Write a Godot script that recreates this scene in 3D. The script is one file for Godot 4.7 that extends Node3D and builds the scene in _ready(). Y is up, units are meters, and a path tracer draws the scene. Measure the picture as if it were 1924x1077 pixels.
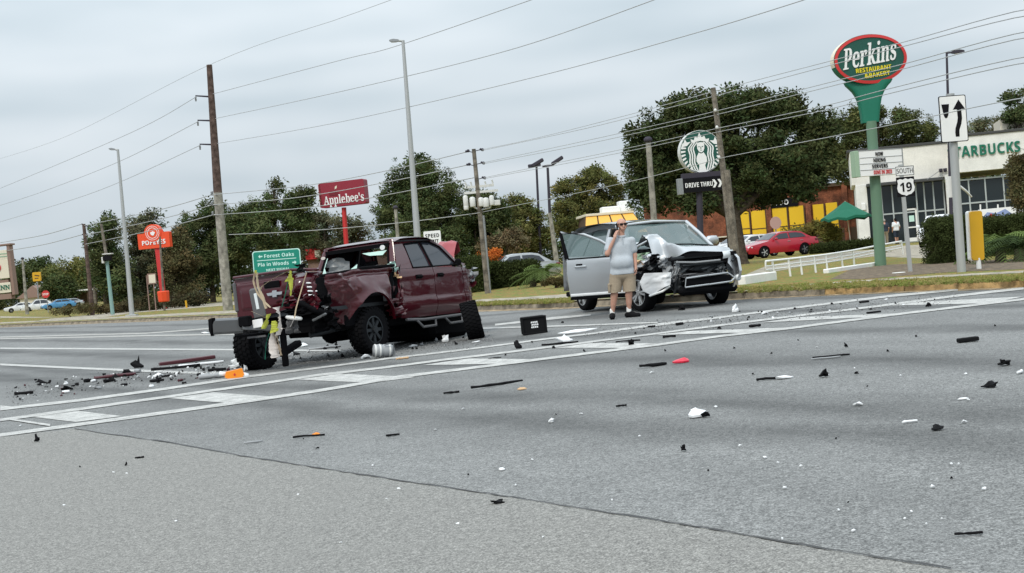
extends Node3D
# Two-car crash at a highway junction under an overcast sky.
# X is right, -Z is away from the camera, y is up. "px" tables are places measured on the photograph (1924 wide),
# turned into points of the real place either on the ground (gp) or at a known distance (wp).
const F := 2500.0
const CAM_H := 1.30
const PITCH := -1.065
const ROLL := -4.86
const LAND := 0.15
var cb: Basis
var used := {}
var rng := RandomNumberGenerator.new()
var M := {}
var nz := FastNoiseLite.new()

func _ready():
	rng.seed = 7
	nz.seed = 11
	nz.noise_type = FastNoiseLite.TYPE_SIMPLEX
	nz.frequency = 1.0
	nz.fractal_octaves = 3
	cb = Basis(Vector3.RIGHT, deg_to_rad(PITCH)) * Basis(Vector3.BACK, deg_to_rad(ROLL))
	var cam = Camera3D.new()
	cam.name = "camera"
	cam.position = Vector3(0, CAM_H, 0)
	cam.basis = cb
	cam.fov = rad_to_deg(2.0 * atan(538.5 / F))
	cam.near = 0.05
	cam.far = 6000.0
	add_child(cam)
	cam.current = true
	var env = Environment.new()
	env.background_mode = Environment.BG_SKY
	var sky = Sky.new()
	var pan = PanoramaSkyMaterial.new()
	pan.panorama = overcast()
	sky.sky_material = pan
	env.sky = sky
	env.background_energy_multiplier = 1.0
	env.ambient_light_source = Environment.AMBIENT_SOURCE_SKY
	env.tonemap_mode = Environment.TONE_MAPPER_LINEAR
	env.tonemap_exposure = 1.18
	env.sdfgi_enabled = true
	env.ssao_enabled = true
	env.ssil_enabled = true
	var we = WorldEnvironment.new()
	we.name = "world_environment"
	we.environment = env
	add_child(we)
	var sun = DirectionalLight3D.new()
	sun.name = "sun"
	sun.light_energy = 0.5
	sun.light_angular_distance = 14.0
	sun.light_color = Color(1.0, 0.97, 0.92)
	sun.shadow_enabled = true
	sun.look_at_from_position(Vector3(-4, 10, 8), Vector3.ZERO)
	add_child(sun)
	materials()
	build_ground()
	build_markings()
	build_kerb_and_paths()
	build_buildings()
	build_trees()
	build_hedges()
	build_poles()
	build_wires()
	build_signs()
	build_far_cars()
	build_truck()
	build_suv()
	build_people()
	build_debris()

# An even layer of cloud, brighter towards the zenith as overcast skies are, with soft streaks.
func overcast() -> ImageTexture:
	var w = 1024
	var h = 512
	var n = FastNoiseLite.new()
	n.seed = 4
	n.frequency = 1.0
	n.fractal_octaves = 5
	n.fractal_gain = 0.5
	var img = Image.create_empty(w, h, false, Image.FORMAT_RGBF)
	for y in h:
		var el = PI * (0.5 - (y + 0.5) / h)
		var se = sin(el)
		var ce = cos(el)
		for x in w:
			var az = TAU * (x + 0.5) / w
			var d = Vector3(ce * cos(az), se, ce * sin(az))
			var q = d * Vector3(3.2, 19.0, 3.2)
			var c = n.get_noise_3dv(q) * 0.6 + n.get_noise_3dv(d * Vector3(2.0, 34.0, 2.0) + Vector3(7, 3, 1)) * 0.4
			var k = 0.755 * (1.0 + 2.0 * maxf(se, 0.0)) / 1.1 * (1.0 + 0.27 * c)
			if se < 0.0:
				k *= 0.5
			img.set_pixel(x, y, Color(0.610 * k, 0.720 * k, 0.795 * k).lerp(Color(0.70 * k, 0.755 * k, 0.80 * k), clampf(0.5 + c, 0, 1)))
	return ImageTexture.create_from_image(img)

# ---------- places ----------
func hgt(x: float) -> float:
	return 0.13 * tanh(x / 2.5)

func ray(u: float, v: float) -> Vector3:
	var d = cb * Vector3((u - 962.0) / F, -(v - 538.5) / F, -1.0)
	return d / -d.z

func wp(u: float, v: float, depth: float) -> Vector3:
	return Vector3(0, CAM_H, 0) + ray(u, v) * depth

func gp(u: float, v: float, lift := 0.0) -> Vector3:
	var d = ray(u, v)
	var t = 20.0
	for k in 14:
		t = clampf((CAM_H - hgt(d.x * t) - lift) / maxf(-d.y, 1e-4), 1.0, 900.0)
	return Vector3(d.x * t, hgt(d.x * t) + lift, -t)

func on_ground(x: float, z: float, lift := 0.0) -> Vector3:
	return Vector3(x, hgt(x) + lift, z)

func ppm(p: Vector3) -> float:
	return F / -p.z

# ---------- nodes ----------
func numbered(called: String) -> String:
	if not used.has(called):
		used[called] = 0
		return called
	used[called] += 1
	return "%s_%03d" % [called, used[called]]

func tag(o, label: String, category: String, group := ""):
	o.set_meta("label", label)
	o.set_meta("category", category)
	if group != "":
		o.set_meta("group", group)
	return o

func thing(called: String, label: String, category: String, at := Vector3.ZERO, b := Basis.IDENTITY, group := "") -> Node3D:
	var o = Node3D.new()
	o.name = numbered(called)
	o.transform = Transform3D(b, at)
	add_child(o, true)
	return tag(o, label, category, group)

func mi(called: String, mesh: Mesh, m: Material, parent = null, at := Transform3D.IDENTITY) -> MeshInstance3D:
	var o = MeshInstance3D.new()
	o.name = numbered(called) if parent == null else called
	o.mesh = mesh
	o.transform = at
	o.material_override = m
	o.cast_shadow = GeometryInstance3D.SHADOW_CASTING_SETTING_ON
	if parent == null:
		add_child(o, true)
	else:
		parent.add_child(o, true)
	return o

func begin() -> SurfaceTool:
	var s = SurfaceTool.new()
	s.begin(Mesh.PRIMITIVE_TRIANGLES)
	s.set_smooth_group(-1)
	return s

func put(called: String, s: SurfaceTool, m: Material, parent = null, at := Transform3D.IDENTITY) -> MeshInstance3D:
	s.generate_normals()
	return mi(called, s.commit(), m, parent, at)

func struct(o):
	o.set_meta("kind", "structure")
	return o

func dup(src: Node3D, at: Transform3D, label := "", called := "") -> Node3D:
	var r = src.duplicate()
	r.name = numbered(called if called != "" else String(src.get_meta("base_name", "thing")))
	add_child(r, true)
	r.transform = at
	if label != "":
		r.set_meta("label", label)
	return r

# ---------- shapes ----------
func tri(s: SurfaceTool, a: Vector3, b: Vector3, c: Vector3):
	s.add_vertex(a)
	s.add_vertex(b)
	s.add_vertex(c)

func quad(s: SurfaceTool, a: Vector3, b: Vector3, c: Vector3, d: Vector3):
	tri(s, a, b, c)
	tri(s, a, c, d)

func bx(s: SurfaceTool, c: Vector3, size: Vector3, b := Basis.IDENTITY, ch := 0.0):
	# box, its edges chamfered by ch
	s.set_smooth_group(-1)
	var h = size / 2.0
	if ch <= 0.0:
		var p = []
		for k in 8:
			p.append(c + b * Vector3(h.x if k & 1 else -h.x, h.y if k & 2 else -h.y, h.z if k & 4 else -h.z))
		for q in [[0, 1, 3, 2], [5, 4, 6, 7], [4, 0, 2, 6], [1, 5, 7, 3], [2, 3, 7, 6], [4, 5, 1, 0]]:
			quad(s, p[q[0]], p[q[3]], p[q[2]], p[q[1]])
		return
	var v = func(k: int, ax: int) -> Vector3:
		var q = Vector3(h.x if k & 1 else -h.x, h.y if k & 2 else -h.y, h.z if k & 4 else -h.z)
		for i in 3:
			if i != ax:
				q[i] -= signf(q[i]) * ch
		return c + b * q
	for q in [[0, 1, 3, 2, 2], [5, 4, 6, 7, 2], [4, 0, 2, 6, 0], [1, 5, 7, 3, 0], [2, 3, 7, 6, 1], [4, 5, 1, 0, 1]]:
		quad(s, v.call(q[0], q[4]), v.call(q[3], q[4]), v.call(q[2], q[4]), v.call(q[1], q[4]))
	for e in [[0, 1, 1, 2], [2, 3, 1, 2], [4, 5, 1, 2], [6, 7, 1, 2], [0, 2, 0, 2], [1, 3, 0, 2], [4, 6, 0, 2], [5, 7, 0, 2], [0, 4, 0, 1], [1, 5, 0, 1], [2, 6, 0, 1], [3, 7, 0, 1]]:
		quad(s, v.call(e[0], e[2]), v.call(e[1], e[2]), v.call(e[1], e[3]), v.call(e[0], e[3]))
	for k in 8:
		tri(s, v.call(k, 0), v.call(k, 1), v.call(k, 2))

func frame_of(dir: Vector3) -> Basis:
	var y = dir.normalized()
	var x = y.cross(Vector3.FORWARD if absf(y.z) < 0.9 else Vector3.RIGHT).normalized()
	return Basis(x, y, x.cross(y))

func tube(s: SurfaceTool, pts: Array, rad, n := 8, cap := true):
	s.set_smooth_group(1)
	var rings = []
	for i in pts.size():
		var dir = pts[mini(i + 1, pts.size() - 1)] - pts[maxi(i - 1, 0)]
		var b = frame_of(dir)
		var r = rad[i] if rad is Array else rad
		var ring = []
		for k in n:
			var a = TAU * k / n
			ring.append(pts[i] + (b.x * cos(a) + b.z * sin(a)) * r)
		rings.append(ring)
	for i in pts.size() - 1:
		for k in n:
			quad(s, rings[i][k], rings[i + 1][k], rings[i + 1][(k + 1) % n], rings[i][(k + 1) % n])
	if cap:
		s.set_smooth_group(-1)
		for k in n - 2:
			tri(s, rings[0][0], rings[0][k + 1], rings[0][k + 2])
			tri(s, rings[-1][0], rings[-1][k + 2], rings[-1][k + 1])

func lathe(s: SurfaceTool, prof: Array, n := 24, x := Transform3D.IDENTITY, smooth := true):
	# prof: [radius, y] from the bottom up
	s.set_smooth_group(2 if smooth else -1)
	for i in prof.size() - 1:
		for k in n:
			var a0 = TAU * k / n
			var a1 = TAU * (k + 1) / n
			var p = prof[i]
			var q = prof[i + 1]
			quad(s, x * Vector3(p[0] * cos(a0), p[1], p[0] * sin(a0)), x * Vector3(p[0] * cos(a1), p[1], p[0] * sin(a1)), x * Vector3(q[0] * cos(a1), q[1], q[0] * sin(a1)), x * Vector3(q[0] * cos(a0), q[1], q[0] * sin(a0)))

func prism(s: SurfaceTool, poly: PackedVector2Array, z0: float, z1: float, x := Transform3D.IDENTITY):
	s.set_smooth_group(-1)
	var t = Geometry2D.triangulate_polygon(poly)
	for k in range(0, t.size(), 3):
		var a = poly[t[k]]
		var b = poly[t[k + 1]]
		var c = poly[t[k + 2]]
		tri(s, x * Vector3(a.x, a.y, z1), x * Vector3(b.x, b.y, z1), x * Vector3(c.x, c.y, z1))
		tri(s, x * Vector3(a.x, a.y, z0), x * Vector3(c.x, c.y, z0), x * Vector3(b.x, b.y, z0))
	for k in poly.size():
		var a = poly[k]
		var b = poly[(k + 1) % poly.size()]
		quad(s, x * Vector3(a.x, a.y, z0), x * Vector3(b.x, b.y, z0), x * Vector3(b.x, b.y, z1), x * Vector3(a.x, a.y, z1))

func rounded(w: float, h: float, r: float, n := 5, c := Vector2.ZERO) -> PackedVector2Array:
	var o = PackedVector2Array()
	for q in 4:
		var cc = c + Vector2((w / 2 - r) * (1 if q == 0 or q == 3 else -1), (h / 2 - r) * (1 if q < 2 else -1))
		for k in n:
			var a = PI / 2 * (q + float(k) / (n - 1))
			o.append(cc + Vector2(cos(a), sin(a)) * r)
	return o

func ellipse(rx: float, ry: float, n := 40, c := Vector2.ZERO) -> PackedVector2Array:
	var o = PackedVector2Array()
	for k in n:
		o.append(c + Vector2(cos(TAU * k / n) * rx, sin(TAU * k / n) * ry))
	return o

func pv(a: Array) -> PackedVector2Array:
	var o = PackedVector2Array()
	for k in range(0, a.size(), 2):
		o.append(Vector2(a[k], a[k + 1]))
	return o

# A sheet of given outline, cut into cells and bent into shape by f(Vector2) -> Vector3, with a turned-in edge.
func panel(poly: PackedVector2Array, cell: float, f: Callable, turn := Vector3.ZERO) -> ArrayMesh:
	var s = SurfaceTool.new()
	s.begin(Mesh.PRIMITIVE_TRIANGLES)
	var lo = poly[0]
	var hi = poly[0]
	for p in poly:
		lo = lo.min(p)
		hi = hi.max(p)
	var nx = maxi(1, int(ceil((hi.x - lo.x) / cell)))
	var ny = maxi(1, int(ceil((hi.y - lo.y) / cell)))
	var st = Vector2((hi.x - lo.x) / nx, (hi.y - lo.y) / ny)
	var e = 0.004
	var nrm = func(p: Vector2) -> Vector3:
		return (f.call(p + Vector2(e, 0)) - f.call(p - Vector2(e, 0))).cross(f.call(p + Vector2(0, e)) - f.call(p - Vector2(0, e))).normalized()
	for i in nx:
		for j in ny:
			var a = lo + Vector2(i, j) * st
			for part in Geometry2D.intersect_polygons(poly, PackedVector2Array([a, a + Vector2(st.x, 0), a + st, a + Vector2(0, st.y)])):
				var t = Geometry2D.triangulate_polygon(part)
				var ps = []
				var ns = []
				for p in part:
					ps.append(f.call(p))
					ns.append(nrm.call(p))
				for k in range(0, t.size(), 3):
					var q = [t[k], t[k + 1], t[k + 2]]
					var g = (ps[q[1]] - ps[q[0]]).cross(ps[q[2]] - ps[q[0]])
					if g.dot(ns[q[0]]) > 0.0:
						q = [q[0], q[2], q[1]]
					for m in q:
						s.set_normal(ns[m])
						s.add_vertex(ps[m])
	if turn != Vector3.ZERO:
		for k in poly.size():
			var a = poly[k]
			var b = poly[(k + 1) % poly.size()]
			var n = maxi(1, int(ceil(a.distance_to(b) / cell)))
			for m in n:
				var p = f.call(a.lerp(b, float(m) / n))
				var q = f.call(a.lerp(b, float(m + 1) / n))
				var g = (q - p).cross(turn).normalized()
				for v in [p, p + turn, q + turn, p, q + turn, q]:
					s.set_normal(g)
					s.add_vertex(v)
	return s.commit()

# A four-sided patch f(u, v), 0..1, as a smooth sheet.
func patch(s: SurfaceTool, nu: int, nv: int, f: Callable, group := 3):
	s.set_smooth_group(group)
	var g = []
	for i in nu + 1:
		var row = []
		for j in nv + 1:
			row.append(f.call(float(i) / nu, float(j) / nv))
		g.append(row)
	for i in nu:
		for j in nv:
			quad(s, g[i][j], g[i + 1][j], g[i + 1][j + 1], g[i][j + 1])

func lettering(text: String, height: float, depth: float, fnt: String, bold := false, slant := 0.0, wide := 1.0, spread := 0.0) -> ArrayMesh:
	# solid letters, height of a capital, centred, facing +z
	var t = TextMesh.new()
	var sf = SystemFont.new()
	sf.font_names = PackedStringArray([fnt])
	if bold:
		sf.font_weight = 700
	t.font = sf
	t.text = text
	t.font_size = 64
	t.pixel_size = height / 46.0
	t.depth = depth
	t.curve_step = 1.5
	t.horizontal_alignment = HORIZONTAL_ALIGNMENT_CENTER
	t.vertical_alignment = VERTICAL_ALIGNMENT_CENTER
	var arr = t.get_mesh_arrays()
	var out = ArrayMesh.new()
	if arr.size() == 0 or arr[0] == null or arr[0].size() == 0:
		push_error("no letters: " + text)
		return out
	var vs: PackedVector3Array = arr[0]
	for k in vs.size():
		vs[k] = Vector3(vs[k].x * wide + vs[k].y * slant, vs[k].y + vs[k].x * spread, vs[k].z)
	arr[0] = vs
	out.add_surface_from_arrays(Mesh.PRIMITIVE_TRIANGLES, arr)
	return out

# Bodies: tapered capsules joined smoothly on a grid and meshed by surface nets.
func body(s: SurfaceTool, bones: Array, cell: float, k: float, hem := -1e9):
	# hem: everything lower is drawn up to this height, for a straight edge
	var lo = Vector3.INF
	var hi = -Vector3.INF
	for b in bones:
		var r = maxf(b[2], b[3])
		lo = lo.min(b[0] - Vector3.ONE * r).min(b[1] - Vector3.ONE * r)
		hi = hi.max(b[0] + Vector3.ONE * r).max(b[1] + Vector3.ONE * r)
	lo -= Vector3.ONE * cell * 2.5
	hi += Vector3.ONE * cell * 2.5
	var n = Vector3i(((hi - lo) / cell).ceil()) + Vector3i.ONE
	var fld = PackedFloat32Array()
	fld.resize(n.x * n.y * n.z)
	fld.fill(1.0)
	var near = k + cell * 2.0
	for b in bones:
		var a: Vector3 = b[0]
		var c: Vector3 = b[1]
		var ra: float = b[2]
		var rb: float = b[3]
		var m = maxf(ra, rb) + near
		var i0 = Vector3i(((a.min(c) - Vector3.ONE * m - lo) / cell).floor()).clamp(Vector3i.ZERO, n - Vector3i.ONE)
		var i1 = Vector3i(((a.max(c) + Vector3.ONE * m - lo) / cell).ceil()).clamp(Vector3i.ZERO, n - Vector3i.ONE)
		var ba = c - a
		var bb = maxf(ba.length_squared(), 1e-9)
		for z in range(i0.z, i1.z + 1):
			for y in range(i0.y, i1.y + 1):
				for x in range(i0.x, i1.x + 1):
					var p = lo + Vector3(x, y, z) * cell - a
					var h = clampf(p.dot(ba) / bb, 0.0, 1.0)
					var d = (p - ba * h).length() - lerpf(ra, rb, h)
					var at = (z * n.y + y) * n.x + x
					var o = fld[at]
					var hh = maxf(k - absf(d - o), 0.0) / k
					fld[at] = minf(d, o) - hh * hh * k * 0.25
	var idx = {}
	var vs = []
	var sx = 1
	var sy = n.x
	var sz = n.x * n.y
	var off = [0, sx, sy, sx + sy, sz, sx + sz, sy + sz, sx + sy + sz]
	var edges = [[0, 1], [2, 3], [4, 5], [6, 7], [0, 2], [1, 3], [4, 6], [5, 7], [0, 4], [1, 5], [2, 6], [3, 7]]
	for z in n.z - 1:
		for y in n.y - 1:
			for x in n.x - 1:
				var at = (z * n.y + y) * n.x + x
				var f0 = fld[at]
				if absf(f0) > cell * 2.0:
					continue
				var mask = 0
				for q in 8:
					if fld[at + off[q]] < 0.0:
						mask |= 1 << q
				if mask == 0 or mask == 255:
					continue
				var sum = Vector3.ZERO
				var cnt = 0
				for ed in edges:
					var d0 = fld[at + off[ed[0]]]
					var d1 = fld[at + off[ed[1]]]
					if (d0 < 0.0) != (d1 < 0.0):
						var t = d0 / (d0 - d1)
						var p0 = Vector3(ed[0] & 1, (ed[0] >> 1) & 1, ed[0] >> 2)
						var p1 = Vector3(ed[1] & 1, (ed[1] >> 1) & 1, ed[1] >> 2)
						sum += p0.lerp(p1, t)
						cnt += 1
				idx[at] = vs.size()
				vs.append(lo + (Vector3(x, y, z) + sum / cnt) * cell)
				if vs[-1].y < hem:
					vs[-1] = Vector3(vs[-1].x, hem + (vs[-1].y - hem) * 0.03, vs[-1].z)
	s.set_smooth_group(5)
	for at in idx:
		for ax in [[sx, sy, sz], [sy, sz, sx], [sz, sx, sy]]:
			var e = at + ax[0]
			if e >= fld.size():
				continue
			var ins = fld[at] < 0.0
			if ins == (fld[e] < 0.0):
				continue
			var q = [at, at - ax[1], at - ax[1] - ax[2], at - ax[2]]
			if not (idx.has(q[1]) and idx.has(q[2]) and idx.has(q[3])):
				continue
			if ins:
				quad(s, vs[idx[q[0]]], vs[idx[q[1]]], vs[idx[q[2]]], vs[idx[q[3]]])
			else:
				quad(s, vs[idx[q[3]]], vs[idx[q[2]]], vs[idx[q[1]]], vs[idx[q[0]]])

# ---------- materials (base colours given as linear real-world values) ----------
func lin(r: float, g: float, b: float, a := 1.0) -> Color:
	var c = Color(r, g, b).linear_to_srgb()
	c.a = a
	return c

func mat(called: String, c: Color, rough := 0.8, metal := 0.0) -> StandardMaterial3D:
	var m = StandardMaterial3D.new()
	m.resource_name = called
	m.albedo_color = c
	m.roughness = rough
	m.metallic = metal
	M[called] = m
	return m

func paint(called: String, c: Color, metal := 0.0) -> StandardMaterial3D:
	var m = mat(called, c, 0.34, metal)
	m.metallic_specular = 0.25
	m.clearcoat_enabled = true
	m.clearcoat = 1.0
	m.clearcoat_roughness = 0.06
	return m

func tex(w: int, h: int, f: Callable) -> ImageTexture:
	var d = PackedByteArray()
	d.resize(w * h * 3)
	var at = 0
	for y in h:
		for x in w:
			var c: Color = f.call(x, y)
			d[at] = clampi(int(c.r * 255.0 + 0.5), 0, 255)
			d[at + 1] = clampi(int(c.g * 255.0 + 0.5), 0, 255)
			d[at + 2] = clampi(int(c.b * 255.0 + 0.5), 0, 255)
			at += 3
	var img = Image.create_from_data(w, h, false, Image.FORMAT_RGB8, d)
	return ImageTexture.create_from_image(img)

func noise_img(seed: int, freq: float, oct: int, size: int, kind := FastNoiseLite.TYPE_SIMPLEX_SMOOTH) -> Image:
	var n = FastNoiseLite.new()
	n.seed = seed
	n.noise_type = kind
	n.frequency = freq
	n.fractal_octaves = oct
	return n.get_seamless_image(size, size)

func grain(seed: int, size: int, fine: float, coarse: float, speck: float, tone := Color(1, 1, 1), base := 0.72) -> ImageTexture:
	# aggregate: grains about three cells across, patches, and light and dark stones
	var a = noise_img(seed, 0.16, 2, size)
	var b = noise_img(seed + 1, 0.012, 4, size)
	var c = noise_img(seed + 2, 0.05, 2, size)
	var r = RandomNumberGenerator.new()
	r.seed = seed
	return tex(size, size, func(x, y):
		var v = base + fine * (a.get_pixel(x, y).r - 0.5) + coarse * (b.get_pixel(x, y).r - 0.5) + 0.5 * fine * (c.get_pixel(x, y).r - 0.5) + (r.randf() - 0.5) * fine * 0.6
		var q = r.randf()
		if q < speck:
			v += 0.22
		elif q > 1.0 - speck:
			v -= 0.22
		return Color(v, v, v) * tone)

func triplanar(m: StandardMaterial3D, t: Texture2D, scale: float, world := true):
	m.albedo_texture = t
	m.uv1_triplanar = true
	m.uv1_world_triplanar = world
	m.uv1_scale = Vector3.ONE * scale
	return m

func wheel_paths(seed: int) -> ImageTexture:
	# darkened wheel paths, oil drips and patchy wear along the lanes: v runs across the lanes over 24 m, u along over 40 m
	var a = noise_img(seed, 0.02, 4, 512)
	var b = noise_img(seed + 5, 0.06, 3, 512)
	var lanes = [5.95, 7.0, 9.4, 12.4, 15.6, 18.4, 2.0]
	return tex(512, 512, func(x, y):
		var s = 24.0 * y / 512.0
		var g = 0.0
		for l in lanes:
			var wob = 0.5 * (a.get_pixel(x, int(l * 20) % 512).r - 0.5)
			var dd = absf(s - l - wob) / 0.42
			g = maxf(g, exp(-dd * dd))
		var v = 0.90 - 0.23 * g * (0.45 + 0.9 * b.get_pixel(x / 2, y).r) + 0.14 * (a.get_pixel(x / 3, y).r - 0.5) + 0.08 * (b.get_pixel(x, y).r - 0.5)
		return Color(v, v, v))

func materials():
	var asp = mat("asphalt", lin(0.425, 0.423, 0.413), 0.80)
	asp.albedo_texture = grain(21, 1024, 0.54, 0.09, 0.05, Color(1.0, 1.005, 1.005))
	asp.detail_enabled = true
	asp.detail_albedo = wheel_paths(3)
	asp.detail_blend_mode = BaseMaterial3D.BLEND_MODE_MUL
	asp.detail_uv_layer = BaseMaterial3D.DETAIL_UV_2
	var old = mat("old_asphalt", lin(0.41, 0.403, 0.388), 0.85)
	old.albedo_texture = grain(31, 1024, 0.46, 0.06, 0.04, Color(1.005, 1.0, 0.985))
	mat("joint_tar", lin(0.05, 0.05, 0.05), 0.9)
	var wl = mat("road_paint", lin(0.72, 0.71, 0.68), 0.7)
	wl.albedo_texture = grain(41, 512, 0.22, 0.22, 0.05, Color(1, 1, 1), 0.78)
	mat("worn_paint", lin(0.62, 0.60, 0.56), 0.8).albedo_texture = wl.albedo_texture
	var con = mat("concrete", lin(0.58, 0.55, 0.48), 0.9)
	con.albedo_texture = grain(51, 512, 0.16, 0.5, 0.02, Color(1.03, 1.0, 0.95))
	var kb = mat("kerb_concrete", lin(0.46, 0.43, 0.38), 0.9)
	triplanar(kb, grain(52, 512, 0.2, 0.6, 0.03, Color(1.04, 1.0, 0.94)), 0.4)
	triplanar(mat("yellow_kerb", lin(0.70, 0.50, 0.25), 0.85), kb.albedo_texture, 0.4)
	var sand = mat("gutter", lin(0.52, 0.44, 0.34), 0.95)
	sand.albedo_texture = grain(53, 512, 0.2, 0.6, 0.04, Color(1.06, 1.0, 0.9))
	# lawn: green and straw patches
	var p1 = noise_img(61, 0.02, 4, 512)
	var p2 = noise_img(62, 0.18, 2, 512)
	var gt = tex(512, 512, func(x, y):
		var t = clampf((p1.get_pixel(x, y).r - 0.40) * 5.0, 0, 1)
		var f = 0.35 + 1.3 * p2.get_pixel(x, y).r
		return (Color(0.50, 0.58, 0.18).lerp(Color(0.72, 0.55, 0.28), t) * f))
	var gr = mat("lawn", lin(0.48, 0.48, 0.46), 1.0)
	gr.albedo_texture = gt
	mat("mulch", lin(0.26, 0.19, 0.12), 1.0).albedo_texture = grain(63, 512, 0.6, 0.5, 0.05)
	var lf = mat("leaves", Color.WHITE, 0.62)
	lf.roughness = 0.85
	lf.metallic_specular = 0.12
	lf.vertex_color_use_as_albedo = true
	lf.cull_mode = BaseMaterial3D.CULL_DISABLED
	lf.backlight_enabled = true
	lf.backlight = Color(0.25, 0.28, 0.12)
	triplanar(mat("bark", lin(0.16, 0.13, 0.10), 0.95), grain(71, 256, 0.6, 0.4, 0.02), 1.2)
	triplanar(mat("pole_wood", lin(0.30, 0.26, 0.21), 0.9), grain(72, 256, 0.4, 0.5, 0.02), 0.8)
	triplanar(mat("dark_wood", lin(0.19, 0.135, 0.115), 0.9), M.pole_wood.albedo_texture, 0.8)
	triplanar(mat("pole_concrete", lin(0.50, 0.47, 0.40), 0.85), grain(73, 256, 0.2, 0.5, 0.02), 0.5)
	mat("galvanised", lin(0.42, 0.43, 0.43), 0.5, 0.4)
	mat("dark_metal", lin(0.06, 0.055, 0.07), 0.6, 0.2)
	mat("grey_metal", lin(0.30, 0.31, 0.32), 0.45, 0.5)
	mat("wire", lin(0.40, 0.41, 0.42), 0.8)
	mat("wire_light", lin(0.38, 0.39, 0.39), 0.8)
	mat("teal_paint", lin(0.20, 0.33, 0.31), 0.6)
	mat("insulator", lin(0.62, 0.62, 0.60), 0.4)
	mat("white_paint", lin(0.80, 0.80, 0.78), 0.5)
	mat("cream_render", lin(0.95, 0.92, 0.86), 0.85).albedo_texture = null
	triplanar(M.cream_render, grain(74, 256, 0.06, 0.10, 0.0, Color(1, 1, 1), 0.90), 0.2)
	triplanar(mat("white_render", lin(0.95, 0.94, 0.91), 0.85), M.cream_render.albedo_texture, 0.2)
	mat("shop_glass", lin(0.015, 0.022, 0.025), 0.08)
	mat("alu_frame", lin(0.48, 0.52, 0.53), 0.4, 0.3)
	mat("coping", lin(0.05, 0.05, 0.05), 0.7)
	triplanar(mat("orange_brick", lin(0.36, 0.12, 0.06), 0.9), grain(75, 256, 0.35, 0.5, 0.02), 0.25)
	mat("yellow_panel", lin(0.80, 0.50, 0.015), 0.6)
	mat("amber_roof", lin(0.78, 0.42, 0.07), 0.6)
	mat("brown_trim", lin(0.10, 0.07, 0.05), 0.8)
	mat("shop_green", lin(0.0, 0.14, 0.085), 0.55)
	mat("dark_green", lin(0.005, 0.075, 0.055), 0.5)
	mat("pole_green", lin(0.11, 0.20, 0.13), 0.55)
	mat("pale_green", lin(0.30, 0.42, 0.30), 0.6)
	mat("sign_white", lin(0.80, 0.80, 0.80), 0.5)
	mat("sign_black", lin(0.012, 0.012, 0.014), 0.5)
	mat("sign_red", lin(0.55, 0.03, 0.03), 0.5)
	mat("deep_red", lin(0.25, 0.012, 0.03), 0.5)
	mat("orange_red", lin(0.75, 0.07, 0.015), 0.5)
	mat("road_green", lin(0.0, 0.22, 0.15), 0.5)
	mat("mint", lin(0.55, 0.80, 0.72), 0.5)
	mat("sign_yellow", lin(0.75, 0.62, 0.02), 0.5)
	mat("marker_yellow", lin(0.62, 0.34, 0.01), 0.5)
	mat("beige", lin(0.70, 0.64, 0.52), 0.7)
	mat("clay_brown", lin(0.26, 0.17, 0.14), 0.85)
	mat("canvas_green", lin(0.0, 0.11, 0.06), 0.8)
	# vehicles
	paint("maroon", lin(0.058, 0.003, 0.008), 0.0)
	paint("silver", lin(0.47, 0.485, 0.50), 0.7)
	paint("car_red", lin(0.40, 0.012, 0.03))
	paint("car_white", lin(0.74, 0.75, 0.76))
	paint("car_blue", lin(0.10, 0.30, 0.55))
	paint("car_dark", lin(0.03, 0.035, 0.05))
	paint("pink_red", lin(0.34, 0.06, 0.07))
	mat("rubber", lin(0.009, 0.009, 0.010), 0.95)
	mat("black_plastic", lin(0.006, 0.006, 0.007), 0.7)
	mat("grey_plastic", lin(0.12, 0.12, 0.125), 0.6)
	mat("steel_dark", lin(0.05, 0.055, 0.06), 0.5, 0.6)
	mat("alloy", lin(0.62, 0.63, 0.64), 0.3, 0.8)
	mat("chrome", lin(0.75, 0.76, 0.78), 0.15, 1.0)
	mat("bumper_metal", lin(0.16, 0.165, 0.17), 0.4, 0.6)
	mat("tint_glass", lin(0.03, 0.035, 0.045), 0.05)
	mat("black_glass", lin(0.01, 0.01, 0.012), 0.1)
	var gl = mat("clear_glass", lin(0.55, 0.75, 0.70, 0.30), 0.04)
	gl.transparency = BaseMaterial3D.TRANSPARENCY_ALPHA
	gl.cull_mode = BaseMaterial3D.CULL_DISABLED
	var gw = mat("windscreen_glass", lin(0.10, 0.15, 0.15, 0.66), 0.04)
	gw.transparency = BaseMaterial3D.TRANSPARENCY_ALPHA
	mat("broken_glass", lin(0.50, 0.70, 0.64), 0.3)
	mat("lamp_clear", lin(0.70, 0.74, 0.76), 0.1)
	mat("lamp_red", lin(0.14, 0.012, 0.016), 0.2)
	mat("seat_cloth", lin(0.06, 0.06, 0.065), 0.95)
	mat("airbag", lin(0.66, 0.68, 0.68), 0.9)
	mat("hi_vis", lin(0.50, 0.52, 0.07), 0.8)
	mat("strap_tan", lin(0.48, 0.38, 0.26), 0.9)
	mat("strap_green", lin(0.01, 0.16, 0.10), 0.8)
	mat("rag_white", lin(0.62, 0.56, 0.52), 0.95)
	# people
	var sk = mat("skin", lin(0.46, 0.25, 0.18), 0.55)
	sk.subsurf_scatter_enabled = true
	sk.subsurf_scatter_strength = 0.08
	triplanar(mat("polo_shirt", lin(0.86, 0.93, 1.0), 0.95), grain(81, 256, 0.12, 0.05, 0.0), 2.5, false)
	triplanar(mat("khaki", lin(0.62, 0.50, 0.36), 0.95), M.polo_shirt.albedo_texture, 1.5, false)
	mat("sock_white", lin(0.75, 0.74, 0.72), 0.95)
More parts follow.
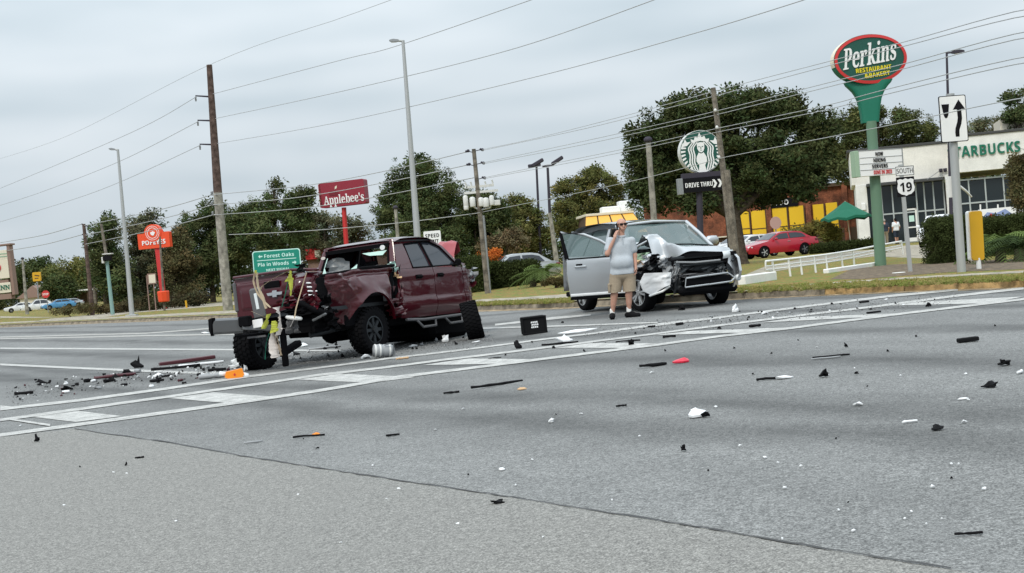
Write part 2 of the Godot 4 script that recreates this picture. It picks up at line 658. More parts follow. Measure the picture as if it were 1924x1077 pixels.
	mat("shoe_black", lin(0.012, 0.012, 0.013), 0.7)
	mat("hair_grey", lin(0.28, 0.26, 0.24), 0.9)
	mat("navy", lin(0.02, 0.03, 0.05), 0.9)
	mat("tee_white", lin(0.72, 0.74, 0.76), 0.95)
	# debris
	mat("shard_white", lin(0.78, 0.79, 0.80), 0.5)
	mat("shard_black", lin(0.012, 0.012, 0.013), 0.55)
	mat("shard_red", lin(0.62, 0.02, 0.05), 0.35)
	mat("shard_orange", lin(0.85, 0.26, 0.01), 0.4)
	mat("shard_grey", lin(0.28, 0.29, 0.30), 0.5)
	mat("shard_maroon", lin(0.07, 0.012, 0.018), 0.4)
	mat("shard_tan", lin(0.55, 0.36, 0.20), 0.8)
	mat("grit", lin(0.20, 0.20, 0.20), 0.95)
	for k in ["rubber", "black_plastic", "shoe_black", "steel_dark", "seat_cloth", "sign_black", "shard_black", "bark", "dark_wood", "brown_trim", "grey_plastic", "dark_metal"]:
		M[k].metallic_specular = 0.12

# ---------- ground ----------
const ALONG := Vector2(0.55, 0.835)   # the highway's lanes, in (x, z)

func ground_sheet(called: String, poly: PackedVector2Array, lift: float, m: Material, tile := 4.0, parent = null) -> MeshInstance3D:
	# poly in (x, z); cut into strips so that every layer follows the road's crossfall exactly
	var s = SurfaceTool.new()
	s.begin(Mesh.PRIMITIVE_TRIANGLES)
	var cuts = [-5000.0, -40.0, -12.0]
	for k in range(-16, 17):
		cuts.append(k * 0.5)
	cuts += [12.0, 40.0, 5000.0]
	var lo = 1e9
	var hi = -1e9
	for p in poly:
		lo = minf(lo, p.x)
		hi = maxf(hi, p.x)
	for k in cuts.size() - 1:
		if cuts[k + 1] <= lo or cuts[k] >= hi:
			continue
		for part in Geometry2D.intersect_polygons(poly, PackedVector2Array([Vector2(cuts[k], -5000), Vector2(cuts[k + 1], -5000), Vector2(cuts[k + 1], 5000), Vector2(cuts[k], 5000)])):
			var t = Geometry2D.triangulate_polygon(part)
			for q in t:
				var p = part[q]
				s.set_normal(Vector3.UP)
				s.set_uv(p / tile)
				s.set_uv2(Vector2(p.dot(ALONG) / 40.0, (p.x * 0.835 - p.y * 0.55) / 24.0))
				s.add_vertex(Vector3(p.x, hgt(p.x) + lift, p.y))
	var me = s.commit()
	# winding: make every face look up
	var st = SurfaceTool.new()
	st.begin(Mesh.PRIMITIVE_TRIANGLES)
	var a = me.surface_get_arrays(0)
	var vs = a[Mesh.ARRAY_VERTEX]
	for k in range(0, vs.size(), 3):
		var up = (vs[k + 1] - vs[k]).cross(vs[k + 2] - vs[k]).y
		for q in ([k, k + 2, k + 1] if up > 0 else [k, k + 1, k + 2]):
			st.set_uv(a[Mesh.ARRAY_TEX_UV][q])
			st.set_uv2(a[Mesh.ARRAY_TEX_UV2][q])
			st.add_vertex(vs[q])
	st.generate_normals()
	return mi(called, st.commit(), m, parent)

func px_poly(a: Array, lift := 0.0) -> PackedVector2Array:
	var o = PackedVector2Array()
	for k in range(0, a.size(), 2):
		var p = gp(a[k], a[k + 1], lift)
		o.append(Vector2(p.x, p.z))
	return o

func kerb_line() -> Array:
	# foot of the kerb, in (x, z), from the far left to the near right
	var o = []
	var first = gp(0, 615)
	var dir = Vector2(-0.55, -0.835)
	o.append(Vector2(first.x, first.z) + dir * 900.0)
	for q in [[0, 615], [200, 606.5], [420, 598.5], [660, 591], [905, 583], [1080, 577], [1230, 570], [1400, 561], [1550, 554], [1700, 547.5], [1800, 544], [1924, 540]]:
		var p = gp(q[0], q[1])
		o.append(Vector2(p.x, p.z))
	o.append(Vector2(11.2, -17.5))
	o.append(Vector2(16.0, -10.0))
	o.append(Vector2(40.0, 25.0))
	return o

func build_ground():
	var k = kerb_line()
	var road = PackedVector2Array(k)
	road.append_array(PackedVector2Array([Vector2(40, 60), Vector2(-900, 60), Vector2(-900, -500)]))
	struct(ground_sheet("road", road, 0.0, M.asphalt, 3.0))
	var land = PackedVector2Array()
	for p in k:
		land.append(p)
	land.append_array(PackedVector2Array([Vector2(3000, 25), Vector2(3000, -3000), Vector2(-3000, -3000), Vector2(-3000, -900)]))
	struct(ground_sheet("ground", land, LAND, M.lawn, 5.0))
	# the older, paler surfacing this side of the joint
	var near = px_poly([0, 822, 60, 815, 140, 806.5, 320, 834, 468, 860.5, 600, 881, 734, 902, 896, 926.5, 964, 937, 1240, 981, 1340, 997, 1561, 1036, 1816, 1077])
	near.append_array(PackedVector2Array([Vector2(3.9, 0.5), Vector2(3.9, 12), Vector2(-22, 12), Vector2(-22, -14)]))
	struct(ground_sheet("old_road", near, 0.004, M.old_asphalt, 2.6))

func mark(called: String, pts: Array, m: Material, lift := 0.008):
	# pts: [x, y, thickness] in photograph pixels, laid out on the ground
	var a = []
	var b = []
	for p in pts:
		a += [p[0], p[1] - p[2] / 2.0]
		b = [p[0], p[1] + p[2] / 2.0] + b
	return struct(ground_sheet(called, px_poly(a + b), lift, m, 1.6))

func build_markings():
	var r = RandomNumberGenerator.new()
	r.seed = 3
	# tar joint between the two surfacings, uneven
	var ctl = [[140, 807], [320, 833], [468, 860.5], [600, 881], [734, 902], [896, 926.5], [964, 937], [1240, 981], [1340, 997], [1561, 1036], [1816, 1076]]
	var jp = []
	for k in ctl.size() - 1:
		var n = 9
		for q in n:
			var t = float(q) / n
			var x = lerpf(ctl[k][0], ctl[k + 1][0], t)
			jp.append([x, lerpf(ctl[k][1], ctl[k + 1][1], t) + r.randf_range(-0.9, 0.9), r.randf_range(0.8, 2.4) * (0.6 + x / 1500.0)])
	mark("road_joint", jp, M.joint_tar, 0.008)
	mark("road_line", [[-60, 827, 6], [0, 819, 6], [321, 775, 6], [600, 735, 5.5], [750, 709, 5], [921, 688, 4.6], [1098, 666, 4.4], [1240, 648.5, 4.2], [1351, 633, 4], [1483, 618, 4], [1691, 591, 4], [1924, 563, 4], [2000, 554, 4]], M.road_paint)
	mark("road_line", [[-60, 799, 5], [0, 790.5, 5], [311, 747, 4.6], [600, 705.5, 4.2], [834, 677, 3.8], [961, 662, 3.6], [1098, 645, 3.2], [1217, 630, 3.2], [1340, 614, 3.4], [1492, 595, 3.6], [1644, 577, 3.8], [1795, 557, 4.2], [1924, 542.5, 4.5]], M.road_paint)
	mark("road_line", [[0, 770, 5], [160, 752, 5], [321, 730, 4.6], [468, 708, 4.2], [600, 692, 3.4], [734, 674, 3.2], [961, 646.5, 3], [1009, 640, 3], [1118, 627, 3], [1236, 611, 4.6], [1268, 607, 4.6], [1340, 599, 3.6], [1507, 577.5, 3.6], [1674, 557, 4.2], [1800, 545, 4]], M.road_paint)
	mark("road_line", [[930, 611, 3.4], [982, 605.5, 4.2], [1031, 599.5, 5], [1110, 592.5, 3]], M.road_paint)
	mark("road_line", [[900, 618, 2.4], [960, 616, 2.6], [1033, 614, 2.6], [1098, 612, 2.4], [1236, 607, 2.2]], M.road_paint)
	mark("road_line", [[0, 637, 2], [160, 634, 2.2], [260, 631.6, 2.4], [450, 628.5, 2.6]], M.worn_paint)
	mark("road_line", [[0, 634, 2], [276, 626.6, 2], [360, 620.5, 2.2], [440, 614, 2.2]], M.worn_paint)
	mark("road_line", [[0, 655, 2.6], [160, 656, 2.8], [448, 658, 3], [640, 659.5, 3]], M.road_paint)
	mark("road_line", [[0, 685.5, 3.6], [160, 693, 3.8], [251, 697, 4], [443, 704, 4.2]], M.road_paint)
	mark("road_line", [[17, 789, 3], [94, 800.5, 4]], M.road_paint, 0.010)
	for bar in [[0, 762.5, 37, 766.5, 14, 769, 0, 768], [62, 784.5, 147, 773, 230, 783, 142, 794], [316, 749, 401, 738, 515, 746.5, 424, 758], [557, 714, 640, 703, 784, 709, 700, 720],
			[794, 687, 880, 674.5, 1035, 676, 950, 684], [1040, 654.5, 1110, 645.5, 1235, 646, 1170, 655], [1225, 631, 1292, 623, 1478, 616.5, 1412, 625.5], [1431, 607, 1498, 597, 1701, 589, 1650, 596],
			[1674, 575, 1726, 568, 1924, 558, 1860, 570.5]]:
		struct(ground_sheet("road_hatching", px_poly(bar), 0.006, M.road_paint, 1.6))

func build_kerb_and_paths():
	var k = kerb_line()
	# kerb units with joints, each about 3 m long, a real step of 0.15 m
	var o = Node3D.new()
	o.name = numbered("kerb")
	add_child(o)
	struct(o)
	var path = []
	for i in k.size() - 2:
		if i == 0:
			continue
		path.append(k[i])
	var pts = []
	for i in path.size() - 1:
		var n = maxi(1, int(path[i].distance_to(path[i + 1]) / 2.6))
		for q in n:
			pts.append(path[i].lerp(path[i + 1], float(q) / n))
	pts.append(path[-1])
	for i in pts.size() - 1:
		var a: Vector2 = pts[i]
		var b: Vector2 = pts[i + 1]
		var d = (b - a).normalized()
		var nrm = Vector2(d.y, -d.x)
		if nrm.y > 0:
			nrm = -nrm
		a += d * 0.006
		b -= d * 0.006
		var s = begin()
		var prof = [[-0.01, -0.02], [0.02, 0.10], [0.05, 0.145], [0.08, 0.156], [0.24, 0.157], [0.24, -0.02]]
		for j in prof.size() - 1:
			var p0 = prof[j]
			var p1 = prof[j + 1]
			var q = []
			for e in [[a, p0], [b, p0], [b, p1], [a, p1]]:
				var w = e[0] + nrm * e[1][0]
				q.append(Vector3(w.x, hgt(w.x) + e[1][1], w.y))
			quad(s, q[0], q[1], q[2], q[3])
		for e in [a, b]:
			var q = []
			for p in prof:
				var w = e + nrm * p[0]
				q.append(Vector3(w.x, hgt(w.x) + p[1], w.y))
			for j in q.size() - 2:
				tri(s, q[0], q[j + 1], q[j + 2])
		put("kerb_unit", s, M.yellow_kerb if (a.x + b.x) / 2 > 6.55 else M.kerb_concrete, o)
	# gutter pan
	var gl = PackedVector2Array()
	var bk = PackedVector2Array()
	for i in range(1, k.size() - 1):
		var d = (k[mini(i + 1, k.size() - 1)] - k[i - 1]).normalized()
		var nrm = Vector2(d.y, -d.x)
		if nrm.y > 0:
			nrm = -nrm
		gl.append(k[i] + nrm * 0.02)
		bk.append(k[i] - nrm * 0.42)
	bk.reverse()
	gl.append_array(bk)
	struct(ground_sheet("gutter", gl, 0.004, M.gutter, 2.0))
	# pavements, drive and paths on the verge
	var L = LAND
	for a in [[64, 604, 97, 598.5, 169, 592, 241, 584, 350, 573.5, 420, 568, 560, 558, 560, 566, 420, 574.5, 251, 588, 205, 595, 133, 602.0, 80, 605.0],
			[0, 606, 130, 600, 250, 593.5, 420, 584.5, 560, 579, 560, 584, 420, 589.5, 250, 597, 130, 602.5, 0, 608.5],
			[0, 594.5, 60, 595.5, 110, 596.5, 60, 597.5, 0, 597.5], [860, 568.5, 905, 562.5, 980, 559, 1075, 552.5, 1075, 560, 980, 564.5, 905, 567.5, 860, 573],
			[1440, 541, 1463, 538.5, 1563, 531, 1700, 521.5, 1924, 509, 1924, 513, 1700, 524.5, 1563, 534, 1463, 541.5, 1440, 544]]:
		struct(ground_sheet("pavement", px_poly(a, L), L + 0.005, M.concrete, 3.0))
	struct(ground_sheet("mulch_bed", px_poly([1560, 525, 1600, 506, 1680, 497, 1760, 494, 1924, 486, 1924, 506, 1780, 512, 1690, 519, 1620, 525], L), L + 0.004, M.mulch, 1.5))
	struct(ground_sheet("parking_lot", px_poly([1392, 520, 1440, 500, 1560, 476, 1924, 446, 1924, 468, 1770, 487, 1640, 482, 1560, 492, 1470, 508], L), L + 0.004, M.concrete, 4.0))
	struct(ground_sheet("path", px_poly([1640, 470, 1700, 462, 1760, 458, 1770, 478, 1650, 484], L), L + 0.009, M.concrete, 3.0))

# ---------- trees and hedges ----------
var clump: ArrayMesh
var frond_clump: ArrayMesh

func leaf_clump(seed: int, n: int, size: float) -> ArrayMesh:
	# many bent leaves through a ball of radius 1
	var r = RandomNumberGenerator.new()
	r.seed = seed
	var s = begin()
	for k in n:
		var d = Vector3(r.randfn(), r.randfn() * 0.8, r.randfn()).normalized() * pow(r.randf(), 0.45)
		var b = frame_of(Vector3(r.randfn(), r.randfn() + 0.3, r.randfn()))
		var l = size * r.randf_range(0.7, 1.3)
		var w = l * r.randf_range(0.35, 0.55)
		var p0 = d - b.y * l * 0.5
		var p1 = d + b.x * w * 0.5 + b.z * l * 0.08
		var p2 = d + b.y * l * 0.5 + b.z * l * 0.2
		var p3 = d - b.x * w * 0.5 + b.z * l * 0.08
		quad(s, p0, p1, p2, p3)
	s.generate_normals()
	return s.commit()

func crown(parent, called: String, blobs: Array, n: int, size: float, col: Color, seed: int, gap := -0.15, freq := 0.5, mesh = null, spread := 0.35):
	# blobs: [centre, radii]; clumps are drawn towards the outside, with gaps where the noise is low
	var r = RandomNumberGenerator.new()
	r.seed = seed
	var vol = []
	var tot = 0.0
	for b in blobs:
		tot += b[1].x * b[1].y
		vol.append(tot)
	var xs = []
	var cs = []
	var guard = 0
	while xs.size() < n and guard < n * 12:
		guard += 1
		var q = r.randf() * tot
		var at = 0
		while vol[at] < q:
			at += 1
		var b = blobs[at]
		var d = Vector3(r.randfn(), r.randfn(), r.randfn()).normalized() * pow(r.randf(), 0.42)
		d *= 1.0 + 0.42 * nz.get_noise_3dv(d * 2.3 + Vector3.ONE * (seed + at))
		if r.randf() < 0.07:
			d *= r.randf_range(1.05, 1.22)
		var p = b[0] + d * b[1]
		if nz.get_noise_3dv(p * freq + Vector3.ONE * seed * 3.1) < gap:
			continue
		var sc = size * r.randf_range(0.5, 1.2) * (0.7 if d.length() > 1.0 else 1.0)
		var bs = Basis(Vector3(r.randfn(), r.randfn(), r.randfn()).normalized(), r.randf() * TAU).scaled(Vector3(sc, sc * 0.8, sc))
		xs.append(Transform3D(bs, p))
		var t = r.randf_range(-1, 1) + 0.9 * nz.get_noise_3dv(p * 0.35 + Vector3.ONE * seed)
		var c = col * (1.0 + spread * t)
		c.r *= 1.0 + 0.25 * r.randf_range(-0.6, 1)
		c.a = 1.0
		cs.append(c)
	var mm = MultiMesh.new()
	mm.transform_format = MultiMesh.TRANSFORM_3D
	mm.use_colors = true
	mm.mesh = clump if mesh == null else mesh
	mm.instance_count = xs.size()
	for k in xs.size():
		mm.set_instance_transform(k, xs[k])
		mm.set_instance_color(k, cs[k])
	var o = MultiMeshInstance3D.new()
	o.name = called
	o.multimesh = mm
	o.material_override = M.leaves
	o.set_meta("kind", "stuff")
	parent.add_child(o, true)
	return o

# blobs in photograph pixels at distance d: [x, y, rx, ry]
func tree(called: String, label: String, d: float, foot: Array, blobs: Array, n: int, size: float, col: Color, seed: int, opt := {}):
	var base = wp(foot[0], foot[1], d)
	base.y = hgt(base.x) + LAND
	var t = thing(called, label, opt.get("category", "tree"), base, Basis.IDENTITY, opt.get("group", ""))
	var bl = []
	var k = d / F
	var r = RandomNumberGenerator.new()
	r.seed = seed
	var top = 0.0
	for b in blobs:
		var c = wp(b[0], b[1], d + r.randf_range(-0.5, 0.5) * b[2] * k) - base
		bl.append([c, Vector3(b[2] * k, b[3] * k, maxf(b[2], b[3]) * k * 0.9)])
		top = maxf(top, c.y)
	# trunk: tapered, with limbs to each mass of the crown
	var s = begin()
	var tr = opt.get("trunk", 0.22)
	var fork = opt.get("fork", 0.4) * top
	var mid = Vector3.ZERO
	for b in bl:
		mid += b[0] / bl.size()
	var fp = Vector3(mid.x * 0.25, fork, mid.z * 0.25)
	tube(s, [Vector3(0, -0.2, 0), Vector3(0, 0.15, 0), fp * 0.5, fp], [tr * 1.5, tr * 1.1, tr * 0.95, tr * 0.85], 9)
	for b in bl:
		var e = b[0]
		if e.y < fork * 0.8:
			continue
		var m = fp.lerp(e, 0.5) + Vector3(0, 0.12, 0) * e.distance_to(fp)
		tube(s, [fp * 0.97, m, e, e + Vector3(r.randf_range(-0.4, 0.4), 0.7, 0) * b[1].y], [tr * 0.55, tr * 0.38, tr * 0.2, tr * 0.05], 6)
		for q in 3:
			var e2 = e + Vector3(r.randfn(), r.randfn() * 0.6, r.randfn()) * b[1] * 0.5
			tube(s, [m, m.lerp(e2, 0.6) + Vector3(0, 0.1, 0), e2], [tr * 0.22, tr * 0.14, tr * 0.04], 5)
	for b in bl:
		for q in 6:
			var dd = Vector3(r.randfn(), absf(r.randfn()) * 0.8, r.randfn()).normalized()
			var e3 = b[0] + dd * b[1] * r.randf_range(0.95, 1.12)
			tube(s, [b[0] + dd * b[1] * 0.3, b[0] + dd * b[1] * 0.7 + Vector3(0, 0.05, 0) * b[1].y, e3], [tr * 0.10, tr * 0.06, tr * 0.015], 4)
	put("trunk", s, M.bark, t)
	crown(t, "crown", bl, int(n * 0.88), size, col, seed, opt.get("gap", -0.15) + 0.09, opt.get("freq", 0.5), opt.get("mesh"), opt.get("spread", 0.35))
	return t

func palm(called: String, label: String, base: Vector3, hgt_: float, fronds: int, length: float, col: Color, seed: int, cat := "palm"):
	var t = thing(called, label, cat, base)
	var r = RandomNumberGenerator.new()
	r.seed = seed
	var s = begin()
	tube(s, [Vector3(0, -0.1, 0), Vector3(0.04, hgt_ * 0.5, 0), Vector3(0.02, hgt_, 0)], [0.16, 0.13, 0.11], 8)
	put("trunk", s, M.bark, t)
	for k in fronds:
		var f = begin()
		var az = TAU * (k + r.randf()) / fronds * 1.618 * 2.0
		var up = r.randf_range(0.15, 1.25)
		var d = Vector3(cos(az), 0, sin(az))
		var side = d.cross(Vector3.UP)
		var pts = []
		for q in 9:
			var u = q / 8.0
			pts.append(Vector3(0.02, hgt_, 0) + d * length * u * cos(up * (1.0 - 0.4 * u)) + Vector3.UP * length * (u * sin(up) - 0.75 * u * u))
		f.set_color(col * r.randf_range(0.7, 1.3))
		tube(f, pts, [0.018, 0.016, 0.014, 0.012, 0.01, 0.008, 0.006, 0.004, 0.003], 4)
		f.set_smooth_group(-1)
		for q in range(1, 9):
			for sg in [-1.0, 1.0]:
				for h in 2:
					var p = pts[q].lerp(pts[q - 1], h * 0.5)
					var ln = length * 0.30 * sin(PI * (0.15 + 0.8 * q / 9.0))
					var tip = p + side * sg * ln + (pts[q] - pts[q - 1]).normalized() * ln * 0.7 - Vector3.UP * ln * 0.35
					var w = (pts[q] - pts[q - 1]) * 0.28
					tri(f, p, p + w, tip)
		put("frond", f, M.leaves, t)
	return t

func build_trees():
	clump = leaf_clump(1, 46, 0.42)
	frond_clump = leaf_clump(2, 34, 0.7)
	var dk = Color(0.068, 0.090, 0.037)
	var gn = Color(0.098, 0.118, 0.044)
	var ol = Color(0.150, 0.160, 0.056)
	var gy = Color(0.170, 0.185, 0.110)
	var br = Color(0.135, 0.125, 0.060)
	# the far wood that closes the view behind everything
	var far = Node3D.new()
	far.name = "far_wood"
	add_child(far)
	far.set_meta("kind", "stuff")
	var fb = []
	var r = RandomNumberGenerator.new()
	r.seed = 5
	for q in [[-60, 520], [0, 518], [60, 512], [120, 500], [180, 490], [240, 462], [300, 450], [360, 432], [420, 428], [480, 425], [540, 428], [600, 432], [660, 432], [720, 425], [780, 415], [840, 410], [900, 405], [960, 410], [1020, 408], [1080, 400], [1140, 395], [1200, 385], [1260, 378], [1320, 375], [1380, 372], [1440, 368], [1500, 355], [1560, 335], [1620, 318], [1680, 305], [1740, 300], [1800, 296], [1860, 290], [1930, 276], [1990, 270]]:
		var gy_ = 512.0 - 0.085 * (q[0] - 962.0)
		var hh = (gy_ - q[1]) / 2.0
		for e in 2:
			var fd = 330.0 if q[0] < 210 else 170.0
			var c = wp(q[0] + 30 * e, gy_ - hh * (1.0 - 0.3 * e), fd + 5.0 * e)
			fb.append([c, Vector3(3.4 * fd / 170.0, hh * fd / F * r.randf_range(0.85, 1.08), 3.0)])
	crown(far, "far_trees", fb, 3600, 1.25, dk * 0.95, 77, -0.6, 0.3)
	# left of the junction
	tree("background_tree", "hazy olive tree line patch behind the left parking lot, far left of the red sign", 260.0, [150, 575], [[150, 515, 45, 30], [185, 505, 34, 34], [110, 520, 36, 24]], 260, 1.7, ol * 0.9, 101)
	tree("background_tree", "low dark tree at far left beside the tall shop board", 280.0, [50, 572], [[45, 515, 30, 26], [78, 505, 26, 22], [20, 530, 25, 22]], 220, 1.6, dk * 1.1, 102)
	tree("background_tree", "dome shaped dark tree above the far parked cars", 220.0, [110, 570], [[110, 537, 30, 24], [128, 545, 22, 18], [92, 546, 16, 16]], 260, 1.2, dk, 103, {"gap": -0.4})
	tree("background_tree", "tall thin topped tree just right of the dark wooden pole", 105.0, [200, 585], [[196, 450, 26, 34], [190, 500, 28, 55], [222, 520, 30, 55], [205, 420, 10, 18]], 560, 0.62, dk * 1.15, 104, {"gap": -0.1})
	tree("background_tree", "ragged grey brown tree behind the lamp post left of the orange sign", 110.0, [262, 580], [[258, 440, 32, 40], [280, 480, 34, 50], [250, 530, 30, 42], [285, 415, 22, 20]], 620, 0.62, gy * 0.65, 105, {"gap": 0.0})
	tree("background_tree", "bare looking brownish tree behind the orange box under the orange sign", 104.0, [325, 572], [[322, 500, 40, 55], [352, 470, 30, 40], [340, 540, 36, 34], [330, 450, 22, 24]], 560, 0.6, br * 0.75, 106, {"gap": 0.02})
	tree("background_tree", "dark leafy tree right behind the tallest pole", 112.0, [400, 560], [[372, 430, 34, 40], [400, 420, 36, 38], [372, 500, 40, 55], [425, 470, 45, 65], [398, 392, 24, 16]], 820, 0.66, dk, 107, {"gap": -0.1})
	tree("background_tree", "tall feathery tree with split top left of the maroon sign", 108.0, [520, 545], [[520, 385, 30, 38], [560, 395, 28, 34], [480, 410, 34, 36], [520, 440, 70, 55], [575, 365, 14, 16], [515, 352, 16, 14], [450, 440, 40, 50]], 1100, 0.64, dk * 1.15, 108, {"gap": -0.02})
	tree("background_tree", "pale grey green tree below the maroon sign", 118.0, [610, 540], [[610, 425, 34, 32], [585, 450, 36, 44], [660, 440, 40, 36], [640, 470, 50, 40]], 620, 0.66, gy * 0.7, 109, {"gap": 0.0})
	tree("background_tree", "round topped oak standing behind the middle lamp post", 100.0, [790, 530], [[778, 330, 42, 38], [812, 345, 40, 40], [748, 370, 36, 36], [785, 400, 62, 50], [845, 385, 36, 40], [720, 410, 22, 24], [800, 460, 80, 60]], 1700, 0.6, dk * 1.05, 110, {"gap": -0.08, "trunk": 0.35})
	tree("background_tree", "lower dark tree behind the pole with grey transformers", 104.0, [890, 520], [[895, 385, 34, 34], [925, 400, 30, 34], [880, 440, 60, 50], [935, 440, 38, 42]], 900, 0.62, dk * 1.0, 111, {"gap": -0.08})
	tree("background_tree", "light olive bushy tree between the transformer pole and the twin headed lamp", 125.0, [970, 500], [[965, 395, 30, 28], [992, 402, 26, 26], [960, 440, 46, 42], [1000, 440, 40, 40]], 700, 0.7, ol * 0.75, 112, {"gap": -0.05})
	tree("background_tree", "olive tree right of the twin headed lamp behind the silver car", 118.0, [1085, 480], [[1070, 370, 30, 32], [1110, 350, 36, 32], [1140, 362, 34, 36], [1090, 410, 56, 46], [1150, 410, 40, 40], [1118, 325, 16, 16]], 1000, 0.66, ol * 0.72, 113, {"gap": -0.04})
	tree("autumn_tree", "thin brownish tree behind the clipped left hedge", 82.0, [940, 505], [[940, 455, 28, 22], [965, 450, 24, 26], [920, 462, 18, 16]], 240, 0.42, Color(0.13, 0.105, 0.06), 114, {"gap": 0.05})
	tree("autumn_bush", "orange leaved bush peeking over the clipped left hedge", 70.0, [918, 515], [[916, 482, 16, 9], [930, 478, 10, 8]], 110, 0.28, Color(0.42, 0.13, 0.03), 115, {"gap": -0.3, "category": "bush", "trunk": 0.05})
	# the great oak
	var oak = []
	for q in [[1240, 255, 62, 48], [1300, 215, 60, 42], [1390, 200, 66, 38], [1465, 215, 60, 40], [1530, 250, 48, 46], [1215, 300, 44, 40], [1260, 330, 60, 46], [1340, 285, 86, 62], [1440, 300, 90, 62], [1520, 320, 56, 52], [1480, 345, 74, 34], [1235, 365, 48, 30], [1310, 372, 50, 26], [1420, 362, 60, 26], [1205, 345, 26, 24]]:
		oak.append(q)
	tree("oak_tree", "huge dark spreading oak behind the round coffee sign", 62.0, [1387, 486], oak, 3400, 0.52, dk * 0.84, 120, {"gap": -0.05, "trunk": 0.42, "fork": 0.32, "freq": 0.8})
	tree("background_tree", "airy tree behind the green oval sign above the white shop roof", 108.0, [1660, 420], [[1600, 235, 40, 36], [1650, 225, 46, 32], [1705, 235, 44, 30], [1740, 255, 26, 24], [1620, 280, 60, 40], [1700, 275, 50, 30], [1580, 290, 40, 50]], 1100, 0.62, gn * 0.85, 121, {"gap": 0.04})
	tree("background_tree", "pale thin treetop above the shop roof right of the arrow sign", 125.0, [1850, 420], [[1840, 238, 26, 18], [1868, 235, 18, 14], [1818, 250, 22, 16]], 150, 0.55, gy * 0.9, 122, {"gap": 0.05})
	tree("background_tree", "dark clumped treetop at the right edge of the view", 95.0, [1925, 420], [[1912, 183, 22, 14], [1906, 222, 24, 16], [1920, 240, 30, 18], [1935, 200, 20, 30]], 240, 0.55, dk * 1.2, 123, {"gap": -0.05})
	tree("weeping_tree", "brownish weeping tree hanging in front of the white shop at the right edge", 52.0, [1950, 500], [[1925, 320, 26, 40], [1932, 365, 28, 34], [1945, 290, 26, 30]], 360, 0.30, br * 0.7, 124, {"gap": 0.0})

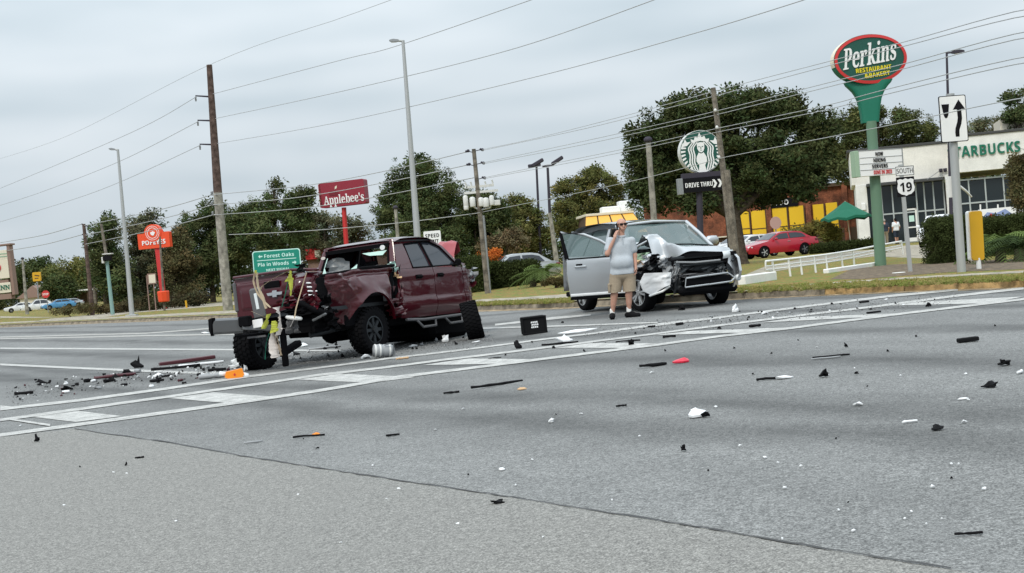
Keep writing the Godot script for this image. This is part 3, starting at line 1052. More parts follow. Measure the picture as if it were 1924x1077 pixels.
func build_hedges():
	var gn = Color(0.045, 0.058, 0.020)
	# clipped hedges: a dense body of small leaves between flat sides
	var hd = func(label: String, pxs: Array, d: float, depth: float, n: int, col: Color, seed: int, sz := 0.16, called := "hedge"):
		var base = wp(pxs[0], pxs[3], d)
		base.y = hgt(base.x) + LAND
		var k = d / F
		var w = (pxs[2] - pxs[0]) * k
		var h = wp((pxs[0] + pxs[2]) / 2.0, pxs[1], d).y - base.y
		var t = thing(called, label, "hedge", base)
		var r = RandomNumberGenerator.new()
		r.seed = seed
		var s = begin()
		bx(s, Vector3(w / 2, h / 2 - 0.05, 0), Vector3(w * 0.9, h * 0.85, depth * 0.8), Basis.IDENTITY, 0.1)
		put("inner_twigs", s, M.brown_trim, t)
		var xs = []
		for q in n:
			var p = Vector3(r.randf() * w, r.randf() * h, (r.randf() - 0.5) * depth)
			match r.randi() % 4:
				0, 1: p.z = depth * 0.5
				2: p.y = h
				3: p.x = 0.0 if r.randf() < 0.5 else w
			xs.append(p + Vector3(r.randfn(), r.randfn(), r.randfn()) * 0.05)
		var mm = MultiMesh.new()
		mm.transform_format = MultiMesh.TRANSFORM_3D
		mm.use_colors = true
		mm.mesh = clump
		mm.instance_count = n
		for q in n:
			var sc = sz * r.randf_range(0.7, 1.2)
			mm.set_instance_transform(q, Transform3D(Basis(Vector3(r.randfn(), r.randfn(), 1).normalized(), r.randf() * TAU).scaled(Vector3.ONE * sc), xs[q]))
			var c = col * r.randf_range(0.65, 1.35)
			c.a = 1.0
			mm.set_instance_color(q, c)
		var o = MultiMeshInstance3D.new()
		o.name = "foliage"
		o.set_meta("kind", "stuff")
		o.multimesh = mm
		o.material_override = M.leaves
		t.add_child(o, true)
		return t
	hd.call("square clipped dark green hedge beside the white car front at right", [1752, 416, 1832, 506], 36.0, 1.0, 900, gn, 201, 0.13)
	hd.call("long low hedge continuing behind the yellow marker at the right edge", [1822, 412, 1990, 488], 39.0, 1.0, 1100, gn * 1.05, 202, 0.15)
	hd.call("clipped round shouldered hedge left of the grey leaning pole", [864, 490, 914, 543], 60.0, 1.6, 800, gn * 1.1, 203, 0.20)
	hd.call("loose dark hedge in front of the parked grey van", [914, 500, 1008, 534], 62.0, 1.4, 900, gn * 0.85, 204, 0.24)
	hd.call("low dark clipped hedge behind the white railings", [1530, 459, 1648, 478], 76.0, 1.0, 600, gn * 0.8, 205, 0.22)
	var sh = func(label: String, d: float, foot: Array, blobs: Array, n: int, size: float, col: Color, seed: int, gap := -0.2):
		tree("shrub", label, d, foot, blobs, n, size, col, seed, {"category": "shrub", "trunk": 0.05, "gap": gap})
	sh.call("feathery yellow green shrub behind the red parked car", 84.0, [1525, 472], [[1500, 450, 28, 15], [1535, 438, 34, 20], [1568, 440, 26, 16], [1490, 440, 22, 12]], 360, 0.42, Color(0.13, 0.12, 0.035), 211, 0.0)
	sh.call("grassy clump of low shrubs on the lawn left of the open car door", 48.0, [1045, 538], [[1040, 530, 22, 8], [1060, 532, 18, 7], [1028, 533, 10, 6]], 130, 0.16, Color(0.075, 0.065, 0.028), 212)
	sh.call("scrubby brown brush at the foot of the dark wooden pole", 96.0, [170, 585], [[170, 578, 36, 8], [125, 584, 28, 4], [205, 580, 26, 7]], 150, 0.42, Color(0.12, 0.105, 0.05), 213)
	sh.call("tangled undergrowth behind the orange box", 96.0, [270, 580], [[270, 572, 36, 12], [320, 566, 34, 12], [235, 578, 22, 9], [365, 560, 26, 12]], 240, 0.5, Color(0.07, 0.065, 0.035), 214)
	sh.call("small round bush by the far end of the railing", 60.0, [1655, 488], [[1652, 480, 16, 6], [1672, 483, 14, 5]], 60, 0.2, gn, 215)
	for q in [[1022, 522, 0.5, 16, 1.3, "bright green palm shrub in front of the twin headed lamp", 54.0], [1000, 528, 0.35, 14, 1.1, "smaller shaded palm shrub between the dark hedge and the bright palm", 55.0], [1880, 503, 0.35, 22, 1.25, "arching palm shrub right of the yellow marker", 33.0], [1915, 503, 0.3, 18, 1.1, "dark palm shrub at the right edge beside the arching one", 32.0]]:
		var b = wp(q[0], q[1], q[6])
		b.y = hgt(b.x) + LAND
		palm("palm_shrub", q[5], b, q[2], q[3], q[4], Color(0.10, 0.14, 0.045) if q[0] != 1915 else Color(0.05, 0.075, 0.03), int(q[0]), "palm shrub")
	# tufts along the kerb: grass nobody could count
	var tf = []
	var cs = []
	var r = RandomNumberGenerator.new()
	r.seed = 9
	for k in 1900:
		var u = r.randf_range(1385, 1960) if k % 2 == 0 else r.randf_range(880, 1075)
		var t = r.randf()
		var v = 0.0
		if u > 1200:
			v = lerpf(541, 519, (u - 1385) / 539.0) + t * lerpf(9, 7, (u - 1385) / 539.0)
		else:
			v = lerpf(569, 562, (u - 905) / 175.0) + t * 5.0
		var p = gp(u, v, LAND)
		var sc = r.randf_range(0.03, 0.075)
		tf.append(Transform3D(Basis(Vector3.UP, r.randf() * TAU).scaled(Vector3(sc, sc * 0.8, sc)), p + Vector3(0, sc * 0.3, 0)))
		var c = Color(0.19, 0.235, 0.055).lerp(Color(0.34, 0.28, 0.12), r.randf())
		cs.append(c)
	var mm = MultiMesh.new()
	mm.transform_format = MultiMesh.TRANSFORM_3D
	mm.use_colors = true
	mm.mesh = frond_clump
	mm.instance_count = tf.size()
	for k in tf.size():
		mm.set_instance_transform(k, tf[k])
		mm.set_instance_color(k, cs[k])
	var o = MultiMeshInstance3D.new()
	o.name = "grass_tufts"
	o.multimesh = mm
	o.material_override = M.leaves
	add_child(o)
	o.set_meta("kind", "stuff")
	tag(o, "rough green grass growing along the kerb", "grass")

# ---------- poles, wires, signs ----------
func post(s: SurfaceTool, foot: Vector3, top: Vector3, r0: float, r1: float, n := 10):
	tube(s, [foot, foot.lerp(top, 0.5), top], [r0, (r0 + r1) / 2, r1], n)

func foot_at(u: float, v: float, d: float, lift := LAND) -> Vector3:
	var p = wp(u, v, d)
	p.y = hgt(p.x) + lift
	return p

func street_lamp(label: String, d: float, foot: Array, top: Array, head: Array, r0: float, r1: float, m: Material, group := "street lamps"):
	# head: [x, y] of the far tip of the luminaire
	var b = foot_at(foot[0], foot[1], d)
	var t = thing("street_lamp", label, "street lamp", b, Basis.IDENTITY, group)
	var p = wp(top[0], top[1], d) - b
	var e = wp(head[0], head[1], d) - b
	var s = begin()
	bx(s, Vector3(0, 0.03, 0), Vector3(r0 * 4, 0.12, r0 * 4), Basis.IDENTITY, 0.01)
	post(s, Vector3(0, -0.1, 0), p, r0, r1)
	put("pole", s, m, t)
	var dr = (e - p)
	var ln = dr.length()
	var x = dr / ln
	var fr = Basis(x, Vector3.UP - x * x.dot(Vector3.UP), Vector3.ZERO)
	fr.y = fr.y.normalized()
	fr.z = fr.x.cross(fr.y)
	var a = begin()
	tube(a, [p - Vector3.UP * 0.02, p + dr * 0.35], [r1 * 0.8, r1 * 0.7], 8)
	put("arm", a, m, t)
	var h = begin()
	var o = PackedVector2Array()
	for q in [[0.25, -0.05], [0.32, 0.10], [0.7, 0.16], [0.95, 0.10], [1.0, 0.0], [0.9, -0.08], [0.4, -0.10]]:
		o.append(Vector2(q[0] * ln, q[1] * ln * 0.8))
	prism(h, o, -0.13 * ln, 0.13 * ln, Transform3D(fr, p))
	var hd = put("lamp_head", h, M.grey_metal if m != M.dark_metal else M.dark_metal, t)
	var g = begin()
	bx(g, Vector3(ln * 0.66, -ln * 0.085, 0), Vector3(ln * 0.4, 0.03, ln * 0.18))
	put("lens", g, M.insulator, hd, Transform3D(fr, p))
	return t

func build_poles():
	street_lamp("tall grey street lamp at left, between the dark wooden pole and the tallest utility pole", 78.0, [248, 596], [221, 281], [204, 280], 0.155, 0.075, M.galvanised)
	street_lamp("tall grey street lamp rising behind the crashed pickup", 52.0, [794, 578], [757, 76], [731, 77], 0.155, 0.062, M.galvanised)
	street_lamp("dark slim lamp on the shop lot, behind the arrow sign", 60.0, [1791, 490], [1779, 99], [1812, 97], 0.10, 0.05, M.dark_metal)
	# parking lot lamps
	var b = foot_at(1049, 516, 96.0)
	var t = thing("parking_lamp", "cream parking lot lamp post with two dark heads, beside the bright palm shrub", "lamp post", b, Basis.IDENTITY, "parking lot lamps")
	var s = begin()
	var mid = wp(1033, 400, 96.0) - b
	tube(s, [Vector3(0, -0.1, 0), mid * 0.5, mid], [0.2, 0.17, 0.13], 10)
	put("pole", s, M.pole_concrete, t)
	s = begin()
	var top = wp(1029, 315, 96.0) - b
	tube(s, [mid, top], [0.11, 0.09], 8)
	tube(s, [wp(1019, 313, 96.0) - b, wp(1038, 311, 96.0) - b], 0.06, 6)
	put("upper_pole", s, M.dark_metal, t)
	for q in [[1010, 306, 0.45], [1047, 302, 0.5]]:
		s = begin()
		bx(s, wp(q[0], q[1], 96.0) - b, Vector3(0.95, 0.26, 0.5), Basis(Vector3.BACK, q[2]), 0.05)
		put("lamp_head", s, M.dark_metal, t)
	b = foot_at(1016, 500, 125.0)
	t = thing("parking_lamp", "farther thin dark lamp post with one flat head, left of the twin headed one", "lamp post", b, Basis.IDENTITY, "parking lot lamps")
	s = begin()
	post(s, Vector3(0, -0.1, 0), wp(1008, 312, 125.0) - b, 0.14, 0.10)
	put("pole", s, M.dark_metal, t)
	s = begin()
	bx(s, wp(1004, 311, 125.0) - b, Vector3(1.2, 0.3, 0.6), Basis(Vector3.BACK, 0.05), 0.05)
	put("lamp_head", s, M.dark_metal, t)
	for q in [[1236, 508, 1218, 266, 58.0, 0.15, 0.12, "cream concrete pole with a dark cap, left of the round coffee sign"], [748, 470, 743, 392, 90.0, 0.13, 0.11, "short pale pole left of the middle lamp post"], [50, 580, 42, 487, 150.0, 0.22, 0.12, "pale parking pole beside the tall shop board"]]:
		b = foot_at(q[0], q[1], q[4])
		t = thing("plain_pole", q[7], "pole", b)
		s = begin()
		var e = wp(q[2], q[3], q[4]) - b
		post(s, Vector3(0, -0.1, 0), e, q[5], q[6])
		put("pole", s, M.pole_concrete, t)
		s = begin()
		lathe(s, [[0.0, -0.02], [q[6] * 1.5, -0.02], [q[6] * 1.6, 0.12], [q[6] * 0.9, 0.2], [0.0, 0.22]], 10, Transform3D(Basis.IDENTITY, e))
		put("cap", s, M.dark_metal, t)
	# the tallest pole, dark above and pale concrete below
	var D = 70.0
	b = foot_at(429, 589, D)
	t = thing("utility_pole", "tallest utility pole at left with three side arms, dark above and pale below", "utility pole", b, Basis.IDENTITY, "utility poles")
	s = begin()
	var a0 = wp(409, 362, D) - b
	post(s, Vector3(0, -0.2, 0), a0, 0.27, 0.235, 14)
	put("lower_pole", s, M.pole_concrete, t)
	s = begin()
	post(s, a0, wp(393, 122, D) - b, 0.233, 0.15, 14)
	put("upper_pole", s, M.dark_wood, t)
	for q in [[398, 182, 367, 180], [403, 227, 371, 226], [406, 272, 375, 271]]:
		s = begin()
		var p = wp(q[0], q[1], D) - b
		var e = wp(q[2], q[3], D) - b
		tube(s, [p, e], [0.05, 0.035], 6)
		lathe(s, [[0.0, -0.16], [0.06, -0.16], [0.06, 0.12], [0.0, 0.12]], 8, Transform3D(Basis.IDENTITY, p + Vector3(-0.1, 0, 0)))
		var arm = put("arm", s, M.dark_metal, t)
		s = begin()
		lathe(s, [[0.0, -0.30], [0.05, -0.28], [0.03, -0.22], [0.06, -0.2], [0.03, -0.14], [0.06, -0.12], [0.03, -0.04], [0.0, 0.0]], 8, Transform3D(Basis.IDENTITY, e))
		put("insulator", s, M.grey_metal, arm)
	for q in [[409, 366, 398, 366], [411, 384, 399, 385], [413, 403, 400, 404]]:
		s = begin()
		var e = wp(q[2], q[3], D) - b
		tube(s, [wp(q[0], q[1], D) - b, e], [0.05, 0.04], 6)
		lathe(s, [[0.0, -0.05], [0.08, 0.0], [0.05, 0.1], [0.08, 0.15], [0.0, 0.2]], 8, Transform3D(Basis.IDENTITY, e))
		put("arm", s, M.grey_metal, t)
	# transformer pole
	D = 54.0
	b = foot_at(917, 557, D)
	t = thing("utility_pole", "utility pole with a cluster of grey transformers and fuse boxes", "utility pole", b, Basis.IDENTITY, "utility poles")
	s = begin()
	post(s, Vector3(0, -0.2, 0), wp(890, 280, D) - b, 0.115, 0.08, 10)
	put("pole", s, M.pole_wood, t)
	s = begin()
	tube(s, [wp(921, 557, D) - b - Vector3(0, 0.2, 0), wp(908, 405, D) - b], [0.06, 0.055], 8)
	put("riser_pipe", s, M.grey_metal, t)
	for q in [[878, 284, 0.2], [905, 281, -0.3], [880, 309, 0.1], [907, 306, -0.35], [909, 334, -0.3]]:
		s = begin()
		var e = wp(q[0], q[1], D) - b
		var p = wp(892 + (q[1] - 283) * 0.1, q[1] + 3, D) - b
		tube(s, [p, e], 0.018, 5)
		lathe(s, [[0.0, -0.10], [0.05, -0.09], [0.065, -0.02], [0.04, 0.03], [0.055, 0.06], [0.0, 0.10]], 8, Transform3D(Basis(Vector3.BACK, q[2] + PI / 2), e))
		put("insulator_arm", s, M.dark_metal, t)
	s = begin()
	for q in [[872, 363, 936, 358], [878, 352, 928, 348]]:
		bx(s, (wp(q[0], q[1], D) + wp(q[2], q[3], D)) / 2 - b, Vector3(wp(q[0], q[1], D).distance_to(wp(q[2], q[3], D)), 0.09, 0.10), Basis(Vector3.BACK, deg_to_rad(0.5)))
	tube(s, [wp(890, 389, D) - b, wp(902, 395, D) - b, wp(920, 391, D) - b, wp(928, 378, D) - b], 0.03, 6)
	put("cross_arm", s, M.insulator, t)
	for q in [[875, 378, 0.10, 0.44], [888, 380, 0.12, 0.40], [904, 380, 0.11, 0.36], [913, 381, 0.13, 0.38], [876, 390, 0.10, 0.22], [924, 377, 0.10, 0.40]]:
		s = begin()
		lathe(s, [[0.0, -q[3] / 2], [q[2] * 0.9, -q[3] / 2], [q[2], -q[3] / 2 + 0.04], [q[2], q[3] / 2 - 0.05], [q[2] * 0.7, q[3] / 2], [0.0, q[3] / 2 + 0.02]], 12, Transform3D(Basis.IDENTITY, wp(q[0], q[1], D) - b + Vector3(0, 0, 0.1)))
		put("transformer", s, M.insulator, t)
	s = begin()
	bx(s, wp(933, 381, D) - b, Vector3(0.30, 0.22, 0.2), Basis.IDENTITY, 0.02)
	put("control_box", s, M.insulator, t)
	for q in [[874, 354], [884, 353], [911, 352], [924, 349]]:
		s = begin()
		var p = wp(q[0], q[1], D) - b
		tube(s, [p, p + Vector3(0.05, 0.12, 0), p + Vector3(0.02, 0.24, 0.02)], [0.05, 0.03, 0.035], 6)
		put("fuse_switch", s, M.insulator, t)
	# leaning grey pole with a second post bolted on
	D = 40.0
	b = foot_at(1386, 548, D)
	t = thing("utility_pole", "weathered grey pole leaning beside the round coffee sign, a shorter post strapped to it", "utility pole", b, Basis.IDENTITY, "utility poles")
	s = begin()
	post(s, Vector3(0, -0.2, 0), wp(1340, 165, D) - b, 0.115, 0.075, 10)
	put("pole", s, M.pole_wood, t)
	s = begin()
	post(s, wp(1387, 548, D) - b + Vector3(0.06, -0.3, 0.05), wp(1363, 320, D) - b + Vector3(0.03, 0, 0.12), 0.10, 0.085, 10)
	put("stub_post", s, M.pole_wood, t)
	for q in [[1343, 208], [1346, 240], [1350, 296]]:
		s = begin()
		lathe(s, [[0.0, -0.05], [0.04, -0.05], [0.05, 0.0], [0.03, 0.04], [0.0, 0.06]], 8, Transform3D(Basis.IDENTITY, wp(q[0], q[1], D) - b + Vector3(0, 0, 0.12)))
		put("insulator", s, M.insulator, t)
	# far left poles
	D = 95.0
	b = foot_at(173, 585, D)
	t = thing("utility_pole", "dark wooden pole at far left before the first trees", "utility pole", b, Basis.IDENTITY, "utility poles")
	s = begin()
	post(s, Vector3(0, -0.2, 0), wp(157, 421, D) - b, 0.17, 0.12)
	put("pole", s, M.dark_wood, t)
	for q in [[153, 421, 166, 426], [154, 441, 163, 440], [155, 458, 162, 459]]:
		s = begin()
		tube(s, [wp(q[0], q[1], D) - b, wp(q[2], q[3], D) - b], 0.05, 5)
		put("cross_arm", s, M.dark_metal, t)
	b = foot_at(211, 584, 90.0)
	t = thing("utility_pole", "teal footed pole carrying a small black signal box, left of the grey street lamp", "utility pole", b, Basis.IDENTITY, "utility poles")
	s = begin()
	var mm = wp(200, 485, 90.0) - b
	post(s, Vector3(0, -0.2, 0), mm, 0.14, 0.11)
	put("lower_pole", s, M.teal_paint, t)
	s = begin()
	post(s, mm, wp(190, 421, 90.0) - b, 0.11, 0.09)
	put("upper_pole", s, M.pole_wood, t)
	s = begin()
	bx(s, wp(203, 485, 90.0) - b + Vector3(0, 0, 0.2), Vector3(0.52, 0.36, 0.4), Basis.IDENTITY, 0.03)
	put("signal_box", s, M.sign_black, t)
	s = begin()
	bx(s, wp(204, 478, 90.0) - b + Vector3(0, 0.03, 0.2), Vector3(0.62, 0.07, 0.5))
	bx(s, wp(195, 489, 90.0) - b + Vector3(0, 0, 0.15), Vector3(0.16, 0.42, 0.3), Basis.IDENTITY, 0.02)
	put("box_cover", s, M.insulator, t)
	b = foot_at(180, 580, 118.0)
	t = thing("plain_pole", "thin pale pole between the dark wooden pole and the teal footed pole", "pole", b)
	s = begin()
	post(s, Vector3(0, -0.2, 0), wp(167, 452, 118.0) - b, 0.12, 0.10)
	put("pole", s, M.pole_wood, t)

func wire(label: String, pts: Array, r: float, m: Material):
	# pts: [x, y, distance]
	var c = Curve3D.new()
	for k in pts.size():
		var p = wp(pts[k][0], pts[k][1], pts[k][2])
		var a = wp(pts[maxi(k - 1, 0)][0], pts[maxi(k - 1, 0)][1], pts[maxi(k - 1, 0)][2])
		var b = wp(pts[mini(k + 1, pts.size() - 1)][0], pts[mini(k + 1, pts.size() - 1)][1], pts[mini(k + 1, pts.size() - 1)][2])
		var tg = (b - a) / 6.0
		c.add_point(p, -tg, tg)
	var q = []
	for k in 33:
		q.append(c.sample_baked(c.get_baked_length() * k / 32.0))
	var s = begin()
	tube(s, q, r, 5, false)
	s.generate_normals()
	var o = mi("power_line", s.commit(), m)
	tag(o, label, "power line", "overhead lines")

func build_wires():
	var d = M.wire
	var l = M.wire_light
	wire("transmission line leaving the top arm of the tallest pole to the upper right", [[398, 177, 70], [640, 113, 58], [740, 88, 54], [1000, -1, 44], [1130, -48, 40]], 0.014, d)
	wire("transmission line leaving the middle arm of the tallest pole to the upper right", [[403, 223, 70], [640, 172, 58], [950, 96, 46], [1228, 0, 37], [1330, -40, 35]], 0.014, d)
	wire("transmission line leaving the lowest arm of the tallest pole to the upper right", [[406, 270, 70], [640, 229, 58], [1000, 146, 44], [1300, 64, 35], [1510, 0, 30], [1600, -30, 29]], 0.013, d)
	wire("transmission line falling left from the top arm of the tallest pole", [[367, 183, 70], [240, 252, 82], [0, 354, 110], [-60, 377, 118]], 0.016, d)
	wire("transmission line falling left from the middle arm of the tallest pole", [[371, 229, 70], [225, 303, 84], [80, 360, 100], [0, 386, 110], [-60, 404, 118]], 0.016, d)
	wire("transmission line falling left from the lowest arm of the tallest pole", [[374, 274, 70], [180, 360, 88], [0, 417, 110], [-60, 434, 118]], 0.016, d)
	wire("faint shield wire over the top of the tallest pole", [[-40, 310, 130], [120, 258, 105], [393, 122, 70], [640, 34, 56], [745, -4, 52]], 0.010, l)
	# paired distribution wires from the transformer pole to the right edge
	var rows = [[[905, 281], [1006, 260], [1180, 216], [1345, 171], [1408, 154], [1555, 116], [1702, 78], [1924, 18]],
		[[905, 283], [1080, 246], [1180, 222], [1345, 180], [1555, 124], [1702, 86], [1924, 30]],
		[[907, 306], [1080, 269], [1220, 238], [1345, 209], [1578, 150], [1699, 120], [1924, 60]],
		[[907, 308], [1080, 275], [1220, 245], [1345, 216], [1578, 158], [1699, 129], [1924, 71]],
		[[909, 334], [1080, 299], [1220, 270], [1345, 242], [1541, 201], [1654, 171], [1924, 107]],
		[[909, 336], [1080, 304], [1220, 276], [1345, 249], [1541, 209], [1654, 180], [1924, 118]],
		[[904, 399], [1080, 364], [1215, 334], [1350, 299], [1380, 292], [1634, 243], [1924, 184]]]
	var nm = ["topmost", "second", "third", "fourth", "fifth", "sixth", "lowest"]
	for k in 7:
		var p = []
		for q in rows[k]:
			p.append([q[0], q[1], clampf(54.0 - (q[0] - 905.0) * 0.0318, 21.0, 60.0)])
		var e = p[-1]
		var e0 = p[-2]
		p.append([e[0] + 120, e[1] + (e[1] - e0[1]) / (e[0] - e0[0]) * 120.0, e[2] - 3])
		wire("%s of the seven wires running right from the transformer pole" % nm[k], p, 0.010, l if k > 1 else d)
	rows = [[[875, 286], [730, 320], [578, 348], [398, 366]], [[878, 310], [738, 340], [560, 371], [399, 385]], [[890, 334], [690, 373], [560, 392], [400, 404]], [[902, 400], [740, 420], [560, 435], [430, 441]]]
	nm = ["top", "middle", "third", "lowest"]
	for k in 4:
		var p = []
		for q in rows[k]:
			p.append([q[0], q[1], 54.0 + (890.0 - q[0]) * 0.0325])
		wire("%s wire between the transformer pole and the tallest pole" % nm[k], p, 0.018, l if k > 1 else d)
	rows = [[[398, 366], [300, 394], [158, 424]], [[399, 385], [300, 412], [160, 442]], [[400, 404], [300, 430], [160, 459]]]
	nm = ["upper", "middle", "lower"]
	for k in 3:
		var p = []
		for q in rows[k]:
			p.append([q[0], q[1], 70.0 + (398.0 - q[0]) * 0.104])
		wire("%s wire between the tallest pole and the dark wooden pole" % nm[k], p, 0.022, l)
	wire("upper wire going left from the dark wooden pole", [[154, 421, 95], [80, 442, 108], [0, 456, 122], [-50, 464, 130]], 0.028, l)
	wire("lower wire going left from the dark wooden pole", [[154, 441, 95], [80, 460, 108], [0, 473, 122], [-50, 480, 130]], 0.028, l)

func board(s: SurfaceTool, w: float, h: float, dep: float, r := 0.0):
	prism(s, rounded(w, h, maxf(r, 0.005), 5), -dep / 2, dep / 2)

func sign_basis(roll: float, yaw := 0.0) -> Basis:
	return Basis(Vector3.UP, deg_to_rad(yaw)) * Basis(Vector3.BACK, deg_to_rad(roll))

func text_on(parent, called: String, text: String, at: Vector3, height: float, depth: float, m: Material, fnt := "Droid Sans", bold := true, slant := 0.0, wide := 1.0, max_w := 0.0):
	var me = lettering(text, height, depth, fnt, bold, slant, wide)
	var o = mi(called, me, m, parent, Transform3D(Basis.IDENTITY, at))
	if max_w > 0.0 and me.get_surface_count() > 0:
		var w = me.get_aabb().size.x
		o.transform = Transform3D(Basis.from_scale(Vector3(max_w / w, 1, 1)), at)
	return o

func arrow(w: float, h: float, dirx: float) -> PackedVector2Array:
	var o = pv([-0.5, 0.16, 0.05, 0.16, 0.05, 0.5, 0.5, 0.0, 0.05, -0.5, 0.05, -0.16, -0.5, -0.16])
	for k in o.size():
		o[k] = Vector2(o[k].x * w * dirx, o[k].y * h)
	return o

func build_signs():
	var s
	# --- oval green restaurant sign ---
	var D = 38.5
	var k = D / F
	var b = foot_at(1655, 500, D, LAND)
	var t = thing("restaurant_sign", "tall oval green restaurant sign with a red rim on a green post", "sign", b)
	var c = wp(1636, 111, D) - b
	s = begin()
	post(s, Vector3(0, -0.15, 0), wp(1637, 228, D) - b, 0.165, 0.15, 14)
	put("post", s, M.pole_green, t)
	var br = sign_basis(0.6, 8.0)
	s = begin()
	prism(s, ellipse(72 * k, 46.5 * k, 56), -0.30, 0.0, Transform3D(br, c))
	put("oval_case", s, M.shop_green, t)
	# side band of the case, paler at the top
	s = begin()
	var o0 = ellipse(72.3 * k, 46.8 * k, 56)
	for q in range(13, 30):
		quad(s, c + br * Vector3(o0[q].x, o0[q].y, -0.29), c + br * Vector3(o0[q].x, o0[q].y, -0.01), c + br * Vector3(o0[q + 1].x, o0[q + 1].y, -0.01), c + br * Vector3(o0[q + 1].x, o0[q + 1].y, -0.29))
	put("case_band", s, M.beige, t)
	s = begin()
	var ri = ellipse(66 * k, 40.5 * k, 56)
	var ro = ellipse(71.6 * k, 46 * k, 56)
	s.set_smooth_group(-1)
	for q in 56:
		var e = (q + 1) % 56
		for z in [[0.025, 0.025]]:
			quad(s, Vector3(ri[q].x, ri[q].y, 0.03), Vector3(ri[e].x, ri[e].y, 0.03), Vector3(ro[e].x, ro[e].y, 0.02), Vector3(ro[q].x, ro[q].y, 0.02))
			quad(s, Vector3(ri[q].x, ri[q].y, 0.0), Vector3(ri[e].x, ri[e].y, 0.0), Vector3(ri[e].x, ri[e].y, 0.03), Vector3(ri[q].x, ri[q].y, 0.03))
	put("rim", s, M.sign_red, t, Transform3D(br, c))
	s = begin()
	prism(s, ellipse(66.2 * k, 40.6 * k, 56), -0.01, 0.008, Transform3D(br, c))
	var face = put("face", s, M.dark_green, t)
	var lt = mi("lettering", lettering("Perkins", 0.60, 0.03, "Droid Serif", true, 0.22, 0.80, 0.06), M.sign_white, face, Transform3D(br, c + br * Vector3(-0.02, 0.12, 0.025)))
	lt.transform.basis = br * Basis.from_scale(Vector3(108 * k / lt.mesh.get_aabb().size.x, 1, 1))
	lt = text_on(face, "lettering", "RESTAURANT", Vector3.ZERO, 0.125, 0.02, M.sign_yellow)
	lt.transform = Transform3D(br * Basis(Vector3.BACK, 0.05) * Basis.from_scale(Vector3(70 * k / lt.mesh.get_aabb().size.x, 1, 1)), c + br * Vector3(0.05, -0.29, 0.02))
	lt = text_on(face, "lettering", "&BAKERY", Vector3.ZERO, 0.125, 0.02, M.sign_yellow)
	lt.transform = Transform3D(br * Basis(Vector3.BACK, 0.08) * Basis.from_scale(Vector3(50 * k / lt.mesh.get_aabb().size.x, 1, 1)), c + br * Vector3(0.15, -0.46, 0.02))
	s = begin()
	# flared neck
	var nk = [[1637, 230, 15.5], [1636.6, 214, 17.2], [1636, 198, 19.6], [1635.4, 186, 22.2], [1635, 177, 26], [1634.5, 170, 30], [1634, 163, 36], [1634, 157, 42], [1634, 151, 45]]
	var fx = func(u: float, z: float) -> Vector3:
		var q = clampf(u, 0, 1) * (nk.size() - 1)
		var i = mini(int(q), nk.size() - 2)
		var e = q - i
		var p = wp(lerpf(nk[i][0], nk[i + 1][0], e), lerpf(nk[i][1], nk[i + 1][1], e), D) - b
		var w = lerpf(nk[i][2], nk[i + 1][2], e) * k
		var an = TAU * z + PI / 4
		var sq = maxf(absf(cos(an)), absf(sin(an)))
		var rr = pow(pow(absf(cos(an)), 8) + pow(absf(sin(an)), 8), -1.0 / 8.0)
		return p + Vector3(cos(an) * rr * w, 0, sin(an) * rr * 0.16 - 0.12 - 0.05 * u)
	patch(s, 24, 32, fx)
	put("neck", s, M.shop_green, t)
	# letter board on the same post
	var cb2 = wp(1648, 307, D) - b
	s = begin()
	board(s, 86 * k, 47 * k, 0.30)
	var cab = put("letter_board", s, M.sign_white, t, Transform3D(sign_basis(-0.6, 10), cb2 + Vector3(0, 0, 0.18)))
	s = begin()
	bx(s, Vector3(-46 * k, 0, -0.02), Vector3(9 * k, 49 * k, 0.34), Basis.IDENTITY, 0.01)
	put("end_cap", s, M.pale_green, cab)
	s = begin()
	bx(s, Vector3(43.5 * k, 0, 0), Vector3(2 * k, 47.6 * k, 0.32))
	bx(s, Vector3(0, 24 * k, 0), Vector3(88 * k, 1.6 * k, 0.32))
	for q in 3:
		bx(s, Vector3(0, (10.5 - 11.5 * q) * k, 0.155), Vector3(84 * k, 0.7 * k, 0.012))
	put("board_trim", s, M.grey_metal, cab)
	var y = 16.0
	for q in [["NOW", M.sign_black, 15.0], ["HIRING", M.sign_black, 24.0], ["SERVERS", M.sign_black, 31.0], ["DINE IN 2023", M.sign_red, 36.0]]:
		lt = text_on(cab, "lettering", q[0], Vector3(-3 * k if q[1] == M.sign_black else 2 * k, y * k, 0.165), 7.0 * k, 0.012, q[1], "Droid Sans", true, 0.0, 1.0, q[2] * k)
		y -= 11.3
	# --- round coffee sign ---
	D = 47.0
	k = D / F
	b = foot_at(1320, 545, D)
	t = thing("coffee_sign", "round green and white coffee sign with a white crowned emblem over a drive thru board", "sign", b)
	c = wp(1317, 285, D) - b
	s = begin()
	post(s, Vector3(0, -0.2, 0), wp(1314, 360, D) - b, 0.11, 0.11, 8)
	put("post", s, M.dark_metal, t)
	br = sign_basis(0.3, 8)
	s = begin()
	prism(s, ellipse(40.5 * k, 40.5 * k, 48), -0.32, 0.0, Transform3D(br, c))
	put("drum", s, M.insulator, t)
	s = begin()
	prism(s, ellipse(39.5 * k, 39.5 * k, 48), 0.0, 0.012, Transform3D(br, c))
	face = put("face", s, M.dark_green, t)
	# emblem: crown, head, wavy hair, body and two scaled tails (units: disc radius = 1)
	s = begin()
	var R = 39.5 * k
	var ex = Transform3D(br * Basis.from_scale(Vector3(R, R, 1)), c)
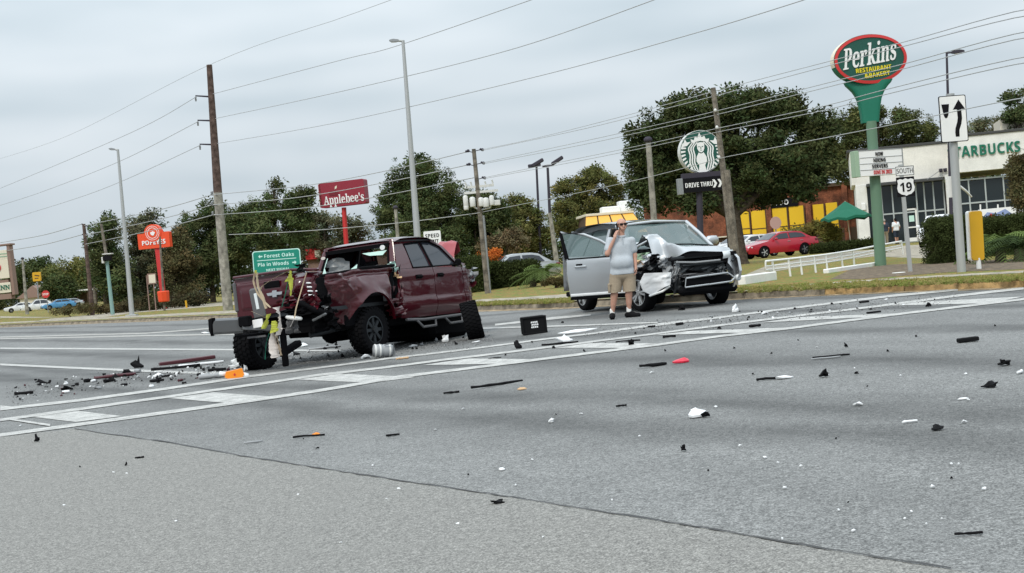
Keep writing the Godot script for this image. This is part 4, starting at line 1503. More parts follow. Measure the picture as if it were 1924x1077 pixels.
	prism(s, pv([-0.42, 0.40, -0.46, 0.62, -0.30, 0.56, -0.24, 0.74, -0.12, 0.66, -0.02, 0.90, 0.09, 0.67, 0.22, 0.74, 0.28, 0.57, 0.44, 0.60, 0.40, 0.40, 0.2, 0.48, 0.0, 0.51, -0.2, 0.48]), 0.0, 0.03, ex)
	put("emblem_crown", s, M.sign_white, face)
	s = begin()
	prism(s, pv([-0.18, 0.34, -0.15, 0.42, 0.0, 0.45, 0.15, 0.42, 0.18, 0.34, 0.17, 0.14, 0.11, 0.02, 0.0, -0.05, -0.11, 0.02, -0.17, 0.14]), 0.0, 0.035, ex)
	prism(s, pv([-0.12, -0.04, 0.0, -0.10, 0.12, -0.04, 0.24, -0.25, 0.26, -0.45, 0.14, -0.66, 0.20, -0.97, 0.0, -0.99, -0.20, -0.97, -0.14, -0.66, -0.26, -0.45, -0.24, -0.25]), 0.0, 0.028, ex)
	put("emblem_figure", s, M.sign_white, face)
	s = begin()
	for sd in [-1.0, 1.0]:
		prism(s, pv([sd * 0.13, 0.235, sd * 0.09, 0.265, sd * 0.04, 0.235, sd * 0.09, 0.215]), 0.034, 0.04, ex)
	prism(s, pv([-0.05, 0.075, 0.0, 0.09, 0.05, 0.075, 0.0, 0.05]), 0.034, 0.04, ex)
	prism(s, pv([-0.012, 0.24, 0.012, 0.24, 0.02, 0.13, -0.02, 0.13]), 0.034, 0.04, ex)
	put("emblem_features", s, M.dark_green, face)
	for sd in [-1.0, 1.0]:
		s = begin()
		for h in 3:
			var in_ = PackedVector2Array()
			var out_ = PackedVector2Array()
			for q in 13:
				var u = q / 12.0
				var yy = 0.46 - u * 1.42
				var x0 = 0.24 + 0.115 * h + 0.05 * sin(u * 11.0) - 0.12 * exp(-pow((u - 0.02) / 0.12, 2)) + 0.10 * sin(PI * clampf(u * 1.3, 0, 1))
				var lim = sqrt(maxf(0.0, 0.97 - yy * yy))
				in_.append(Vector2(sd * minf(x0, lim - 0.02), yy))
				out_.append(Vector2(sd * minf(x0 + 0.062, lim), yy))
			out_.reverse()
			in_.append_array(out_)
			prism(s, in_, 0.0, 0.026 + 0.002 * h, ex)
		put("emblem_hair", s, M.sign_white, face)
	for sd in [-1.0, 1.0]:
		s = begin()
		for q in 7:
			var a = deg_to_rad(14.0 - q * 11.5)
			var w = deg_to_rad(3.2)
			prism(s, pv([sd * cos(a + w) * 0.985, sin(a + w) * 0.985, sd * cos(a - w) * 0.985, sin(a - w) * 0.985, sd * cos(a - w * 0.6) * (0.74 + 0.02 * q), sin(a - w * 0.6) * (0.74 + 0.02 * q) + 0.02, sd * cos(a + w * 0.6) * (0.74 + 0.02 * q), sin(a + w * 0.6) * (0.74 + 0.02 * q) + 0.03]), 0.0, 0.024, ex)
		prism(s, pv([sd * 0.94, 0.27, sd * 0.66, 0.32, sd * 0.46, 0.50, sd * 0.66, 0.48, sd * 0.74, 0.64, sd * 0.82, 0.46, sd * 0.88, 0.44]), 0.0, 0.024, ex)
		put("emblem_tail", s, M.sign_white, face)
	s = begin()
	bx(s, wp(1318, 331, D) - b, Vector3(76 * k, 14 * k, 0.25), br)
	put("sign_bracket", s, M.dark_metal, t)
	s = begin()
	board(s, 78 * k, 27 * k, 0.26)
	cab = put("drive_board", s, M.sign_black, t, Transform3D(br, wp(1319, 347, D) - b + Vector3(0, 0, 0.05)))
	s = begin()
	bx(s, Vector3(-43 * k, -1 * k, 0), Vector3(9 * k, 30 * k, 0.28), Basis.IDENTITY, 0.01)
	put("end_cap", s, M.grey_metal, cab)
	text_on(cab, "lettering", "DRIVE THRU", Vector3(-8 * k, 0, 0.135), 8.5 * k, 0.012, M.sign_white, "Droid Sans", true, 0.0, 1.0, 53 * k)
	s = begin()
	for q in [22.0, 32.0]:
		prism(s, pv([(q - 4) * k, 7.5 * k, (q + 0.5) * k, 7.5 * k, (q + 5) * k, 0, (q + 0.5) * k, -7.5 * k, (q - 4) * k, -7.5 * k, (q + 0.3) * k, 0]), 0.12, 0.142)
	put("chevron", s, M.sign_white, cab)
	# --- maroon restaurant sign ---
	D = 108.0
	k = D / F
	b = foot_at(655, 535, D)
	t = thing("restaurant_sign", "maroon box sign on a red post behind the pickup cab", "sign", b)
	s = begin()
	post(s, Vector3(0, -0.2, 0), wp(646, 390, D) - b, 0.20, 0.19, 8)
	put("post", s, M.sign_red, t)
	s = begin()
	board(s, 89 * k, 46 * k, 1.0, 3 * k)
	cab = put("sign_box", s, M.deep_red, t, Transform3D(sign_basis(1.0, -12), wp(646, 364, D) - b))
	s = begin()
	bx(s, Vector3(-43 * k, 0, -0.02), Vector3(4.6 * k, 43 * k, 1.04))
	put("end_panel", s, mat("pale_red", lin(0.5, 0.22, 0.22)), cab)
	lt = text_on(cab, "lettering", "Applebee's", Vector3(3 * k, -10.5 * k, 0.52), 16 * k, 0.05, M.sign_white, "Droid Serif", true, 0.0, 1.0, 79 * k)
	s = begin()
	prism(s, pv([-22 * k, 6 * k, -26 * k, 1 * k, -24 * k, -2.0 * k, -19 * k, -2.0 * k, -8 * k, -2.0 * k, -6 * k, 2 * k, -9 * k, 6 * k, -14 * k, 7 * k, -16 * k, 5 * k, -18 * k, 7 * k]), 0.49, 0.53)
	put("emblem_fruit", s, mat("apple_dark", lin(0.16, 0.01, 0.02)), cab)
	s = begin()
	prism(s, pv([-13 * k, 9 * k, -12 * k, 14 * k, -8 * k, 16 * k, -9 * k, 11 * k]), 0.49, 0.53)
	put("emblem_leaf", s, M.beige, cab)
	# --- orange red chicken sign ---
	D = 98.0
	k = D / F
	b = foot_at(307, 572, D)
	t = thing("restaurant_sign", "orange red sign with a round badge on top, on a thick red post", "sign", b)
	s = begin()
	bx(s, Vector3(0, (wp(296, 466, D) - b).y / 2, 0), Vector3(0.36, (wp(296, 466, D) - b).y, 0.3), Basis(Vector3.BACK, 0.03), 0.03)
	put("post", s, M.sign_red, t)
	br = sign_basis(0.5, -8)
	c = wp(291, 452, D) - b
	s = begin()
	board(s, 62 * k, 29 * k, 0.5, 1.2 * k)
	cab = put("sign_box", s, M.orange_red, t, Transform3D(br, c))
	lt = text_on(cab, "lettering", "POPEYES", Vector3(0, -3.5 * k, 0.27), 8.5 * k, 0.05, M.sign_white, "Droid Sans", true, 0.0, 1.0, 46 * k)
	s = begin()
	prism(s, ellipse(16.5 * k, 16.5 * k, 28), -0.2, 0.30, Transform3D(Basis.IDENTITY, Vector3(-0.5 * k, 14 * k, 0)))
	var bd = put("badge", s, M.orange_red, cab)
	s = begin()
	for q in 28:
		var a0 = TAU * q / 28
		var a1 = TAU * (q + 1) / 28
		var p = func(a, r): return Vector3(-0.5 * k + cos(a) * r * k, 14 * k + sin(a) * r * k, 0.31)
		quad(s, p.call(a0, 9.2), p.call(a1, 9.2), p.call(a1, 10.2), p.call(a0, 10.2))
		quad(s, p.call(a0, 12.6), p.call(a1, 12.6), p.call(a1, 13.4), p.call(a0, 13.4))
	prism(s, pv([-5 * k, 15.5 * k, -2 * k, 16 * k, 0, 17.5 * k, 3 * k, 16 * k, 5 * k, 15 * k, 3 * k, 11.5 * k, 2 * k, 9.5 * k, 0, 9 * k, -2 * k, 10 * k, -4 * k, 12 * k]), 0.30, 0.33)
	put("badge_mark", s, M.sign_white, bd)
	b = foot_at(308, 574, 88.0)
	t = thing("plain_pole", "thin grey pole with an orange box at its foot", "pole", b)
	s = begin()
	post(s, Vector3(0, -0.1, 0), wp(300, 445, 88.0) - b, 0.085, 0.07, 8)
	put("pole", s, M.pole_wood, t)
	s = begin()
	var oc = wp(307, 557, 88.0) - b
	lathe(s, [[0.0, -0.36], [0.34, -0.36], [0.37, -0.3], [0.40, 0.3], [0.36, 0.36], [0.0, 0.36]], 8, Transform3D(Basis.IDENTITY, oc), false)
	put("barrel_box", s, M.orange_red, t)
	b = foot_at(286, 573, 92.0)
	t = thing("small_sign", "small white board in a dark frame left of the orange box", "sign", b)
	s = begin()
	for q in [-0.22, 0.22]:
		tube(s, [Vector3(q, -0.1, 0), Vector3(q, (wp(285, 517, 92.0) - b).y, 0)], 0.04, 6)
	bx(s, wp(285, 524, 92.0) - b, Vector3(0.58, 0.74, 0.10))
	put("frame", s, M.clay_brown, t)
	s = begin()
	bx(s, wp(286, 524, 92.0) - b + Vector3(0, 0, 0.06), Vector3(0.44, 0.58, 0.03))
	put("panel", s, M.beige, t)
	# --- tall shop board at the left edge ---
	D = 120.0
	k = D / F
	b = foot_at(5, 588, D)
	t = thing("shop_board", "tall brown shop board with stacked cream panels, cut by the left edge", "sign", b)
	c = wp(0, 508, D) - b
	s = begin()
	bx(s, Vector3(c.x - 6 * k, c.y - 24 * k, 0), Vector3(46 * k, 10 * k, 0.8), Basis(Vector3.BACK, 0.02), 0.02)
	bx(s, Vector3(c.x + 23 * k, c.y, 0), Vector3(5.5 * k, 96 * k, 0.9), Basis(Vector3.BACK, 0.03), 0.02)
	bx(s, Vector3(c.x - 46 * k, c.y, 0), Vector3(5.5 * k, 96 * k, 0.9), Basis(Vector3.BACK, 0.03), 0.02)
	bx(s, Vector3(c.x - 10 * k, c.y + 46 * k, 0), Vector3(76 * k, 3 * k, 1.1), Basis(Vector3.BACK, 0.03), 0.02)
	bx(s, Vector3(c.x - 10 * k, c.y - 50 * k, 0), Vector3(60 * k, 10 * k, 0.9))
	put("frame", s, M.clay_brown, t)
	for q in [[28, 17], [1.5, 36], [-34, 19]]:
		s = begin()
		bx(s, Vector3(c.x - 13 * k - q[0] * 0.02 * k, c.y + q[0] * k, 0.30), Vector3(66 * k, q[1] * k, 0.4), Basis(Vector3.BACK, 0.02), 0.02)
		put("panel", s, M.beige, t)
	s = begin()
	prism(s, ellipse(9 * k, 9 * k, 20), 0.5, 0.56, Transform3D(Basis.IDENTITY, Vector3(c.x - 3 * k, c.y + 5 * k, 0)))
	put("panel_logo", s, M.sign_red, t)
	text_on(t, "lettering", "INN", Vector3(c.x + 8 * k, c.y - 33 * k, 0.54), 8.5 * k, 0.05, M.shop_green, "Droid Serif", true, 0, 1.0, 22 * k)
	s = begin()
	for q in 2:
		bx(s, Vector3(c.x + 9 * k, c.y + (30 - 5 * q) * k, 0.51), Vector3(20 * k, 2 * k, 0.03))
	put("lettering", s, M.pale_green, t)
	# yellow sign, stop sign behind
	D = 210.0
	k = D / F
	b = foot_at(72, 575, D)
	t = thing("small_sign", "small mustard sign far away above the gabled roof at left", "sign", b)
	s = begin()
	post(s, Vector3(0, -0.1, 0), wp(70, 530, D) - b, 0.1, 0.1, 6)
	put("post", s, M.grey_metal, t)
	s = begin()
	board(s, 15 * k, 17 * k, 0.4, 2 * k)
	cab = put("panel", s, M.marker_yellow, t, Transform3D(Basis.IDENTITY, wp(69, 520, D) - b))
	s = begin()
	bx(s, Vector3(0.1, 2 * k, 0.21), Vector3(9 * k, 2.0 * k, 0.03), Basis(Vector3.BACK, -0.2))
	bx(s, Vector3(0, -3 * k, 0.21), Vector3(7 * k, 1.6 * k, 0.03))
	put("lettering", s, M.brown_trim, cab)
	D = 150.0
	k = D / F
	b = foot_at(90, 582, D)
	t = thing("stop_sign", "red stop sign in front of the far parked cars", "stop sign", b)
	s = begin()
	post(s, Vector3(0, -0.1, 0), wp(87, 552, D) - b, 0.05, 0.05, 6)
	put("post", s, M.grey_metal, t)
	s = begin()
	var oct = ellipse(7.5 * k, 7.5 * k, 8)
	prism(s, oct, -0.03, 0.03, Transform3D(Basis(Vector3.BACK, PI / 8), wp(86, 553, D) - b + Vector3(0, 0, 0.1)))
	cab = put("plate", s, M.sign_red, t)
	text_on(cab, "lettering", "STOP", wp(86, 553, D) - b + Vector3(0, 0, 0.14), 4 * k, 0.02, M.sign_white, "Droid Sans", true, 0, 1.0, 11 * k)
	# --- green street name sign ---
	D = 42.0
	k = D / F
	b = foot_at(524, 580, D, 0.0)
	t = thing("street_sign", "green street name sign with arrows standing behind the tailgate", "sign", b)
	c = wp(520, 491, D) - b
	br = sign_basis(-0.5)
	s = begin()
	for q in [-30.0, 30.0]:
		tube(s, [Vector3(c.x + q * k, -0.2, -0.06), c + Vector3(q * k, 18 * k, -0.06)], 0.04, 6)
	put("post", s, M.galvanised, t)
	s = begin()
	board(s, 90 * k, 43 * k, 0.03, 5 * k)
	cab = put("border", s, M.mint, t, Transform3D(br, c))
	s = begin()
	prism(s, rounded(86.5 * k, 39.5 * k, 4 * k), 0.01, 0.021)
	put("plate", s, M.road_green, cab)
	text_on(cab, "lettering", "Forest Oaks", Vector3(5 * k, 11 * k, 0.024), 6.6 * k, 0.006, M.mint, "Droid Sans", true, 0, 1, 56 * k)
	text_on(cab, "lettering", "Pla in Woods", Vector3(-7 * k, -4.5 * k, 0.024), 6.6 * k, 0.006, M.mint, "Droid Sans", true, 0, 1, 58 * k)
	text_on(cab, "lettering", "NEXT SIGNAL", Vector3(1 * k, -15.5 * k, 0.024), 4.6 * k, 0.006, M.mint, "Droid Sans", true, 0, 1, 44 * k)
	s = begin()
	bx(s, Vector3(0, 3.4 * k, 0.022), Vector3(74 * k, 1.3 * k, 0.006))
	put("dividing_line", s, M.mint, cab)
	s = begin()
	prism(s, arrow(8 * k, 7 * k, -1), 0.018, 0.027, Transform3D(Basis.IDENTITY, Vector3(-30 * k, 11 * k, 0)))
	put("arrow", s, M.mint, cab)
	s = begin()
	prism(s, arrow(8 * k, 7 * k, 1), 0.018, 0.027, Transform3D(Basis.IDENTITY, Vector3(33 * k, -4.5 * k, 0)))
	put("arrow", s, M.mint, cab)
	# --- speed limit sign ---
	D = 50.0
	k = D / F
	b = foot_at(820, 575, D)
	t = thing("speed_sign", "white speed limit sign behind the pickup cab", "sign", b)
	c = wp(813, 454, D) - b
	s = begin()
	post(s, Vector3(0, -0.1, -0.05), c + Vector3(0, 15 * k, -0.05), 0.04, 0.04, 6)
	put("post", s, M.galvanised, t)
	s = begin()
	board(s, 32 * k, 40 * k, 0.03, 2 * k)
	cab = put("plate", s, M.sign_white, t, Transform3D(sign_basis(0), c))
	text_on(cab, "lettering", "SPEED", Vector3(0, 11 * k, 0.018), 7 * k, 0.006, M.sign_black, "Droid Sans", true, 0, 1, 26 * k)
	text_on(cab, "lettering", "LIMIT", Vector3(0, 0, 0.018), 7 * k, 0.006, M.sign_black, "Droid Sans", true, 0, 1, 22 * k)
	text_on(cab, "lettering", "45", Vector3(0, -12 * k, 0.018), 10 * k, 0.006, M.sign_black, "Droid Sans", true, 0, 1, 18 * k)
	# --- route sign with white blocks at its foot ---
	D = 31.0
	k = D / F
	b = foot_at(1706, 519, D)
	t = thing("route_sign", "route 19 shield with a small plate above, its post between two white blocks", "sign", b)
	c = wp(1702, 351, D) - b
	s = begin()
	bx(s, (c + Vector3(0, 0, -0.04)) * 0.5 + Vector3(0, 0.25, 0), Vector3(0.09, c.y + 0.55, 0.05), Basis(Vector3.BACK, 0.012))
	put("post", s, M.galvanised, t)
	s = begin()
	board(s, 34 * k, 37 * k, 0.02, 1 * k)
	cab = put("plate", s, M.sign_black, t, Transform3D(sign_basis(0), c))
	s = begin()
	prism(s, pv([-15.5 * k, 13 * k, -10 * k, 15 * k, -5 * k, 13.5 * k, 0, 16 * k, 5 * k, 13.5 * k, 10 * k, 15 * k, 15.5 * k, 13 * k, 14.5 * k, 6 * k, 16.5 * k, -2 * k, 15 * k, -9 * k, 9 * k, -14 * k, 4 * k, -15 * k, 0, -17 * k, -4 * k, -15 * k, -9 * k, -14 * k, -15 * k, -9 * k, -16.5 * k, -2 * k, -14.5 * k, 6 * k]), 0.008, 0.018)
	put("shield", s, M.sign_white, cab)
	text_on(cab, "lettering", "19", Vector3(0, -1 * k, 0.022), 17 * k, 0.006, M.sign_black, "Droid Sans", true, 0, 1, 22 * k)
	s = begin()
	board(s, 35 * k, 18 * k, 0.02, 1 * k)
	var pl = put("direction_plate", s, M.sign_white, t, Transform3D(sign_basis(-0.5), wp(1700, 321, D) - b))
	s = begin()
	for q in [[0, 8.3, 34, 0.8], [0, -8.3, 34, 0.8], [-16.6, 0, 0.8, 17], [16.6, 0, 0.8, 17]]:
		bx(s, Vector3(q[0] * k, q[1] * k, 0.012), Vector3(q[2] * k, q[3] * k, 0.006))
	put("plate_border", s, M.sign_black, pl)
	text_on(pl, "lettering", "SOUTH", Vector3(0, 0, 0.013), 9 * k, 0.006, M.sign_black, "Droid Sans", false, 0, 1, 30 * k)
	for q in [[1687, 519, 24.0], [1716, 518, 30.0]]:
		s = begin()
		bx(s, wp(q[0], q[1], D) - b + Vector3(0, 0.02, 0.1), Vector3(q[2] * k, 0.14, 0.24), Basis(Vector3.UP, 0.1), 0.03)
		put("foot_block", s, M.white_paint, t)
	# --- keep right sign ---
	D = 28.0
	k = D / F
	b = foot_at(1809, 516, D)
	t = thing("keep_right_sign", "white keep right sign with a black curved arrow and block", "sign", b)
	c = wp(1789, 224, D) - b
	s = begin()
	var pt = c + Vector3(0.02, 48 * k, -0.05)
	post(s, Vector3(0, -0.1, -0.05), pt, 0.092, 0.088, 12)
	put("post", s, M.galvanised, t)
	br = sign_basis(-0.4)
	s = begin()
	board(s, 51 * k, 87 * k, 0.02, 3 * k)
	cab = put("border", s, M.sign_black, t, Transform3D(br, c + Vector3(0, 0, 0.08)))
	s = begin()
	prism(s, rounded(48 * k, 84 * k, 2.4 * k), 0.0, 0.014)
	put("plate", s, M.sign_white, cab)
	s = begin()
	prism(s, pv([-21 * k, 28 * k, -6.5 * k, 28 * k, -9 * k, 8 * k, -11 * k, 3.5 * k, -14 * k, 1.5 * k, -16.5 * k, 4 * k, -18 * k, 9 * k]), 0.01, 0.018)
	put("island_mark", s, M.sign_black, cab)
	s = begin()
	prism(s, pv([2 * k, -34 * k, 9 * k, -34 * k, 9.5 * k, -22 * k, 14 * k, -10 * k, 16 * k, 0, 15.5 * k, 17 * k, 23 * k, 17 * k, 11.5 * k, 35 * k, 0, 17 * k, 7.5 * k, 17 * k, 8 * k, 1 * k, 6.5 * k, -7 * k, 2.5 * k, -18 * k, 1.5 * k, -26 * k]), 0.01, 0.018)
	put("curved_arrow", s, M.sign_black, cab)
	s = begin()
	board(s, 25 * k, 40 * k, 0.03, 1 * k)
	put("back_plate", s, M.white_paint, t, Transform3D(br, wp(1796, 350, D) - b + Vector3(0, 0, -0.16)))
	s = begin()
	tube(s, [wp(1808, 349, D) - b + Vector3(0, 0, -0.16), wp(1822, 357, D) - b + Vector3(0.0, 0, -0.25), wp(1838, 368, D) - b + Vector3(0.0, 0, -0.4)], [0.03, 0.025, 0.02], 6)
	put("brace", s, M.white_paint, t)
	# --- yellow marker ---
	D = 29.0
	k = D / F
	b = foot_at(1841, 517, D)
	t = thing("marker_post", "thick yellow marker with white edges on a white stub post", "marker post", b)
	c = wp(1833, 443, D) - b
	s = begin()
	post(s, Vector3(0, -0.1, 0), wp(1838, 485, D) - b, 0.055, 0.055, 10)
	put("post", s, M.white_paint, t)
	s = begin()
	prism(s, rounded(27 * k, 94 * k, 5 * k, 6), -0.10, 0.0, Transform3D(sign_basis(-1.5, 10), c))
	put("case", s, M.white_paint, t)
	s = begin()
	prism(s, rounded(24.5 * k, 92 * k, 4.5 * k, 6), 0.0, 0.05, Transform3D(sign_basis(-1.5, 10), c + Vector3(1.5 * k, 0, 0)))
	put("yellow_face", s, M.marker_yellow, t)
	# small yellow stub and white stakes on the verge at left
	b = foot_at(350, 572, 92.0)
	s = begin()
	tube(s, [Vector3(0, -0.1, 0), Vector3(-0.02, 0.52, 0)], 0.07, 8)
	var o = put("marker_stub", s, M.marker_yellow, null, Transform3D(Basis.IDENTITY, b))
	tag(o, "short yellow stub post left of the far parked car", "marker post")

# ---------- buildings ----------
func build_buildings():
	var s
	# --- white coffee shop with a glazed front ---
	var D = 92.0
	var k = D / F
	var b = foot_at(1700, 456, D)
	var t = thing("coffee_shop", "white flat roofed shop with dark glazed front and green letters on its fascia", "building", b, Basis(Vector3.UP, deg_to_rad(-14)))
	var X = func(u: float) -> float: return (u - 1700.0) * k * 1.03
	s = begin()
	bx(s, Vector3((X.call(1615) + X.call(1787)) / 2, 5.45, -5.0), Vector3(X.call(1787) - X.call(1615), 2.3, 10.0), Basis.IDENTITY, 0.02)
	put("fascia_wall", s, M.cream_render, t)
	s = begin()
	bx(s, Vector3((X.call(1787) + X.call(2010)) / 2, 5.65, -4.4), Vector3(X.call(2010) - X.call(1787), 2.4, 11.2), Basis.IDENTITY, 0.02)
	put("fascia_wall", s, M.white_render, t)
	s = begin()
	bx(s, Vector3((X.call(1612) + X.call(1786)) / 2, 6.68, -5.0), Vector3(X.call(1789) - X.call(1612), 0.18, 10.2), Basis.IDENTITY, 0.02)
	bx(s, Vector3((X.call(1786) + X.call(2013)) / 2, 6.93, -4.4), Vector3(X.call(2014) - X.call(1786), 0.18, 11.4), Basis.IDENTITY, 0.02)
	put("coping", s, M.coping, t)
	s = begin()
	bx(s, Vector3(X.call(1950), 7.6, -8), Vector3(4.0, 1.3, 4.0), Basis.IDENTITY, 0.03)
	put("roof_unit", s, M.beige, t)
	s = begin()
	bx(s, Vector3(X.call(1631), 2.15, -4.9), Vector3(0.75, 4.3, 9.9), Basis.IDENTITY, 0.02)
	put("end_wall", s, M.white_render, t)
	s = begin()
	bx(s, Vector3(X.call(1812), 2.1, -9.5), Vector3(X.call(2005) - X.call(1620), 4.2, 0.3))
	put("back_wall", s, M.brown_trim, t)
	s = begin()
	bx(s, Vector3(X.call(1633), 2.75, 0.16), Vector3(0.3, 0.5, 0.14), Basis.IDENTITY, 0.04)
	put("wall_lamp", s, M.sign_white, t)
	for u in [1783, 1912, 2004]:
		s = begin()
		bx(s, Vector3(X.call(u), 2.2, 0.28 if u < 1800 else 0.85), Vector3(0.40, 4.45, 0.4), Basis.IDENTITY, 0.02)
		put("column", s, M.white_render, t)
	# glazing: every pane between its mullions
	var rows = [[[1640, 1666, 1685, 1702, 1727, 1741, 1757, 1775], -0.25, [0.12, 2.1, 4.25]], [[1790, 1817, 1845, 1876, 1904], 0.40, [0.12, 2.35, 3.9]], [[1918, 1945, 1972, 2000], 0.40, [0.12, 2.35, 3.9]]]
	for r in rows:
		for i in r[0].size() - 1:
			var x0 = X.call(r[0][i])
			var x1 = X.call(r[0][i + 1])
			if r[0][i] == 1702:
				continue
			for j in 2:
				s = begin()
				bx(s, Vector3((x0 + x1) / 2, (r[2][j] + r[2][j + 1]) / 2, r[1] - 0.03), Vector3(x1 - x0 - 0.09, r[2][j + 1] - r[2][j] - 0.09, 0.03))
				put("pane", s, M.shop_glass, t)
		for u in r[0]:
			s = begin()
			bx(s, Vector3(X.call(u), r[2][2] / 2, r[1]), Vector3(0.09, r[2][2], 0.16))
			put("mullion", s, M.alu_frame, t)
		for y in [r[2][1], r[2][2] + 0.05, 0.06]:
			s = begin()
			bx(s, Vector3((X.call(r[0][0]) + X.call(r[0][-1])) / 2, y, r[1] + 0.002), Vector3(X.call(r[0][-1]) - X.call(r[0][0]), 0.10, 0.13))
			put("transom", s, M.alu_frame, t)
	s = begin()
	var x0 = X.call(1702) + 0.05
	var x1 = X.call(1727) - 0.05
	for q in [[x0 + 0.06, 1.2, 0.12, 2.3], [x1 - 0.06, 1.2, 0.12, 2.3], [(x0 + x1) / 2, 2.29, x1 - x0, 0.12], [(x0 + x1) / 2, 0.2, x1 - x0, 0.26], [(x0 + x1) / 2, 1.05, x1 - x0, 0.09]]:
		bx(s, Vector3(q[0], q[1], -0.2), Vector3(q[2], q[3], 0.1))
	var dr = put("door", s, M.white_paint, t)
	s = begin()
	bx(s, Vector3((x0 + x1) / 2, 1.25, -0.22), Vector3(x1 - x0 - 0.2, 2.0, 0.03))
	put("door_pane", s, M.shop_glass, dr)
	s = begin()
	bx(s, Vector3((x0 + x1) / 2 + 0.05, 1.65, -0.19), Vector3(0.34, 0.42, 0.02))
	put("door_notice", s, M.mint, dr)
	s = begin()
	bx(s, Vector3((x0 + x1) / 2, 3.3, -0.24), Vector3(x1 - x0, 1.8, 0.03))
	put("pane", s, M.shop_glass, t)
	s = begin()
	bx(s, Vector3((X.call(1640) + X.call(1775)) / 2, 4.15, 0.35), Vector3(X.call(1775) - X.call(1640), 0.16, 1.1), Basis.IDENTITY, 0.02)
	put("canopy", s, M.coping, t)
	s = begin()
	tube(s, [Vector3(X.call(1746), 4.2, 0.9), Vector3(X.call(1775), 4.85, 0.05)], 0.025, 5)
	put("canopy_rod", s, M.grey_metal, t)
	var lt = text_on(t, "lettering", "STARBUCKS", Vector3(X.call(1845), 5.82, 1.26), 0.70, 0.12, M.shop_green, "Droid Sans", true, 0.0, 1.0, 126 * k)
	s = begin()
	for q in [-0.14, 0.14]:
		lathe(s, [[0.0, -0.12], [0.11, -0.12], [0.13, 0.12], [0.0, 0.14]], 10, Transform3D(Basis.IDENTITY, Vector3(X.call(1776) + q, 4.75, 0.2)))
	put("flood_lamp", s, M.dark_metal, t)
	# --- brick restaurant behind the oak ---
	D = 116.0
	k = D / F
	b = foot_at(1450, 462, D)
	t = thing("brick_restaurant", "low orange brick restaurant with yellow window panels behind the oak", "building", b, Basis(Vector3.UP, deg_to_rad(-8)))
	var Y = func(u: float, v: float) -> float: return (462.0 - 0.085 * (u - 1450.0) - v) * k
	s = begin()
	bx(s, Vector3(-1.0, 2.6, -4.0), Vector3(19.6, 5.2, 8.0))
	put("wall", s, M.orange_brick, t)
	s = begin()
	bx(s, Vector3(-1.0, 5.3, -4.0), Vector3(20.2, 0.3, 8.6))
	put("roof_edge", s, M.brown_trim, t)
	s = begin()
	bx(s, Vector3(-1.0, 0.75, 0.06), Vector3(19.4, 1.5, 0.12))
	put("dark_base", s, M.brown_trim, t)
	s = begin()
	bx(s, Vector3(-5.4, 1.62, 0.2), Vector3(4.6, 0.10, 0.4))
	put("ledge", s, M.beige, t)
	for q in [[1386, 1414, 387, 430], [1416, 1444, 385, 430], [1455, 1484, 380, 427], [1486, 1515, 377, 424], [1530, 1552, 374, 424], [1554, 1577, 371, 424]]:
		s = begin()
		var w = (q[1] - q[0]) * k
		var cx = ((q[0] + q[1]) / 2.0 - 1450.0) * k
		var y0 = Y.call((q[0] + q[1]) / 2.0, q[3])
		var y1 = Y.call((q[0] + q[1]) / 2.0, q[2])
		bx(s, Vector3(cx, (y0 + y1) / 2, 0.10), Vector3(w - 0.06, y1 - y0, 0.1), Basis.IDENTITY, 0.01)
		var pn = put("window_panel", s, M.yellow_panel, t)
		s = begin()
		bx(s, Vector3(cx, y0 + (y1 - y0) * 0.24, 0.16), Vector3(w - 0.05, 0.07, 0.04))
		bx(s, Vector3(cx + w / 2 - 0.03, (y0 + y1) / 2, 0.17), Vector3(0.10, y1 - y0, 0.06))
		put("window_bar", s, M.brown_trim, pn)
	for u in [1378, 1449, 1522, 1590]:
		s = begin()
		bx(s, Vector3((u - 1450.0) * k, 2.7, 0.2), Vector3(0.45, 5.3, 0.4), Basis.IDENTITY, 0.02)
		put("pier", s, M.orange_brick, t)
	s = begin()
	bx(s, Vector3((1470 - 1450) * k, Y.call(1470, 371), 0.16), Vector3(3.2, 0.8, 0.12))
	var sb = put("name_board", s, M.sign_black, t)
	text_on(sb, "lettering", "VDOO", Vector3((1470 - 1450) * k, Y.call(1470, 371), 0.25), 0.42, 0.05, M.sign_white, "Droid Sans", true)
	# --- amber mansard restaurant behind the silver car ---
	D = 108.0
	k = D / F
	b = foot_at(1150, 497, D)
	t = thing("amber_roofed_restaurant", "restaurant with an amber ribbed mansard roof behind the silver car", "building", b, Basis(Vector3.UP, deg_to_rad(4)))
	s = begin()
	bx(s, Vector3(0.2, 1.3, -4.0), Vector3(5.2, 2.6, 8.0))
	put("wall", s, M.beige, t)
	s = begin()
	# sloping roof faces round the top
	var lo = [Vector3(-2.2, 2.45, 0.9), Vector3(3.0, 2.45, 0.9), Vector3(3.0, 2.45, -8.6), Vector3(-1.6, 2.45, -8.6)]
	var hi = [Vector3(-1.75, 4.2, -0.8), Vector3(2.2, 4.2, -0.8), Vector3(2.2, 4.2, -7.0), Vector3(-1.5, 4.2, -7.0)]
	for q in 4:
		quad(s, lo[q], lo[(q + 1) % 4], hi[(q + 1) % 4], hi[q])
	quad(s, hi[0], hi[1], hi[2], hi[3])
	quad(s, lo[0], lo[3], lo[2], lo[1])
	put("roof", s, M.brown_trim, t)
